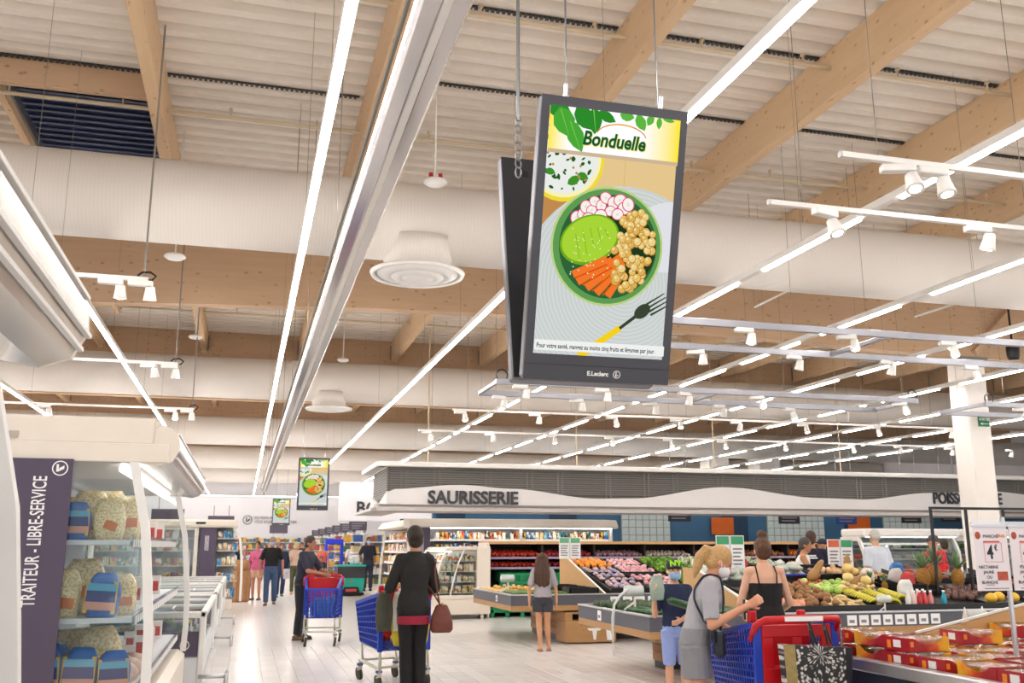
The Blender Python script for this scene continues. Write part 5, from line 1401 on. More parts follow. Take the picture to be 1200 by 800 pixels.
d = empty('table_divider', (5.75, 15.05, .74), 0, 'triangular pale wooden divider with white edge on the courgette table', 'divider')
MB().prism([(0, 0), (2.4, 0), (2.4, .60), (2.1, .60)], 'x', -.012, .012).build('board', PALEWOOD, d); MB().bar((0, -.01, .0), (0, 2.1, .61), .03, .02).build('edge', WHITE, d)
for (key, xa, xb, ya, yb, st) in [('orange', 5.9, 6.5, 16.75, 17.4, .10), ('punnet', 5.9, 6.5, 16.0, 16.7, .13), ('punnet', 5.9, 6.5, 15.2, 15.9, .13), ('radish', 6.6, 7.2, 16.3, 17.4, .10), ('radish', 6.6, 7.2, 15.2, 16.1, .11), ('lettuce', 7.3, 8.0, 16.2, 17.4, .17), ('lettuce', 7.3, 8.0, 15.2, 16.1, .18), ('endive', 8.0, 8.7, 16.0, 17.4, .18), ('herb', 8.7, 9.4, 16.6, 17.4, .17), ('lettuce', 8.2, 9.4, 15.2, 15.9, .2), ('garlic', 8.75, 9.5, 15.9, 16.5, .10), ('endive', 9.4, 10.05, 15.2, 17.4, .22)]:
    pile(key, xa, xb, ya, yb, S1, st, 'on the sloped rack of the courgette table', 1, .3, 1.15)
S1.settle()
# table two: cucumbers and avocados, then the slope
rows('cucumber', 4.42, 10.18, 4, 16, .335, .052, .72, 'on the cucumber table', 2)
pile('avocado', 4.5, 5.7, 11.33, 12.35, F2, .11, 'on the cucumber table', 2, .3); F2.settle()
a2, b2 = .79 - .17 * 10.2, .17
rack(6.0, 10.5, 10.2, 12.35, a2, b2, 'black sloped rack of apples, squash and ginger on the cucumber table', 6, 3)
S2 = Bed(a2, b2, [6.0 + .75 * k for k in range(7)], [10.2 + 2.15 * k / 3 for k in range(4)])
d = empty('table_divider', (5.85, 10.15, .74), 0, 'triangular pale wooden divider on the cucumber table beside the camisole shopper', 'divider')
MB().prism([(0, 0), (2.2, 0), (2.2, .5), (1.9, .5)], 'x', -.012, .012).build('board', PALEWOOD, d); MB().bar((0, -.01, .0), (0, 1.9, .51), .03, .02).build('edge', WHITE, d)
def cluster(key, u0, u1, v0, v1, n, where='on the sloped rack of the cucumber table', s_=1.0):
    random.seed(sum(map(ord, key)) % 1000 + int(u0))
    nx = max(1, int(math.sqrt(n * (u1 - u0) / max(1, (v1 - v0)) * .5))); ny = max(1, math.ceil(n / nx))
    for i in range(nx):
        for j in range(ny):
            u = u0 + (u1 - u0) * (i + .5) / nx + random.uniform(-.3, .3) * (u1 - u0) / nx
            u += (v1 - v0) * random.uniform(-.12, .12); v = v0 + (v1 - v0) * (j + .5) / ny + random.uniform(-.25, .25) * (v1 - v0) / ny
            p = onSlope(u, v, a2, b2)
            p.y = min(max(p.y, 10.24), 12.3); p.x = min(max(p.x, 6.04), 8.2 if key == 'onionw' else 10.46)
            place(key, p, where, s_, S2, .02 * (i % 3))
cluster('redpotato', 918, 942, 706, 714, 14); cluster('kiwi', 922, 962, 688, 706, 18, s_=1.15); cluster('rapple', 938, 966, 680, 690, 12)
cluster('gapple', 950, 992, 684, 700, 20, s_=1.15); cluster('kiwi', 945, 978, 702, 714, 12, s_=1.1)
cluster('melon', 988, 1015, 684, 702, 12, s_=1.0); cluster('ginger', 978, 1034, 698, 714, 44, s_=1.2)
pile('saladbag', 6.80, 7.45, 11.68, 12.30, S2, .20, 'on the sloped rack of the cucumber table', 2, .2, 1.2); pile('saladbag', 6.05, 6.72, 11.68, 12.30, S2, .20, 'on the sloped rack of the cucumber table', 2, .2, 1.2); cluster('onionw', 962, 990, 664, 676, 16)
cluster('beet', 1108, 1145, 690, 704, 26); pile('sweetpotato', 9.82, 10.43, 11.0, 11.56, S2, .13, 'on the sloped rack of the cucumber table', 1, .2, 1.1); pile('sweetpotato', 9.05, 9.72, 11.7, 12.3, S2, .13, 'on the sloped rack of the cucumber table', 1, .2, 1.1)
cluster('gapple', 956, 980, 688, 698, 3); cluster('onion', 948, 962, 668, 676, 5)
for k in range(10):                                                # parsnips side by side down the slope
    y = 11.83 + .35 * (k // 5); o = inst('parsnip', KIND['parsnip'][1], None, (8.33 + .088 * (k % 5), y, a2 + b2 * y + .042), (Matrix.Rotation(math.atan(b2), 3, 'X') @ Matrix.Rotation(PI / 2 * (1 if k % 2 else -1), 3, 'Z')).to_euler(), 1.25); tag(o, 'long pale parsnip on the sloped rack of the cucumber table', 'parsnip', 'parsnip on the sloped rack of the cucumber table')
def on2(x, y, dz=0): return Vector((x, y, a2 + b2 * y + dz))
# butternut squashes
BUT = mat('butternut_skin', '#a37a46', .5, var=.15)
for (x, y, a) in [(7.37, 11.50, .9), (7.86, 11.52, 1.5), (7.70, 11.10, .5)]:
    p = on2(x, y, .17 * math.sin(a) - .10); S2.posts.append((x - .05 * math.cos(a), y, .085))
    o = MB().tube([(-.17, 0, 0), (-.15, 0, 0), (-.08, 0, 0), (0, 0, .0), (.12, 0, .0), (.17, 0, 0)], [.02, .06, .075, .05, .042, .02], 10).xf(Matrix.Rotation(-a, 4, 'Y')).build('butternut_squash', BUT, None, True, (p.x, p.y, p.z + .16)); tag(o, 'long brown butternut squash standing in a black crate', 'squash', 'butternut squashes')
# bananas
BAN = fmat('banana_peel', '#b8b83a', '#e6cf4a', .4)
banm = MB().tube([(.1 * math.cos(t_), 0, .1 * math.sin(t_)) for t_ in [.3 + .26 * k for k in range(9)]], [.006, .014, .018, .02, .02, .02, .018, .012, .006], 7).mesh('banana', BAN, True)
ban = [(7.37, 10.29 + .047 * k) for k in range(13)] + [(7.63, 10.29 + .047 * k) for k in range(12)] + [(7.88, 10.46 + .047 * k) for k in range(9)]
for x, y in ban:
    o = inst('banana', banm, None, on2(x, y, -.022), (0, 0, random.uniform(-.05, .05)), 1.1); tag(o, 'greenish yellow banana on the sloped rack', 'banana', 'bananas on the cucumber table'); S2.posts += [(x - .06, y, .06), (x + .06, y, .06)]
# pineapples
PINE = mat('pineapple_skin', '#a8752c', .7, var=.3, scale=30, bump=.8, bscale=60); PLEAF = fmat('pineapple_leaf', '#5f7d52', '#93ab7d', .5)
def pineapple(x, y, s_, lb, nleaf=40):
    p = on2(x, y); u = x * 100; S2.posts.append((x, y, .08 * s_))
    o = empty('pineapple', (p.x, p.y, p.z), 0, lb, 'pineapple', 'pineapples')
    o.scale = (s_,) * 3
    MB().ball((0, 0, .11), (.07, .07, .11), 12, 9).build('fruit_body', PINE, o, True)
    b = MB(); rn = random.Random(int(u))
    for k in range(nleaf):
        a = rn.uniform(0, 2 * PI); e = rn.uniform(.35, 1.5); Lf = rn.uniform(.12, .22); d = Vector((math.cos(a) * math.cos(e), math.sin(a) * math.cos(e), math.sin(e))); s2_ = d.cross(Vector((0, 0, 1))).normalized() * .012
        q = Vector((0, 0, .2)); b.add([q - s2_, q + s2_, q + d * Lf * .6 + s2_ * .8, q + d * Lf, q + d * Lf * .6 - s2_ * .8], [(0, 1, 2, 3, 4)])
    b.build('crown', PLEAF, o)
pineapple(8.83, 11.24, 1.3, 'pineapple with large grey-green crown on the cucumber table', 70); pineapple(9.13, 11.38, 1.35, 'pineapple with large grey-green crown on the cucumber table', 70); pineapple(9.36, 11.22, 1.25, 'pineapple with large grey-green crown on the cucumber table', 60)
pineapple(7.96, 11.18, .7, 'small pineapple beside the bananas'); pineapple(8.13, 11.12, .6, 'small pineapple beside the bananas')
# bottles of juice
JC = [('#e6e2dc', 'white'), ('#e8c9c4', 'pale pink'), ('#c23a3f', 'red'), ('#c94a4a', 'red'), ('#d98a8a', 'pink'), ('#1f9ab5', 'turquoise')]
for k, (x, y) in enumerate([(7.82, 10.26), (7.90, 10.26), (7.98, 10.26), (8.06, 10.26), (8.14, 10.26), (7.94, 10.345), (8.02, 10.345), (8.10, 10.345), (8.33, 10.26)]):
    p = on2(x, y, .004); S2.posts.append((x, y, .036)); c_, nm = JC[5] if k == 8 else JC[k % 5]
    o = empty('juice_bottle', (p.x, p.y, p.z), 0, 'small %s juice bottle with white cap in front of the pineapples' % nm, 'bottle', 'juice bottles on the cucumber table')
    MB().lathe([(.03, 0), (.034, .01), (.034, .10), (.016, .15), (.014, .17)], n=12).build('body', mat('juice_' + c_[1:], c_, .2), o, True); MB().cyl((0, 0, .17), (0, 0, .19), .017, n=8).build('cap', PRINT_WHITE, o)
# crates and bagged goods along the far side of table two
for (x, y, c_, lb) in [(8.87, 11.86, '#3f7fc4', 'blue plastic bag of carrots behind the pineapples'), (8.475, 11.12, '#c9372c', 'red plastic bag of potatoes in the black basket'), (8.475, 11.36, '#d8d2cc', 'white plastic bag in the black basket beside the red one'), (8.10, 11.46, '#e8e6e2', 'white wrapped pack behind the small pineapples'), (8.12, 10.72, '#eeeeea', 'white wrapped pack beside the bananas')]:
    o = inst('produce_bag', bag_mesh(mat('pbag_' + c_[1:], c_, .3, var=.2), .20, .13, .22, int(x * 130)), None, on2(x, y, .026 if 'basket' in lb else .012), (math.atan(b2), 0, 0)); tag(o, lb, 'bag'); S2.posts.append((x, y, .11))
for (x0, x1, y0, y1, lb) in [(6.79, 7.46, 11.67, 12.31, 'blue edged crate of salad bags'), (7.54, 8.21, 11.67, 12.31, 'black crate of golden onions'), (8.29, 8.66, 10.98, 11.50, 'black basket between the bananas and the pineapples'), (9.79, 10.46, 10.96, 11.59, 'black crate of sweet potatoes')]:
    o = empty('produce_crate', on2((x0 + x1) / 2, (y0 + y1) / 2, .004), 0, lb, 'crate', 'crates on the cucumber table'); o.rotation_euler[0] = math.atan(b2)
    m_ = mat('blue_edge', '#2b3fb0', .4) if 'blue' in lb else BLACK; w_, d_ = (x1 - x0) / 2, (y1 - y0) / 2
    MB().box(-w_, w_, -d_, -d_ + .02, 0, .1).box(-w_, w_, d_ - .02, d_, 0, .12).box(-w_, -w_ + .02, -d_ + .02, d_ - .02, 0, .11).box(w_ - .02, w_, -d_ + .02, d_ - .02, 0, .11).box(-w_ + .02, w_ - .02, -d_ + .02, d_ - .02, 0, .02).build('crate_body', BLACK, o)
    MB().bbox(-w_ - .004, w_ + .004, -d_ - .006, -d_ + .02, .09, .115, .003).build('rim', m_, o)
    S2.crates.append((x0, x1, y0, y1))
for (x, y) in [(9.11, 10.36), (9.28, 10.42), (9.45, 10.36)]:
    p = on2(x, y, .008); S2.posts.append((x, y, .08)); o = MB().ball((0, 0, .06), (.075, .075, .065), 12, 8, wob(3, .05)).build('yellow_melon', fmat('melon_yellow', '#e0a81c', '#f0c84a'), None, True, p); tag(o, 'round yellow melon near the price signs', 'melon', 'yellow melons')
# black display frame
t = empty('display_gantry', (8.75, 10.88, .75), 0, 'tall thin black frame standing on the end of the cucumber table', 'frame')
for x in (0, .55, 1.15, 1.69):
    S2.posts.append((8.75 + x, 10.88, .018)); MB().bbox(x - .017, x + .017, -.017, .017, a2 + b2 * 10.88 - .752, 1.25, .004).build('post', BLACK, t)
MB().bbox(-.017, 1.8, -.017, .017, 1.25, 1.284, .004).build('top_bar', BLACK, t)
S2.settle()
# price signs on poles
def price_sign(x, y, z0, z1, zt, w_, heads, lb):
    t = empty('price_sign', (x, y, z0), 0, lb, 'price sign', 'price signs on poles')
    MB().cyl((0, .012, 0), (0, .012, zt - z0), .012, n=8).build('pole', ALU, t)
    for k, hc in enumerate(heads):
        xx = (k - len(heads) / 2) * w_ * 1.06 + .01
        s = MB().box(0, w_, -.008, 0, z1 - z0, zt - z0).build('sheet', PRICE, t, False, (xx, 0, 0))
        H_ = zt - z1
        MB().box(.01, w_ - .01, -.010, -.008, zt - z0 - H_ * .26, zt - z0 - .01).build('sheet_header', mat('head_' + hc[1:], hc, .5, var=0), s)
        l = MB()
        for i in range(5): l.box(w_ * .15, w_ * (.85 - .08 * (i % 3)), -.010, -.008, zt - z0 - H_ * (.42 + .11 * i), zt - z0 - H_ * (.37 + .11 * i))
        l.build('sheet_print', mat('grey_print', '#8a8890', .6), s)
    return t
price_sign(5.75, 16.9, 1.1, 1.30, 1.68, .20, ['#6fae84', '#6fae84'], 'pair of price sheets with green headers above the radishes')
price_sign(6.58, 12.375, .72, 1.20, 1.67, .21, ['#3f9a6a', '#3f9a6a'], 'pair of price sheets with green headers behind the blonde shopper')
price_sign(8.34, 12.375, .72, 1.19, 1.62, .20, ['#d96a4a', '#3f9a6a'], 'pair of price sheets with orange and green headers above the onions')
# oak waste box with pictogram
t = empty('waste_box', (5.02, 15.0, 0), 0, 'oak waste box with white hand-wash pictogram under the courgette table', 'waste box')
MB().bbox(0, .86, 0, .5, .02, .36, .01).build('body', OAK, t)
MB().bbox(0, .12, 0, .5, .36, .46, .006).bbox(.74, .86, 0, .5, .36, .46, .006).bbox(.12, .74, .4, .5, .36, .46, .006).bbox(.0, .86, .0, .5, .46, .49, .006).build('opening_frame', OAK, t)
MB().box(.12, .74, .36, .4, .36, .46).build('opening', BLACK, t)
pic = MB(); 
pic.add([(.36, -.004, .24), (.62, -.004, .24), (.58, -.004, .20), (.40, -.004, .20)], [(0, 1, 2, 3)]).add([(.45, -.004, .20), (.53, -.004, .20), (.51, -.004, .06), (.47, -.004, .06)], [(0, 1, 2, 3)])
pic.add([(.60, -.004, .34), (.72, -.004, .36), (.80, -.004, .05), (.70, -.004, .05), (.68, -.004, .28), (.52, -.004, .28), (.50, -.004, .31)], [(0, 1, 2, 3, 4, 5, 6)])
pic.build('pictogram', PRINT_WHITE, t)
# bag rolls: dispensers and torn bags hanging
POLY = mat('bag_film_white', '#e6ece8', .3, var=.1, alpha=.62)
def bag_roll(x, y, z, hang, lb, s_=1.0):
    t = empty('bag_dispenser', (x, y, z), 0, lb, 'bag dispenser', 'bag roll dispensers'); t.scale = (s_,) * 3
    MB().cyl((0, 0, 0), (0, 0, .22), .015, n=8).bar((0, 0, .14), (-.14, 0, .05), .02).build('stand', WHITE, t)
    MB().cyl((-.12, 0, .27), (.1, 0, .27), .065, n=18).build('roll', POLY, t, True); MB().cyl((-.13, 0, .27), (.11, 0, .27), .03, n=10).build('core', WHITE, t)
    if hang:
        b = MB(); pts = [(-.1, -.05, .30), (-.22, -.08, .22), (-.30, -.09, .12), (-.325, -.10, -.02), (-.33, -.10, -.2), (-.325, -.09, -.46)]
        b.tube(pts, [.016, .018, .014, .020, .016, .008], 7).build('torn_bag', POLY, t, True)
bag_roll(4.35, 16.03, .72, False, 'white bag roll dispenser on the corner of the courgette table')
bag_roll(4.62, 11.15, .72, True, 'bag roll with a torn bag hanging over the cucumber table edge')
bag_roll(7.42, 10.175, .72, False, 'bag roll dispenser in front of the bananas', .7)

# ---------------------------------------------------------------- bin of boxed peaches
t = empty('peach_bin', (4.09, 2.4, 0), 0, 'dark blue display bin stacked with red and yellow peach boxes', 'display bin')
NAVYB = mat('bin_navy', '#2b2f3f', .5, var=.06)
MB().box(0, 4.2, 0, 4.4, .1, .74).build('bin_body', NAVYB, t)
MB().bbox(-.03, 4.25, 4.35, 4.43, .70, .78, .01).bbox(-.04, .04, -.03, 4.43, .70, .78, .01).build('edge_trim', ALU, t)
MB().box(-.03, .0, .1, 4.3, .52, .56).build('lower_rail', PURPLE, t)
MB().box(.04, 4.2, .1, 4.35, .74, .755).build('bin_floor', OAK, t)
d = empty('table_divider', (5.0, 6.5, .757), 0, 'pale wooden divider board behind the peach boxes', 'divider')
MB().prism([(0, 0), (3.2, 0), (3.2, .38), (1.3, .36), (0, .09)], 'y', -.012, .012).build('board', PALEWOOD, d); MB().bar((0, 0, .12), (1.3, 0, .365), .03, .015).build('edge', WHITE, d)
REDB = mat('peach_box_red', '#b3202a', .4, var=.2, scale=12); YELB = mat('peach_box_yellow', '#e6a91f', .4, var=.12, scale=12); KR = mat('peach_box_inner', '#c99a63', .6)
PEACH = fmat('peach_skin', '#c9604a', '#eec0a4', .5)
bx = {}
BOXP = bpy.data.materials.new('peach_box_print'); BOXP.use_nodes = True
def _boxp():
    nt = BOXP.node_tree; b = nt.nodes['Principled BSDF']; L = nt.links.new; b.inputs['Roughness'].default_value = .4
    tc = nt.nodes.new('ShaderNodeTexCoord'); sx = nt.nodes.new('ShaderNodeSeparateXYZ'); n = nt.nodes.new('ShaderNodeTexNoise'); n.inputs['Scale'].default_value = 11
    ml = nt.nodes.new('ShaderNodeMath'); ml.operation = 'MULTIPLY_ADD'; ml.inputs[1].default_value = 2.3; ml.inputs[2].default_value = .15
    ad = nt.nodes.new('ShaderNodeMath'); ad.operation = 'MULTIPLY_ADD'; ad.inputs[1].default_value = .6
    cr = nt.nodes.new('ShaderNodeValToRGB'); el = cr.color_ramp.elements
    el[0].position = .25; el[0].color = C('#a51a26'); el[1].position = .85; el[1].color = C('#eeb42a'); e = el.new(.55); e.color = C('#cf4a2a'); e = el.new(.68); e.color = C('#e8932a')
    L(tc.outputs['Object'], sx.inputs[0]); L(tc.outputs['Object'], n.inputs['Vector']); L(sx.outputs[0], ml.inputs[0]); L(n.outputs['Fac'], ad.inputs[0]); L(ml.outputs[0], ad.inputs[2]); L(ad.outputs[0], cr.inputs[0]); L(cr.outputs[0], b.inputs['Base Color'])
_boxp()
cut = [(-.2, 0), (.2, 0), (.2, .11), (.14, .105), (.09, .07), (0, .052), (-.09, .066), (-.14, .10), (-.2, .11)]
b = MB(); b.prism(cut, 'y', -.145, -.14); b.prism(cut, 'y', .14, .145); b.box(-.2, -.195, -.14, .14, 0, .105); bx['red'] = b.mesh('box_wall', BOXP)
bx['yel'] = MB().box(.195, .2, -.14, .14, 0, .105).mesh('yellow_end', YELB)
bx['base'] = MB().box(-.195, .195, -.14, .14, 0, .012).mesh('box_floor', KR)
b = MB().bbox(-.19, .19, -.135, .135, .06, .112, .03); b.f = b.f[1:]; bx['film'] = b.mesh('clear_film', FILM, True)       # open below, drawn over the fruit
bx['lab'] = MB().box(-.205, -.2, -.05, .03, .03, .085).mesh('box_label', PRINT_WHITE)
bx['icon'] = MB().box(-.204, -.2, .06, .10, .02, .08).box(-.19, -.16, -.1478, -.1448, .04, .08).mesh('box_emblem', mat('emblem_orange', '#ef8a2a', .5))
pm = MB().ball((0, 0, 0), .046, 8, 6).mesh('peach', PEACH, True)
def peach_box(x, y, z, rz, s_=1.0):
    o = empty('peach_box', (x, y, z), rz, 'red and yellow cardboard box of wrapped peaches on the dark blue bin', 'fruit box', 'boxes of peaches on the bin'); o.scale = (.82, .82, .82)
    for k, nm in (('red', 'box_wall'), ('yel', 'yellow_end'), ('base', 'box_floor'), ('film', 'clear_film'), ('lab', 'box_label'), ('icon', 'box_emblem')): inst(nm, bx[k], o)
    for i in range(3):
        for j in range(2):
            if i == 2 and j == 1: continue
            a = Vector((-.115 + .115 * i, -.06 + .12 * j)) * .82; c_, s = math.cos(rz), math.sin(rz)
            q = inst('peach', pm, None, (x + a.x * c_ - a.y * s, y + a.x * s + a.y * c_, z + .049), (0, 0, random.uniform(0, 6)), random.uniform(.76, .84)); tag(q, 'pink peach wrapped in a red and yellow box', 'peach', 'peaches in the boxes')
random.seed(9)
for i in range(6):
    for j in range(9):
        y = 6.28 - .335 * j + .06 * (i % 2); x = 4.31 + .36 * i
        h_ = 1 if (j in (0, 1) and i < 1) or (i + 2 * j) % 9 == 4 else 0
        for l in range(h_ + 1): peach_box(x + .02 * l, y + .03 * l, .757 + .094 * l, random.uniform(-.1, .1) + (PI / 2 if (i + j) % 3 == 1 else 0))
t = empty('price_sign', (4.83, 5.3, .76), 0, 'pair of tall white price sheets reading 4 euros above the peach boxes', 'price sign', 'price signs on poles')
MB().cyl((.0, .02, 0), (.0, .02, .95), .016, n=10).build('pole', ALU, t)
MB().box(-.27, .5, -.012, .004, .885, .92).build('clip_rail', thin_glass('clip_clear', '#e8e8ee', .55), t)
RED_P = mat('red_print', '#d9534f', .5, var=0); INK = mat('ink_print', '#33323a', .6, var=0); ORP = mat('orange_print', '#e8863a', .5, var=0)
for x0, l3 in ((-.265, ['NECTARINE', 'JAUNE', 'OU', 'BLANCHE']), (.02, ['PÊCHE', 'JAUNE', 'OU', 'BLANCHE'])):
    s = MB().box(0, .265, -.006, 0, .48, .90).build('sheet', mat('sheet_lilac', '#efe9ee', .5, var=.02), t, False, (x0, 0, 0))
    text('sheet_heading', 'MARCHÉ', .030, INK, s, (.075, -.008, .815), ext=.0005); text('sheet_heading', 'FRAIS', .030, ORP, s, (.19, -.008, .818), ext=.0005, sx=.8)
    MB().ball((.035, -.007, .83), (.022, .002, .025), 8, 6).build('fruit_picture', mat('pic_red', '#c25a44', .6, var=.4, scale=60), s)
    MB().box(.075, .20, -.008, -.006, .785, .795).build('red_bar', RED_P, s)
    f = MB(); f.box(.075, .215, -.0075, -.006, .66, .664).box(.075, .215, -.0075, -.006, .78, .784).box(.075, .079, -.0075, -.006, .66, .784).box(.211, .215, -.0075, -.006, .66, .784); f.build('price_frame', mat('pale_red_print', '#e3a5a0', .6, var=0), s)
    text('price_figure', '4', .125, INK, s, (.095, -.008, .682), ext=.0005, bold=.002, sx=.8); text('price_figure', '€', .05, INK, s, (.155, -.008, .735), ext=.0005, bold=.001, sx=.7)
    for k, w_ in enumerate(l3): text('variety_name', w_, .028, INK, s, (.095, -.008, .62 - .032 * k), ext=.0005, align='CENTER')
    MB().box(.16, .24, -.008, -.006, .545, .60).build('fruit_picture', MATS['pic_red'], s)
    MB().box(.05, .24, -.008, -.006, .492, .497).box(.07, .13, -.008, -.006, .515, .519).build('small_print', mat('grey_print', '#8a8890', .6), s)
# white roll on the peach bin
o = empty('bag_dispenser', (5.66, 6.62, .887), .3, 'white bag roll with flaps behind the peach boxes', 'bag dispenser', 'bag roll dispensers'); o.scale = (.74, .74, .74)
MB().cyl((-.14, 0, .13), (.14, 0, .13), .06, n=16).build('roll', POLY, o, True)
MB().prism([(-.06, -.176), (.06, -.176), (.08, 0), (.02, .22)], 'x', -.17, -.15).prism([(-.06, -.176), (.06, -.176), (.08, 0), (.02, .22)], 'x', .15, .17).build('bracket', WHITE, o)
# ================================================================ shopping trolleys
TBLUE = mat('trolley_blue', '#1f3fae', .35, var=.05); TRED = mat('trolley_red', '#c4161f', .35, var=.05); TGREY = mat('trolley_frame', '#c9c6b4', .4, .2, var=.08); RUB = mat('wheel_rubber', '#3f3c30', .8)
def lat(mb, p00, p10, p11, p01, nu, nv, w_, t=.012):
    P = [Vector(q) for q in (p00, p10, p11, p01)]
    def at(u, v): return (P[0] * (1 - u) + P[1] * u) * (1 - v) + (P[3] * (1 - u) + P[2] * u) * v
    for i in range(nu + 1): mb.bar(at(i / nu, 0), at(i / nu, 1), w_, t)
    for j in range(nv + 1): mb.bar(at(0, j / nv), at(1, j / nv), w_, t)
def trolley(loc, rz, lb, dens=1, seat=True, s_=1.0):
    """heading +y, handle at y = 0"""
    t = empty('shopping_trolley', loc, rz, lb, 'trolley', 'blue shopping trolleys'); t.scale = (s_,) * 3
    wr, wf, L = .29, .235, .92
    zb0, zb1, zt0, zt1 = .39, .43, 1.0, .86
    nu, nv = (20, 12) if dens > 1 else (14, 8)
    bw = .011 if dens > 1 else .03
    for s in (-1, 1):
        m = MB(); lat(m, (s * (wr - .04), .06, zb0), (s * (wf - .03), L - .10, zb1), (s * wf, L, zt1), (s * wr, .02, zt0), nu, nv, bw)
        m.bar((s * wr, .02, zt0), (s * wf, L, zt1), .035).build('basket_side', TBLUE, t)
    m = MB(); lat(m, (-wf + .03, L - .10, zb1), (wf - .03, L - .10, zb1), (wf, L, zt1), (-wf, L, zt1), max(8, nu // 2), nv, bw); m.bar((-wf, L, zt1), (wf, L, zt1), .04)
    m.build('basket_front', TBLUE, t)
    m = MB(); lat(m, (-wr + .04, .06, zb0), (wr - .04, .06, zb0), (wf - .03, L - .10, zb1), (-wf + .03, L - .10, zb1), 8, 12, bw); m.build('basket_floor', TBLUE, t)
    for s in (-1, 1): MB().bar((s * wr, .01, .38), (s * wr, .01, .99), .05, .03).build('rear_post', TBLUE, t)
    # red handle and folding seat
    h = MB()
    h.tube([(-wr - .02, .05, .90), (-wr - .02, -.02, 1.0), (-wr + .02, -.08, 1.04), (0, -.09, 1.045), (wr - .02, -.08, 1.04), (wr + .02, -.02, 1.0), (wr + .02, .05, .90)], .024, 8).build('handle', TRED, t, True)
    MB().box(-.14, .14, -.117, -.108, 1.03, 1.06).build('handle_card', PRINT_WHITE, t)
    if seat:
        f = MB(); f.bbox(-wr + .03, wr - .03, -.01, .01, .92, 1.0, .005); f.bbox(-wr + .03, wr - .03, -.01, .01, .55, .72, .005)
        for x in (-wr + .03, -.035, wr - .11): f.bbox(x, x + .08 if x != -.035 else x + .07, -.01, .01, .72, .92, .004)
        f.build('seat_flap', TRED, t)
        MB().bbox(-wr + .06, wr - .06, .22, .24, .68, 1.02, .006).build('seat_back', TRED, t)
        MB().bbox(-wr + .05, wr - .05, .02, .22, .70, .715, .004).build('seat_pan', TRED, t)
        for x in (-.2, .18): MB().bbox(x - .03, x + .03, .22, .26, .98, 1.08, .01).build('seat_horn', TRED, t)
    # frame and castors
    f = MB()
    for s in (-1, 1):
        f.tube([(s * (wr - .01), .02, .42), (s * (wr + .0), .0, .30), (s * (wr), .0, .20), (s * (wf - .02), L - .12, .22)], .018, 6)
        f.tube([(s * (wr - .03), .05, .375), (s * (wf - .03), L - .15, .415)], .012, 6)
        f.tube([(s * (wf - .02), L - .2, .22), (s * (wf - .03), L - .12, .43)], .012, 6)
    f.tube([(-wf, L - .12, .22), (wf, L - .12, .22)], .014, 6); f.tube([(-wr, .0, .22), (wr, .0, .22)], .014, 6)
    f.build('chassis', TGREY, t, True)
    for (x, y) in ((-wr, .02), (wr, .02), (-wf + .01, L - .14), (wf - .01, L - .14)):
        c_ = MB().bbox(x - .025, x + .025, y - .03, y + .03, .10, .20, .008).build('castor_fork', TGREY, t)
        MB().box(x - .028, x + .028, y - .03, y + .03, .16, .185).build('castor_ring', TBLUE, c_)
        MB().cyl((x - .018, y + .02, .065), (x + .02, y + .02, .07), .07, n=18).build('wheel', RUB, c_)
    return t
T_W = trolley((1.80, 11.05, 0), R(14), 'blue and red shopping trolley with a yellow bag, held by the woman in black')
T_M = trolley((1.32, 16.5, 0), R(180 - 6), 'blue and red shopping trolley pushed by the man in the navy shirt')
T_G = trolley((3.66, 6.0, 0), R(-2), 'blue and red shopping trolley with a patterned bag beside the woman in grey', 1.3)
trolley((.25, 37.3, 0), R(95), 'blue shopping trolley at the far end of the cream cabinet')
trolley((2.5, 37.0, 0), R(40), 'blue shopping trolley among the shoppers down the aisle')
# tote bag on the grey woman's trolley
tm = bpy.data.materials.new('dandelion_print'); tm.use_nodes = True
def _tote():
    nt = tm.node_tree; b = nt.nodes['Principled BSDF']; L = nt.links.new; b.inputs['Roughness'].default_value = .5
    tc = nt.nodes.new('ShaderNodeTexCoord'); mp = nt.nodes.new('ShaderNodeMapping'); mp.inputs['Location'].default_value = (-.02, 0, -.27)
    gr = nt.nodes.new('ShaderNodeVectorMath'); gr.operation = 'LENGTH'
    sx = nt.nodes.new('ShaderNodeSeparateXYZ'); at = nt.nodes.new('ShaderNodeMath'); at.operation = 'ARCTAN2'
    cb = nt.nodes.new('ShaderNodeCombineXYZ')
    m1 = nt.nodes.new('ShaderNodeMath'); m1.operation = 'MULTIPLY'; m1.inputs[1].default_value = 42
    m2 = nt.nodes.new('ShaderNodeMath'); m2.operation = 'MULTIPLY'; m2.inputs[1].default_value = 6.5
    v = nt.nodes.new('ShaderNodeTexVoronoi'); v.inputs['Scale'].default_value = 1.0
    cr = nt.nodes.new('ShaderNodeValToRGB'); cr.color_ramp.elements[0].position = .30; cr.color_ramp.elements[0].color = C('#d8d3cc'); cr.color_ramp.elements[1].position = .50; cr.color_ramp.elements[1].color = C('#2a292b')
    L(tc.outputs['Object'], mp.inputs[0]); L(mp.outputs[0], gr.inputs[0]); L(mp.outputs[0], sx.inputs[0]); L(sx.outputs[0], at.inputs[0]); L(sx.outputs[2], at.inputs[1])
    L(gr.outputs['Value'], m1.inputs[0]); L(at.outputs[0], m2.inputs[0]); L(m1.outputs[0], cb.inputs[0]); L(m2.outputs[0], cb.inputs[1]); L(cb.outputs[0], v.inputs['Vector']); L(v.outputs['Distance'], cr.inputs[0]); L(cr.outputs[0], b.inputs['Base Color'])
_tote()
o = empty('tote_bag', (3.69, 5.865, .55), R(-2), 'black shopping bag with a white dandelion print hanging on the trolley handle', 'bag')
MB().prism([(-.22, 0), (.23, -.01), (.26, .31), (-.24, .34)], 'y', -.06, .02).build('bag_body', tm, o)
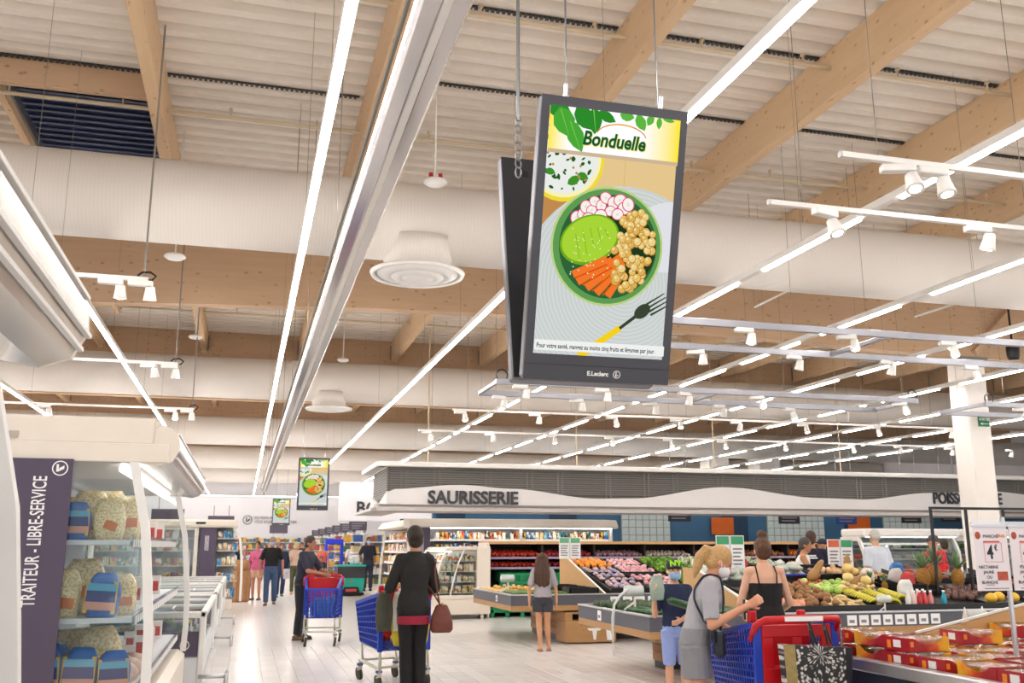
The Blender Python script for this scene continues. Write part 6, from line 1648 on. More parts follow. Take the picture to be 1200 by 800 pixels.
MB().prism([(-.222, 0), (-.15, 0), (-.16, .338), (-.242, .342)], 'y', -.064, -.058).build('gold_band', mat('gold_band', '#a8925c', .5, var=.3, scale=30), o)
MB().prism([(.20, -.01), (.232, -.01), (.262, .31), (.21, .315)], 'y', -.064, -.058).build('dark_band', mat('bag_navy', '#23222c', .5, var=.2), o)
for x in (-.02, .09): MB().tube([(x, -.05, .33), (x - .01, -.04, .42), (x + .04, .06, .47), (x + .07, .02, .33)], .009, 6).build('strap', BLACK, o)
for k, (x, c_) in enumerate([(3.565, '#2b3a9a'), (3.765, '#26308a')]):
    q = inst('snack_bag', bag_mesh(mat('deepblue_pack', '#26348f', .3, var=.5, scale=18), .2, .14, .36, k + 40), None, (x, 6.34, .42), (0, 0, 0), .93); tag(q, 'deep blue printed pack inside the trolley beside the woman in grey', 'packet', 'packs in the grey woman trolley')
for k, (x, y, h_) in enumerate([(3.555, 6.53, .30), (3.575, 6.72, .26), (3.765, 6.72, .24)]):
    q = inst('paper_pack', bag_mesh(mat('pale_pack', '#e2ded8', .5, var=.2, scale=12), .18, .16, h_, k + 80), None, (x, y, .43), (0, 0, 0)); tag(q, 'pale paper pack inside the trolley beside the woman in grey', 'packet', 'packs in the grey woman trolley')
q = inst('food_packet', PACK[2], None, (3.765, 6.53, .43), (0, 0, 0), (.18, .13, .18)); tag(q, 'yellow packet low in the trolley of the woman in grey', 'packet')
ch = MB()
for i in range(12): ch.ball((3.93, 5.885, .99 - .025 * i), (.008, .006, .014), 6, 4)
ch = ch.build('coin_chain', STEEL); tag(ch, 'short steel coin chain dangling from the trolley handle', 'chain')
# goods of the other trolleys
q = inst('shopping_bag', bag_mesh(mat('yellow_bag', '#d6c02c', .4, var=.25, scale=10), .42, .10, .40, 51), None, (1.85, 10.99, .44), (0, 0, .1)); tag(q, 'yellow carrier bag hanging on the trolley of the woman in the black jacket', 'bag')
q = inst('shopping_bag', bag_mesh(mat('olive_bag', '#4a4a3c', .5, var=.2), .18, .09, .42, 52), None, (1.535, 10.86, .61), (0, 0, .1)); tag(q, 'dark olive fabric bag on the trolley beside the woman in the black jacket', 'bag')
q = inst('shopping_bag', bag_mesh(mat('white_bag', '#d8d4c6', .5, var=.1), .12, .09, .42, 53), None, (1.69, 10.88, .61), (0, 0, .1)); tag(q, 'white fabric bag on the trolley beside the woman in the black jacket', 'bag')
q = inst('bread_bag', bag_mesh(mat('bread_brown', '#b5834f', .7, var=.2), .2, .14, .3, 54), None, (1.62, 11.35, .84), (0, .5, .3)); tag(q, 'brown paper bread bag on top of the trolley', 'bag')
for k, (x, c_) in enumerate([(1.52, 9), (1.60, 8), (1.68, 2)]):
    q = inst('food_packet', PACK[c_], None, (x, 11.62, .44), (0, 0, .25), (.07, .10, .34)); tag(q, 'bright packet standing up in the trolley of the woman in the black jacket', 'packet', 'packets in her trolley')
q = inst('shopping_bag', bag_mesh(mat('teal_bag', '#3f7a86', .35, var=.4, scale=14), .36, .24, .30, 55), None, (1.28, 15.95, .42), (0, 0, .2)); tag(q, 'teal see-through bag of shopping in the trolley of the man in navy', 'bag')
q = inst('water_bottle', bag_mesh(mat('green_bottle', '#86b39a', .2, var=.2), .09, .09, .34, 56), None, (1.42, 16.13, .42), (0, .1, 0)); tag(q, 'pale green bottle in the trolley of the man in navy', 'bottle')
q = MB().cyl((1.10, 16.62, 1.02), (1.08, 16.62, 1.10), .03, n=10).build('coin_holder', STEEL); tag(q, 'grey knob on the handle of the trolley pushed by the man in navy', 'holder')
# turquoise basket trolley
t = empty('basket_trolley', (3.3, 31.3, 0), R(5), 'turquoise and black wheeled basket trolley pulled by the man in black', 'basket trolley')
TQ = mat('turquoise_plastic', '#1fae9a', .35, var=.06)
MB().prism([(-.38, .06), (.38, .06), (.42, .55), (-.42, .55)], 'y', -.28, .28).build('lower_basket', TQ, t)
MB().prism([(-.30, .05), (.30, .05), (.22, .28), (-.22, .28)], 'y', -.31, -.28).build('front_panel', BLACK, t)
MB().bbox(-.42, .42, -.30, .30, .02, .10, .03).build('bumper', BLACK, t)
MB().prism([(-.42, .55), (.42, .55), (.45, .92), (-.45, .92)], 'y', -.29, .29).build('upper_basket', DARK, t)
MB().bbox(-.46, .46, -.31, .31, .90, .95, .02).build('rim', TQ, t)
MB().box(-.17, .17, -.315, -.31, .14, .22).build('red_plate', mat('red_print', '#d9534f', .5, var=0), t)
MB().add([(-.05, -.285, .44), (.05, -.285, .44), (0, -.285, .52)], [(0, 1, 2)]).build('emblem', RED_P, t)
MB().tube([(-.1, -.1, .95), (-.1, -.15, 1.12), (.1, -.15, 1.12), (.1, -.1, .95)], .02, 6).build('handle', ALU, t)
for x in (-.32, .32): MB().cyl((x - .02, -.2, .05), (x + .02, -.2, .05), .05, n=12).build('wheel', RUB, t)
q = inst('shopping_bag', bag_mesh(mat('white_carrier', '#d6dbe0', .4, var=.2), .3, .2, .3, 60), None, (3.45, 31.45, .945), (0, 0, 0)); tag(q, 'white carrier bag on the turquoise basket trolley', 'bag')
# ================================================================ people
FUSE = []
def fuse(name, mb, m, vox, parent=None, it=3):
    o = mb.build(name, m, parent)
    r = o.modifiers.new('fuse', 'REMESH'); r.mode = 'VOXEL'; r.voxel_size = vox; r.use_smooth_shade = True
    if it:
        s = o.modifiers.new('relax', 'SMOOTH'); s.factor = .5; s.iterations = it
    FUSE.append(o)
    return o
def cap(mb, a, b, ra, rb, n=12):
    """limb segment with rounded ends"""
    a, b = Vector(a), Vector(b); d = b - a; L = d.length
    if L < 1e-5: return mb
    d.normalize(); pts, rs = [], []
    for k in (0.05, .3, .6, .85): pts.append(a - d * ra * math.cos(k * PI / 2)); rs.append(ra * math.sin(k * PI / 2))
    pts.append(a); rs.append(ra); pts.append(b); rs.append(rb)
    for k in (.85, .6, .3, .05): pts.append(b + d * rb * math.cos(k * PI / 2)); rs.append(rb * math.sin(k * PI / 2))
    return mb.tube(pts, rs, n)
def loft(mb, rings, n=20):
    vs = []
    for (cx, cy, cz, rx, ry) in rings:
        for i in range(n):
            t = 2 * PI * i / n; c_, s = math.cos(t), math.sin(t)
            vs.append((cx + rx * math.copysign(abs(c_) ** .85, c_), cy + ry * math.copysign(abs(s) ** .85, s), cz))
    m = len(rings); fs = [tuple(reversed(range(n))), tuple(range((m - 1) * n, m * n))]
    for k in range(m - 1):
        for i in range(n):
            j = (i + 1) % n; fs.append((k * n + i, k * n + j, k * n + n + j, k * n + n + i))
    return mb.add(vs, fs)
SKIN = {}
def skin(c_): return mat('skin_' + c_[1:], c_, .5, var=.06, scale=8)
def cloth(c_, bump=.25): return mat('cloth_' + c_[1:], c_, .8, var=.10, scale=9, bump=bump, bscale=28)
EYE = mat('eye_dark', '#2a1f1a', .3, var=0); LIP = mat('lip', '#a8574f', .5, var=0); EYEW = mat('eye_white', '#e8e4de', .4, var=0)
MASK = mat('mask_blue', '#8fb4d8', .7, var=.08); MASKW = mat('mask_white', '#e9e9ec', .7, var=.05)
DOWN = lambda s, f=0: ((s * .235, -.04 + f, 1.09), (s * .245, .04 + f * 1.6, .85))
def person(label, loc, rz, H, top, bottom, hair, tone='#d9a98a', sleeve=.5, blen=1.0, shoe='#2a2422', sex='m', arms=None, legs=None, lean=0.0, head=(0, 0), vox=.013, face=True, mask=None, hem=.86, neck=1.44, style='short', waist=1.0, skirt=False, group=None, bulk=1.0, straps=False, sandals=False, hs=1.0):
    k_ = H / 1.70
    hipw, wst, chs, shw = (.165, .132, .150, .155) if sex == 'f' else (.158, .145, .165, .175)
    hipw *= bulk; wst *= bulk * waist; chs *= bulk
    def cy(z): return lean * max(0, (z - .92) / .5) ** 1.15
    def cz(z): return z - (abs(lean) * .35 * max(0, (z - 1.0) / .5) ** 2)
    S = lambda p: Vector((p[0], p[1], p[2])) * k_
    A = arms or {}
    AR = {s: A.get(s) or DOWN(s) for s in (-1, 1)}
    LG = {s: (legs or {}).get(s) or ((s * .095, .015, .49), (s * .095, -.02, .08)) for s in (-1, 1)}
    sh = {s: Vector((s * (shw - .005), cy(1.37) - .01, cz(1.375))) for s in (-1, 1)}
    hc = Vector((0, cy(1.58) + .02, cz(1.585)))
    M = Matrix.Rotation(head[0], 4, 'Z') @ Matrix.Rotation(-head[1], 4, 'X')
    hc.z += .10 * (hs - 1)
    Hd = lambda p: hc + (M @ Vector(p)) * hs
    def torso(mb, z0, z1, inf):
        rs = []
        key = [(.78, .10, .085), (.84, .145, .105), (.90, hipw, .112), (.98, (hipw + wst) / 2 + .008, .105), (1.06, wst, .094), (1.15, (wst + chs) / 2, .102), (1.25, chs, .110), (1.33, chs * .98, .100), (1.39, shw * .78, .075), (1.43, .075, .062), (1.46, .055, .055)]
        def at(z):
            for (a, xa, ya), (b, xb, yb) in zip(key, key[1:]):
                if a <= z <= b:
                    u = (z - a) / (b - a); return xa + (xb - xa) * u, ya + (yb - ya) * u
            return key[-1][1:] if z > 1 else key[0][1:]
        zs = [z0] + [z for z, _, _ in key if z0 + .012 < z < z1 - .012] + [z1]
        for z in zs:
            rx, ry = at(z); rs.append((0, cy(z) * k_, cz(z) * k_, (rx + inf) * k_, (ry + inf) * k_))
        loft(mb, rs)
    # ---- body: one continuous surface
    b = MB()
    torso(b, .80, 1.45, 0)
    cap(b, S((0, cy(1.42) - .005, cz(1.40))), S(Hd((0, -.012, -.07))), .056 * k_, .052 * k_)
    sk = [((0, -.008, .022), (.074, .092, .098)), ((0, .022, -.045), (.056, .062, .068)), ((0, .055, -.095), (.026, .024, .020))]
    for c_, r_ in sk:
        t = MB().ball((0, 0, 0), tuple(q * k_ * hs for q in r_), 16, 10)
        t.xf(Matrix.Translation(S(Hd(c_))) @ M); b.add(t.v, t.f)
    cap(b, S(Hd((0, .078, .015))), S(Hd((0, .098, -.028))), .008 * k_, .014 * k_, 8)
    for s in (-1, 1):
        t = MB().ball((0, 0, 0), (.010 * k_ * hs, .018 * k_ * hs, .028 * k_ * hs), 8, 6); t.xf(Matrix.Translation(S(Hd((s * .076, -.008, -.008)))) @ M); b.add(t.v, t.f)
        cap(b, S((s * .06, cy(1.38), cz(1.385))), S(sh[s]), .05 * k_, .052 * k_)
        e, w_ = Vector(AR[s][0]), Vector(AR[s][1])
        fat = bulk * (.9 if sex == 'f' else 1.0)
        cap(b, S(sh[s]), S(e), .050 * fat * k_, .040 * fat * k_); cap(b, S(e), S(e + (w_ - e) * .35), .040 * fat * k_, .039 * fat * k_); cap(b, S(e + (w_ - e) * .35), S(w_), .039 * fat * k_, .026 * k_)
        # hand: palm, four fingers of unequal length bent at the knuckles, thumb from the palm's side
        d = (w_ - e).normalized()
        side = d.cross(Vector((1, 0, 0)) if abs(d.x) < .8 else Vector((0, 1, 0))).normalized()
        nrm = d.cross(side).normalized()
        if nrm.x * s > 0: nrm = -nrm
        side = nrm.cross(d).normalized()
        if side.y < 0 and abs(d.z) > .5: side = -side
        p0 = w_ + d * .015; p1 = w_ + d * .085
        for q in (-.022, 0, .022): cap(b, S(p0 + side * q * .7), S(p1 + side * q), .017 * k_, .015 * k_, 8)
        for q, Lf in ((-.033, .055), (-.011, .070), (.011, .075), (.033, .068)):
            f0 = p1 + side * q; f1 = f0 + d * Lf * .5 + nrm * .012; f2 = f1 + d * Lf * .38 + nrm * .028
            cap(b, S(f0), S(f1), .0095 * k_, .009 * k_, 7); cap(b, S(f1), S(f2), .009 * k_, .0075 * k_, 7)
        t0 = p0 + side * .028 + d * .015; t1 = t0 + side * .028 + d * .03 + nrm * .01; t2 = t1 + d * .032 + side * .004 + nrm * .012
        cap(b, S(t0), S(t1), .012 * k_, .0105 * k_, 7); cap(b, S(t1), S(t2), .0105 * k_, .008 * k_, 7)
        kn, an = Vector(LG[s][0]), Vector(LG[s][1])
        cap(b, S((s * .085, 0, .88)), S(kn), .086 * bulk * k_, .054 * k_); cap(b, S(kn), S(kn + (an - kn) * .35), .052 * k_, .053 * k_); cap(b, S(kn + (an - kn) * .35), S(an), .053 * k_, .036 * k_)
        cap(b, S(an + Vector((0, -.03, -.03))), S(an + Vector((s * .012, .13, -.05))), .036 * k_, .026 * k_)
    if sex == 'f':
        for s in (-1, 1): t = MB().ball(S((s * .07, cy(1.24) + .085, cz(1.235))), (.06 * k_, .055 * k_, .06 * k_), 12, 8); b.add(t.v, t.f)
    body = fuse('person', b, skin(tone), vox)
    body.location = loc; body.rotation_euler[2] = rz
    tag(body, label, 'person', group)
    # ---- upper garment
    if top:
        g = MB(); torso(g, hem, neck, .012 if sleeve < 1 else .017)
        if sex == 'f':
            for s in (-1, 1): t = MB().ball(S((s * .068, cy(1.24) + .088, cz(1.235))), (.066 * k_, .060 * k_, .064 * k_), 12, 8); g.add(t.v, t.f)
        if sleeve > 0:
            for s in (-1, 1):
                e, w_ = Vector(AR[s][0]), Vector(AR[s][1]); pad = .012 if sleeve < 1 else .014
                cap(g, S((s * .06, cy(1.38), cz(1.385))), S(sh[s]), (.05 + pad * .6) * k_, (.052 + pad) * k_)
                m1 = sh[s] + (e - sh[s]) * min(1, sleeve * 1.6)
                g.tube([S(sh[s]), S(sh[s] + (m1 - sh[s]) * .5), S(m1)], [(.052 + pad) * k_, (.052 + pad) * k_, (.047 + pad * 1.2) * k_], 14)
                if sleeve >= .9:
                    w2 = e + (w_ - e) * .93; g.tube([S(m1 - (m1 - sh[s]).normalized() * .02), S(e), S(e + (w2 - e) * .5), S(w2)], [(.044 + pad) * k_, (.046 + pad) * k_, (.042 + pad) * k_, (.030 + pad) * k_], 14); cap(g, S(e), S(e + (w2 - e) * .2), (.044 + pad) * k_, (.042 + pad) * k_)
        fuse('top', g, cloth(top), vox, body, 2)
        if straps:
            st = MB()
            for s in (-1, 1):
                pts = [(s * .085, cy(1.3) - .122, cz(neck - .02)), (s * .095, cy(1.36) - .10, cz(1.36)), (s * .09, cy(1.4) - .035, cz(1.432)), (s * .09, cy(1.4) + .05, cz(1.40)), (s * .085, cy(1.3) + .13, cz(1.28))]
                st.tube([S(p) for p in pts], .007 * k_, 6)
            st.build('strap', cloth(top), body, True)
    # ---- lower garment
    if bottom:
        g = MB(); torso(g, .80, min(1.03, hem + .12), .013)
        if skirt:
            loft(g, [(0, 0, (.9 - .45 * blen * u) * k_, (hipw + .015 + .03 * u) * k_, (.125 + .02 * u) * k_) for u in (1, .7, .4, 0)])
        else:
            for s in (-1, 1):
                kn, an = Vector(LG[s][0]), Vector(LG[s][1]); hp = Vector((s * .085, 0, .88))
                wide = .022 if blen < .8 else .014
                if blen >= .5:
                    u = min(1.0, (blen - .5) * 2 * .98)
                    pts = [hp, hp + (kn - hp) * .5, kn, kn + (an - kn) * u * .5, kn + (an - kn) * u]
                    rr = [.088 * bulk + wide, .075 * bulk + wide, .056 + wide, .054 + wide * 1.2, .046 + wide * 1.3]
                else:
                    q = hp + (kn - hp) * (blen * 2); pts = [hp, hp + (q - hp) * .5, q]; rr = [.090 * bulk + wide, .088 * bulk + wide, .082 * bulk + wide * 1.3]
                g.tube([S(p) for p in pts], [r_ * k_ for r_ in rr], 16)
        fuse('trousers' if blen > .8 and not skirt else ('skirt' if skirt else 'shorts'), g, cloth(bottom), vox, body, 2)
    # ---- shoes
    for s in (-1, 1):
        an = Vector(LG[s][1]); q = MB()
        if sandals:
            q.xf(Matrix.Identity(4)); q.bbox(-.045 * k_, .045 * k_, -.07 * k_, .17 * k_, 0, .022 * k_, .01); q.v = [tuple(Vector(p) + Vector(((an.x + s * .005) * k_, an.y * k_, (an.z - .08) * k_))) for p in q.v]
        else:
            base = an + Vector((0, 0, -.08))
            cap(q, S(base + Vector((0, -.035, .042))), S(base + Vector((s * .012, .14, .032))), .044 * k_, .034 * k_); q.bbox(-.045 * k_, .045 * k_, -.075 * k_, .175 * k_, 0, .02 * k_, .015); nb = len(q.v) - 32
            q.v = [tuple(p) if i < nb else tuple(Vector(p) + S((base.x + s * .006, base.y, base.z))) for i, p in enumerate(q.v)]
        q.build('shoe', mat('shoe_' + shoe[1:], shoe, .6), body, True)
    # ---- hair
    if hair:
        h = MB(); HM = mat('hair_' + hair[1:], hair, .55, var=.25, scale=60, bump=.5, bscale=120)
        def el(c_, r_):
            t = MB().ball((0, 0, 0), tuple(q * k_ * hs for q in r_), 16, 10); t.xf(Matrix.Translation(S(Hd(c_))) @ M); h.add(t.v, t.f)
        if style == 'hat':
            el((0, -.012, .050), (.086, .102, .080)); el((0, .10, .048), (.062, .075, .012))
        elif style == 'bald':
            el((0, -.05, -.005), (.078, .060, .060)); el((0, -.02, .04), (.077, .085, .083))
        else:
            el((0, -.020, .036), (.084, .098, .096)); el((0, -.045, -.02), (.078, .068, .075))
            if style in ('bun', 'topknot'): el((0, -.09, .02) if style == 'bun' else (0, -.02, .155), (.05, .045, .042)); el((.0, -.06, .02), (.078, .07, .07))
            if style == 'ponytail':
                h.tube([S(Hd(p)) for p in [(0, -.09, .05), (0, -.14, .04), (0, -.155, -.04), (.0, -.14, -.13), (0, -.12, -.21)]], [.03 * k_, .040 * k_, .045 * k_, .038 * k_, .012 * k_], 10)
            if style == 'long':
                for x, Lh in ((-.075, .46), (-.03, .52), (.025, .52), (.07, .48)):
                    h.tube([S(Hd((x * .8, -.05, .05))), S(Hd((x, -.085, -.08))), S(Hd((x * 1.25, -.105, -.24))), S(Hd((x * 1.3, -.10, -Lh + .06))), S(Hd((x, -.09, -Lh)))], [.05 * k_, .055 * k_, .058 * k_, .045 * k_, .012 * k_], 12)
            if style == 'bob':
                for x in (-.07, .07): el((x, -.02, -.05), (.03, .06, .08))
                el((0, -.07, -.05), (.075, .04, .08))
        fuse('hat' if style == 'hat' else 'hair', h, HM, min(vox, .012), body, 2)
    # ---- face
    if face:
        for s in (-1, 1):
            t = MB().ball((0, 0, 0), (.013 * k_, .006 * k_, .008 * k_), 8, 5); t.xf(Matrix.Translation(S(Hd((s * .030, .079, .012)))) @ M); t.build('eye', EYE, body, True)
            t = MB().ball((0, 0, 0), (.019 * k_, .006 * k_, .004 * k_), 8, 5); t.xf(Matrix.Translation(S(Hd((s * .031, .082, .033)))) @ M); t.build('eyebrow', mat('brow', '#3a2a20', .8), body, True)
        if not mask: t = MB().ball((0, 0, 0), (.024 * k_, .007 * k_, .008 * k_), 8, 5); t.xf(Matrix.Translation(S(Hd((0, .084, -.060)))) @ M); t.build('mouth', LIP, body, True)
    if mask:
        t = MB(); t.ball((0, 0, 0), (.064 * k_ * hs, .062 * k_ * hs, .054 * k_ * hs), 14, 9); t.xf(Matrix.Translation(S(Hd((0, .045, -.050)))) @ M)
        q = t.build('face_mask', MASK if mask == 'blue' else MASKW, body, True)
        for s in (-1, 1): MB().tube([S(Hd((s * .055, .055, -.02))), S(Hd((s * .080, .0, .0))), S(Hd((s * .055, .055, -.075)))], .003, 5).build('mask_loop', PRINT_WHITE, body)
    return body
WALK = {1: ((.095, .09, .49), (.095, .06, .08)), -1: ((-.095, .01, .48), (-.095, -.22, .10))}
WALK2 = {-1: ((-.09, .08, .49), (-.09, .10, .08)), 1: ((.09, -.02, .48), (.09, -.17, .09))}
HOLD = {1: ((.23, .04, 1.08), (.20, .30, .99)), -1: ((-.23, .04, 1.08), (-.20, .30, .99))}
# woman in black jacket, seen from behind
WOMAN = person('woman in a black leather jacket and black trousers, pushing a trolley with her back turned', (1.80, 10.5, 0), R(4), 1.71, '#1c1b1b', '#131214', '#2a1c14', '#c08a68', 1.0, 1.0, '#151414', 'f', {1: ((.25, .06, 1.07), (.19, .33, 1.03)), -1: ((-.25, .06, 1.07), (-.21, .33, 1.03))}, {1: ((.075, .015, .49), (.07, -.02, .08)), -1: ((-.075, .015, .49), (-.07, -.02, .08))}, 0.0, (0, 0), .009, True, None, .785, 1.46, 'bun', .95, False, None, .98, hs=1.1)
q = MB(); loft(q, [(0, 0, z, rx, .128) for z, rx in ((.71, .176), (.75, .178), (.80, .174))]); fuse('red_knit', q, cloth('#8f1d33'), .009, WOMAN, 1)      # hem showing below the jacket
# her handbag
o = empty('handbag', (2.09, 10.42, -.04), R(4), 'brown leather shoulder bag hanging at the hip of the woman in black', 'handbag')
LEA = mat('brown_leather', '#6b3428', .5, var=.2, bump=.2)
g = MB(); loft(g, [(0, 0, z, rx, ry) for z, rx, ry in ((.66, .10, .05), (.69, .125, .07), (.76, .125, .07), (.86, .10, .055), (.93, .07, .03), (.95, .055, .015))]); fuse('bag_body', g, LEA, .010, o, 2)
BAG_H = o
MB().ball((.0, -.02, .955), .016, 8, 6).build('ring', mat('brass', '#b58a4a', .3, .8), o, True)
# girl with long hair
person('girl with long brown hair, grey T-shirt and dark shorts standing by the courgette table', (4.38, 14.15, 0), R(-12), 1.42, '#a19a9f', '#3a3940', '#4a2e1d', '#c9936f', .55, .26, '#a87458', 'f', {1: ((.235, -.02, 1.09), (.25, .03, .84)), -1: ((-.24, -.03, 1.09), (-.24, .02, .85))}, {1: ((.08, .02, .49), (.10, .03, .08)), -1: ((-.07, .0, .49), (-.05, -.06, .08))}, 0, (R(-8), 0), .009, True, None, .82, 1.44, 'long', 1.1, False, None, .92, False, True)
# boy with cap and mask
person('boy in a black cap, blue face mask and navy T-shirt holding a plastic bag', (4.20, 9.1, 0), R(168), 1.36, '#202a4a', '#8fa0d6', '#1c1c1e', '#d6a284', .5, .52, '#e8e6e2', 'm', {1: ((.26, .02, 1.06), (.30, .20, 1.32)), -1: ((-.21, .08, 1.10), (-.02, .24, 1.02))}, None, 0, (0, 0), .008, True, 'blue', .82, 1.44, 'hat', 1.05, False, None, .95, hs=1.13)
cp = empty('cap_lettering', (4.20, 9.1, 0), R(168), 'green NY letters on the boy black cap', 'lettering')
text('letters', 'NY', .085, mat('lime_print', '#9fe02a', .5, emit=0), cp, (.045, .086, 1.272), rot=(R(90 - 12), 0, PI), ext=.004, bold=.004, align='CENTER').location = (0, .106, 1.325)
o = inst('produce_bag', bag_mesh(mat('clear_bag_green', '#a8bfae', .25, var=.3, alpha=.75), .16, .10, .24, 70), None, (3.96, 8.98, 1.0), (0, 0, .4)); tag(o, 'clear plastic bag held up by the boy in the cap', 'bag')
o = inst('cucumber', KIND['cucumber'][1], None, (4.24, 8.86, .95), (0, .25, .2), 1.6); tag(o, 'large dark cucumber held by the boy in the cap', 'cucumber')
# woman in grey
GREYW = person('blonde woman in grey T-shirt and grey shorts with a white mask, bending over her phone', (3.20, 6.62, 0), R(-112), 1.58, '#a9a8ae', '#8f8e94', '#c9a06a', '#d79c7c', .55, .30, '#d8d4cc', 'f', {1: ((.25, .12, 1.05), (.17, .40, 1.19)), -1: ((-.22, .14, 1.06), (-.08, .34, .96))}, None, .15, (R(0), R(30)), .008, True, 'white', .90, 1.44, 'ponytail', 1.0, False, None, 1.06)
o = empty('crossbody_bag', (3.20, 6.62, 0), R(-112), 'small dark navy crossbody bag worn by the blonde woman in grey', 'handbag')
NL = mat('navy_leather', '#1e2230', .45, var=.15, bump=.15)
MB().bbox(.10, .28, .12, .20, .76, .94, .025).build('bag_body', NL, o); MB().bbox(.10, .28, .11, .13, .86, .945, .01).build('bag_flap', NL, o)
BAG_C = o
o = MB().bbox(-.035, .035, -.005, .005, 0, .14, .004).build('phone', BLACK, None, False, (3.55, 6.50, 1.0), R(-112)); tag(o, 'dark phone held by the blonde woman in grey', 'phone')
MB()
# woman in camisole
person('woman with a topknot in a black strappy camisole, seen from behind', (4.62, 8.05, 0), R(-14), 1.60, '#151416', '#17171a', '#5a3a24', '#d8a78c', 0, 1.0, '#202020', 'f', {1: ((.24, .03, 1.08), (.17, .24, .97)), -1: ((-.24, .03, 1.08), (-.17, .24, .97))}, None, .02, (R(2), 0), .008, True, None, .84, 1.27, 'topknot', 1.0, False, None, 1.05, True)
# shoppers behind the tables
person('woman in a coral red top behind the cucumber table', (7.25, 13.5, 0), R(168), 1.60, '#c2434c', '#3a3a44', '#241a16', '#b9825f', .55, 1, '#222222', 'f', None, None, 0, (R(-10), 0), .013, True, None, .86, 1.42, 'bun')
person('grey-haired man in a white sleeveless vest reaching across the produce', (8.50, 13.7, 0), R(-120), 1.68, '#e4e2dc', '#4a4a50', '#4d4742', '#b57f5c', 0, 1, '#222222', 'm', {1: ((.24, .18, 1.12), (.20, .40, 1.08)), -1: ((-.24, .1, 1.08), (-.2, .30, 1.05))}, None, .06, (R(-10), R(8)), .013, True, None, .86, 1.42, 'short')
person('young man in a navy work T-shirt with a white back print', (8.92, 14.0, 0), R(-25), 1.76, '#1c1c34', '#2a2c34', '#4a2f1f', '#c58f6c', .55, 1, '#222222', 'm', {1: ((.25, .05, 1.08), (.24, .26, .98)), -1: ((-.24, .0, 1.09), (-.23, .12, .88))}, None, 0, (R(-15), 0), .013, True)
tp = empty('shirt_print', (8.92, 14.0, 0), R(-25), 'small white print on the back of the navy work T-shirt', 'lettering')
l = MB(); l.box(-.10, .04, -.142, -.13, 1.36, 1.385).box(-.09, .06, -.142, -.13, 1.325, 1.35).build('print_lines', PRINT_WHITE, tp)
person('white-haired man in a pale blue T-shirt with his back turned, by the fish counter', (10.2, 14.1, 0), R(4), 1.80, '#d2d8e2', '#8a8f9a', '#c9c4bd', '#cf9f82', .55, 1, '#222222', 'm', None, None, 0, (0, 0), .013, True, None, .84, 1.44, 'bald', 1.1, False, None, 1.1)
person('man in a bright red T-shirt and grey cap by the display cases', (11.75, 14.6, 0), R(12), 1.71, '#c41a26', '#3a3d48', '#4a4648', '#c08a68', .55, 1, '#222222', 'm', {1: ((.24, -.02, 1.09), (.22, .1, .88)), -1: ((-.26, .06, 1.10), (-.24, .28, 1.06))}, None, 0, (R(10), 0), .013, True, None, .84, 1.44, 'hat', 1.1, False, None, 1.06)
person('man in a dark blue-grey shirt behind the thin black frame', (13.6, 16.6, 0), R(-20), 1.66, '#3f4254', '#2f3036', '#3a2a20', '#b9825f', .55, 1, '#222222', 'm', None, None, 0, (0, 0), .014)
person('young child with brown hair in a white shirt beyond the squash', (9.02, 13.1, 0), R(70), 1.33, '#d9d6d2', '#4a5568', '#5a3d28', '#cf9c7c', .55, 1, '#444444', 'm', None, None, 0, (0, 0), .013, hs=1.12)
person('person in a dark cap and striped blue shirt beyond the price sheets', (10.7, 16.4, 0), R(60), 1.66, '#4a5a86', '#3a3a40', '#23263a', '#c08a68', .55, 1, '#222222', 'm', None, None, 0, (0, 0), .014, True, None, .86, 1.44, 'hat')
# down the aisle
person('man in a navy T-shirt leaning on his trolley', (1.0, 16.88, 0), R(-118), 1.72, '#2a2a3a', '#23232c', '#3d342e', '#a9745a', .55, 1, '#5a4334', 'm', {1: ((.24, .20, 1.10), (.20, .42, 1.06)), -1: ((-.22, .24, 1.10), (-.10, .44, 1.06))}, None, .07, (R(-6), R(6)), .011, True)
person('grey-haired man in a black T-shirt, jeans and a blue mask walking up the aisle', (.75, 26.8, 0), R(175), 1.76, '#151517', '#3d5273', '#8f8a86', '#a9705a', .55, 1, '#7a5a48', 'm', {1: ((.27, .02, 1.10), (.27, .12, .87)), -1: ((-.27, -.04, 1.10), (-.29, .0, .86))}, WALK, 0, (R(-12), 0), .012, True, 'blue')
person('blonde woman in a beige top and khaki trousers walking away down the aisle', (1.68, 32.6, 0), R(5), 1.66, '#d0b09c', '#56583c', '#cbb083', '#cf9f82', 1.0, 1, '#c9a276', 'f', None, WALK2, 0, (0, 0), .014, True, None, .92, 1.44, 'bob')
person('man in a black shirt and blue face mask pulling the turquoise basket', (4.27, 34.55, 0), R(178), 1.84, '#17182a', '#232a3a', '#2e2420', '#a9745a', .55, 1, '#222222', 'm', {1: ((.30, .06, 1.10), (.40, .16, .90)), -1: None}, None, 0, (R(8), 0), .014, True, 'blue')
person('man in a white T-shirt with his back turned by the gondolas', (3.9, 36.5, 0), R(15), 1.68, '#dedce0', '#3d4048', '#3a2a22', '#b9825f', .55, 1, '#222222', 'm', None, None, 0, (0, 0), .014)
person('woman in a coral sleeveless top behind the leaning man', (2.85, 36.8, 0), R(172), 1.62, '#d8605c', '#26262c', '#2e211a', '#b9825f', 0, 1, '#222222', 'f', None, None, 0, (0, 0), .014, True, None, .86, 1.36, 'bun')
person('small child in a dark patterned top in front of the woman in coral', (2.72, 35.6, 0), R(180), 1.15, '#2a3230', '#3a3a40', '#2a1c16', '#a9745a', .5, 1, '#222222', 'm', None, None, 0, (0, 0), .014, hs=1.15)
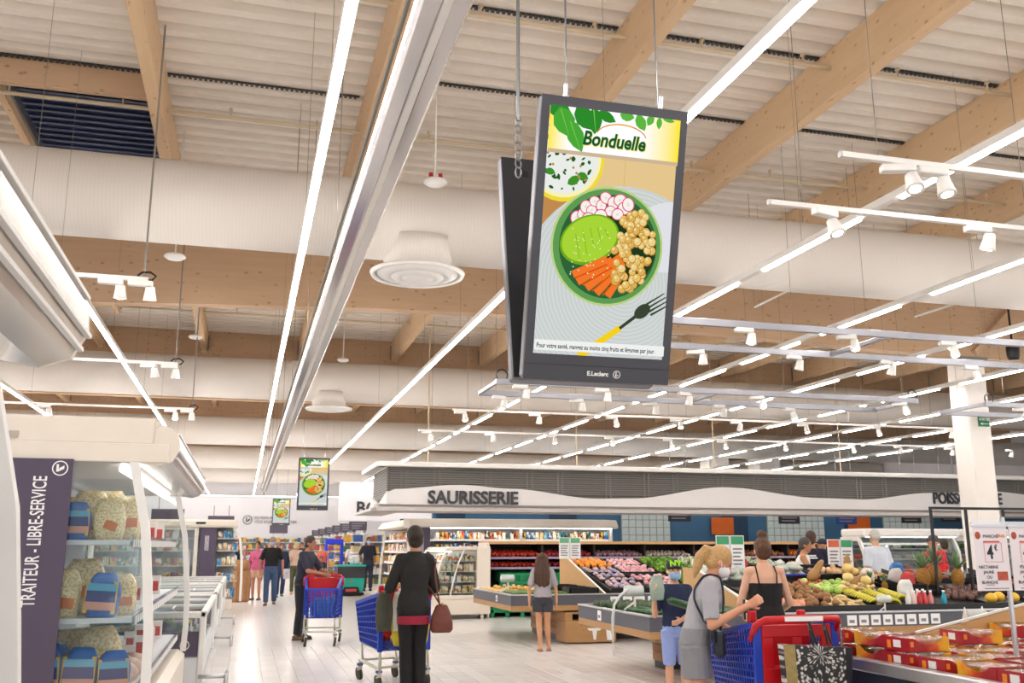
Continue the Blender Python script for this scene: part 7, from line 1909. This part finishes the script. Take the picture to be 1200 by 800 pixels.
person('person in a pink top and bare legs beside the man in black', (.42, 29.5, 0), R(160), 1.66, '#c05a80', '#c9a08a', '#2e211a', '#b9825f', 1.0, .3, '#6a5a58', 'f', None, None, 0, (0, 0), .014, True, None, .86, 1.44, 'bun')
person('shopper in a navy top further down the aisle', (1.15, 31.0, 0), R(185), 1.62, '#1f2a44', '#2a3a5a', '#4a3528', '#b9825f', 1, 1, '#2f7a80', 'm', None, WALK, 0, (0, 0), .014)
person('shopper in a black top by the bottle display', (-.15, 40.5, 0), R(190), 1.68, '#1a1a1e', '#3a3a46', '#2e211a', '#b9825f', 0, 1, '#222222', 'f', None, None, 0, (0, 0), .015, True, None, .86, 1.40, 'bun')
person('shopper in a rose top near the end shelving', (.95, 46.0, 0), R(180), 1.64, '#c98a8a', '#3a3a46', '#3a2a20', '#b9825f', .55, 1, '#222222', 'f', None, None, 0, (0, 0), .016, True, None, .86, 1.44, 'bob')
person('shopper in a dark shirt near the end shelving', (2.5, 44.0, 0), R(170), 1.70, '#23263a', '#3a3a46', '#2a2220', '#a9745a', .55, 1, '#222222', 'm', None, None, 0, (0, 0), .016)
person('bald shopper in a grey shirt near the end shelving', (1.2, 48.0, 0), R(200), 1.72, '#8a8a90', '#3a3a46', '#8f8a86', '#b9825f', .55, 1, '#222222', 'm', None, None, 0, (0, 0), .016, True, None, .86, 1.44, 'bald')
# blue advertising stand among the shoppers
o = empty('display_stand', (3.4, 38.2, 0), 0, 'tall bright blue cardboard display stand beside the gondolas', 'display stand'); DB = mat('stand_blue', '#1d34c8', .5, var=.1)
MB().bbox(-.35, -.25, 0, .4, 0, 1.8, .02).bbox(.25, .35, 0, .4, 0, 1.8, .02).bbox(-.25, .25, 0, .4, 1.6, 1.8, .02).build('frame', DB, o)
for z in (.3, .7, 1.1, 1.4): MB().box(-.25, .25, .05, .4, z, z + .03).build('shelf', DB, o)
o = MB().prism([(-.10, 0), (.10, 0), (.09, .30), (-.09, .30)], 'y', -.03, .03).build('carrier_bag', mat('pale_carrier', '#c9c9d2', .4, var=.4, scale=8), None, False, (1.33, 30.8, .55)); tag(o, 'pale printed carrier bag carried by the shopper in navy', 'bag')

# ---------------------------------------------------------------- bake the fused surfaces into plain meshes
bpy.context.view_layer.update()
dg = bpy.context.evaluated_depsgraph_get()
baked = []
for o in FUSE:
    me = bpy.data.meshes.new_from_object(o.evaluated_get(dg)); me.name = o.name; baked.append(me)
for o, me in zip(FUSE, baked):
    o.modifiers.clear(); o.data = me; me.shade_smooth()

# straps laid on the clothes they run over
def strap(parent, pts, wearers, m, r=.011, n=48):
    """closed strap through rough local points, pushed out to lie on the wearer's clothes"""
    from mathutils.bvhtree import BVHTree
    M = parent.matrix_world; Mi = M.inverted()
    tr = []
    for w_ in wearers:
        W = w_.matrix_world
        tr.append(BVHTree.FromPolygons([W @ v.co for v in w_.data.vertices], [tuple(p.vertices) for p in w_.data.polygons]))
    P = [M @ Vector(p) for p in pts]; out = []
    for k in range(n):
        t = k / (n - 1) * (len(P) - 1); i = min(int(t), len(P) - 2); out.append(P[i].lerp(P[i + 1], t - i))
    for it in range(90):                                    # pull it taut
        for k in range(1, n - 1): out[k] = (out[k - 1] + out[k + 1]) / 2
        for k in range(n):
            for t in tr:
                loc, nor, _, d = t.find_nearest(out[k])
                if loc is not None and ((out[k] - loc).dot(nor) < r): out[k] = loc + nor * r
    MB().tube([Mi @ q for q in out], [r * .75] * n, 6).build('strap', m, parent, True)
bpy.context.view_layer.update()
kids = lambda o, nm: [c for c in o.children if c.name.split('.')[0] in nm]
strap(BAG_H, [(-.03, -.03, .95), (-.09, -.10, 1.15), (-.13, -.13, 1.34), (-.16, -.05, 1.50), (-.16, .05, 1.48), (-.13, .14, 1.32), (-.08, .12, 1.12), (-.01, .03, .95)], kids(WOMAN, ('top',)), LEA, .013)
strap(BAG_C, [(.19, .17, .93), (.14, .22, 1.05), (.04, .26, 1.20), (-.06, .22, 1.30), (-.09, .14, 1.37), (-.08, .05, 1.38), (-.03, -.03, 1.30), (.05, -.09, 1.14), (.13, -.08, 1.02), (.20, .02, .95), (.22, .15, .92)], kids(GREYW, ('top', 'shorts')), NL, .011)
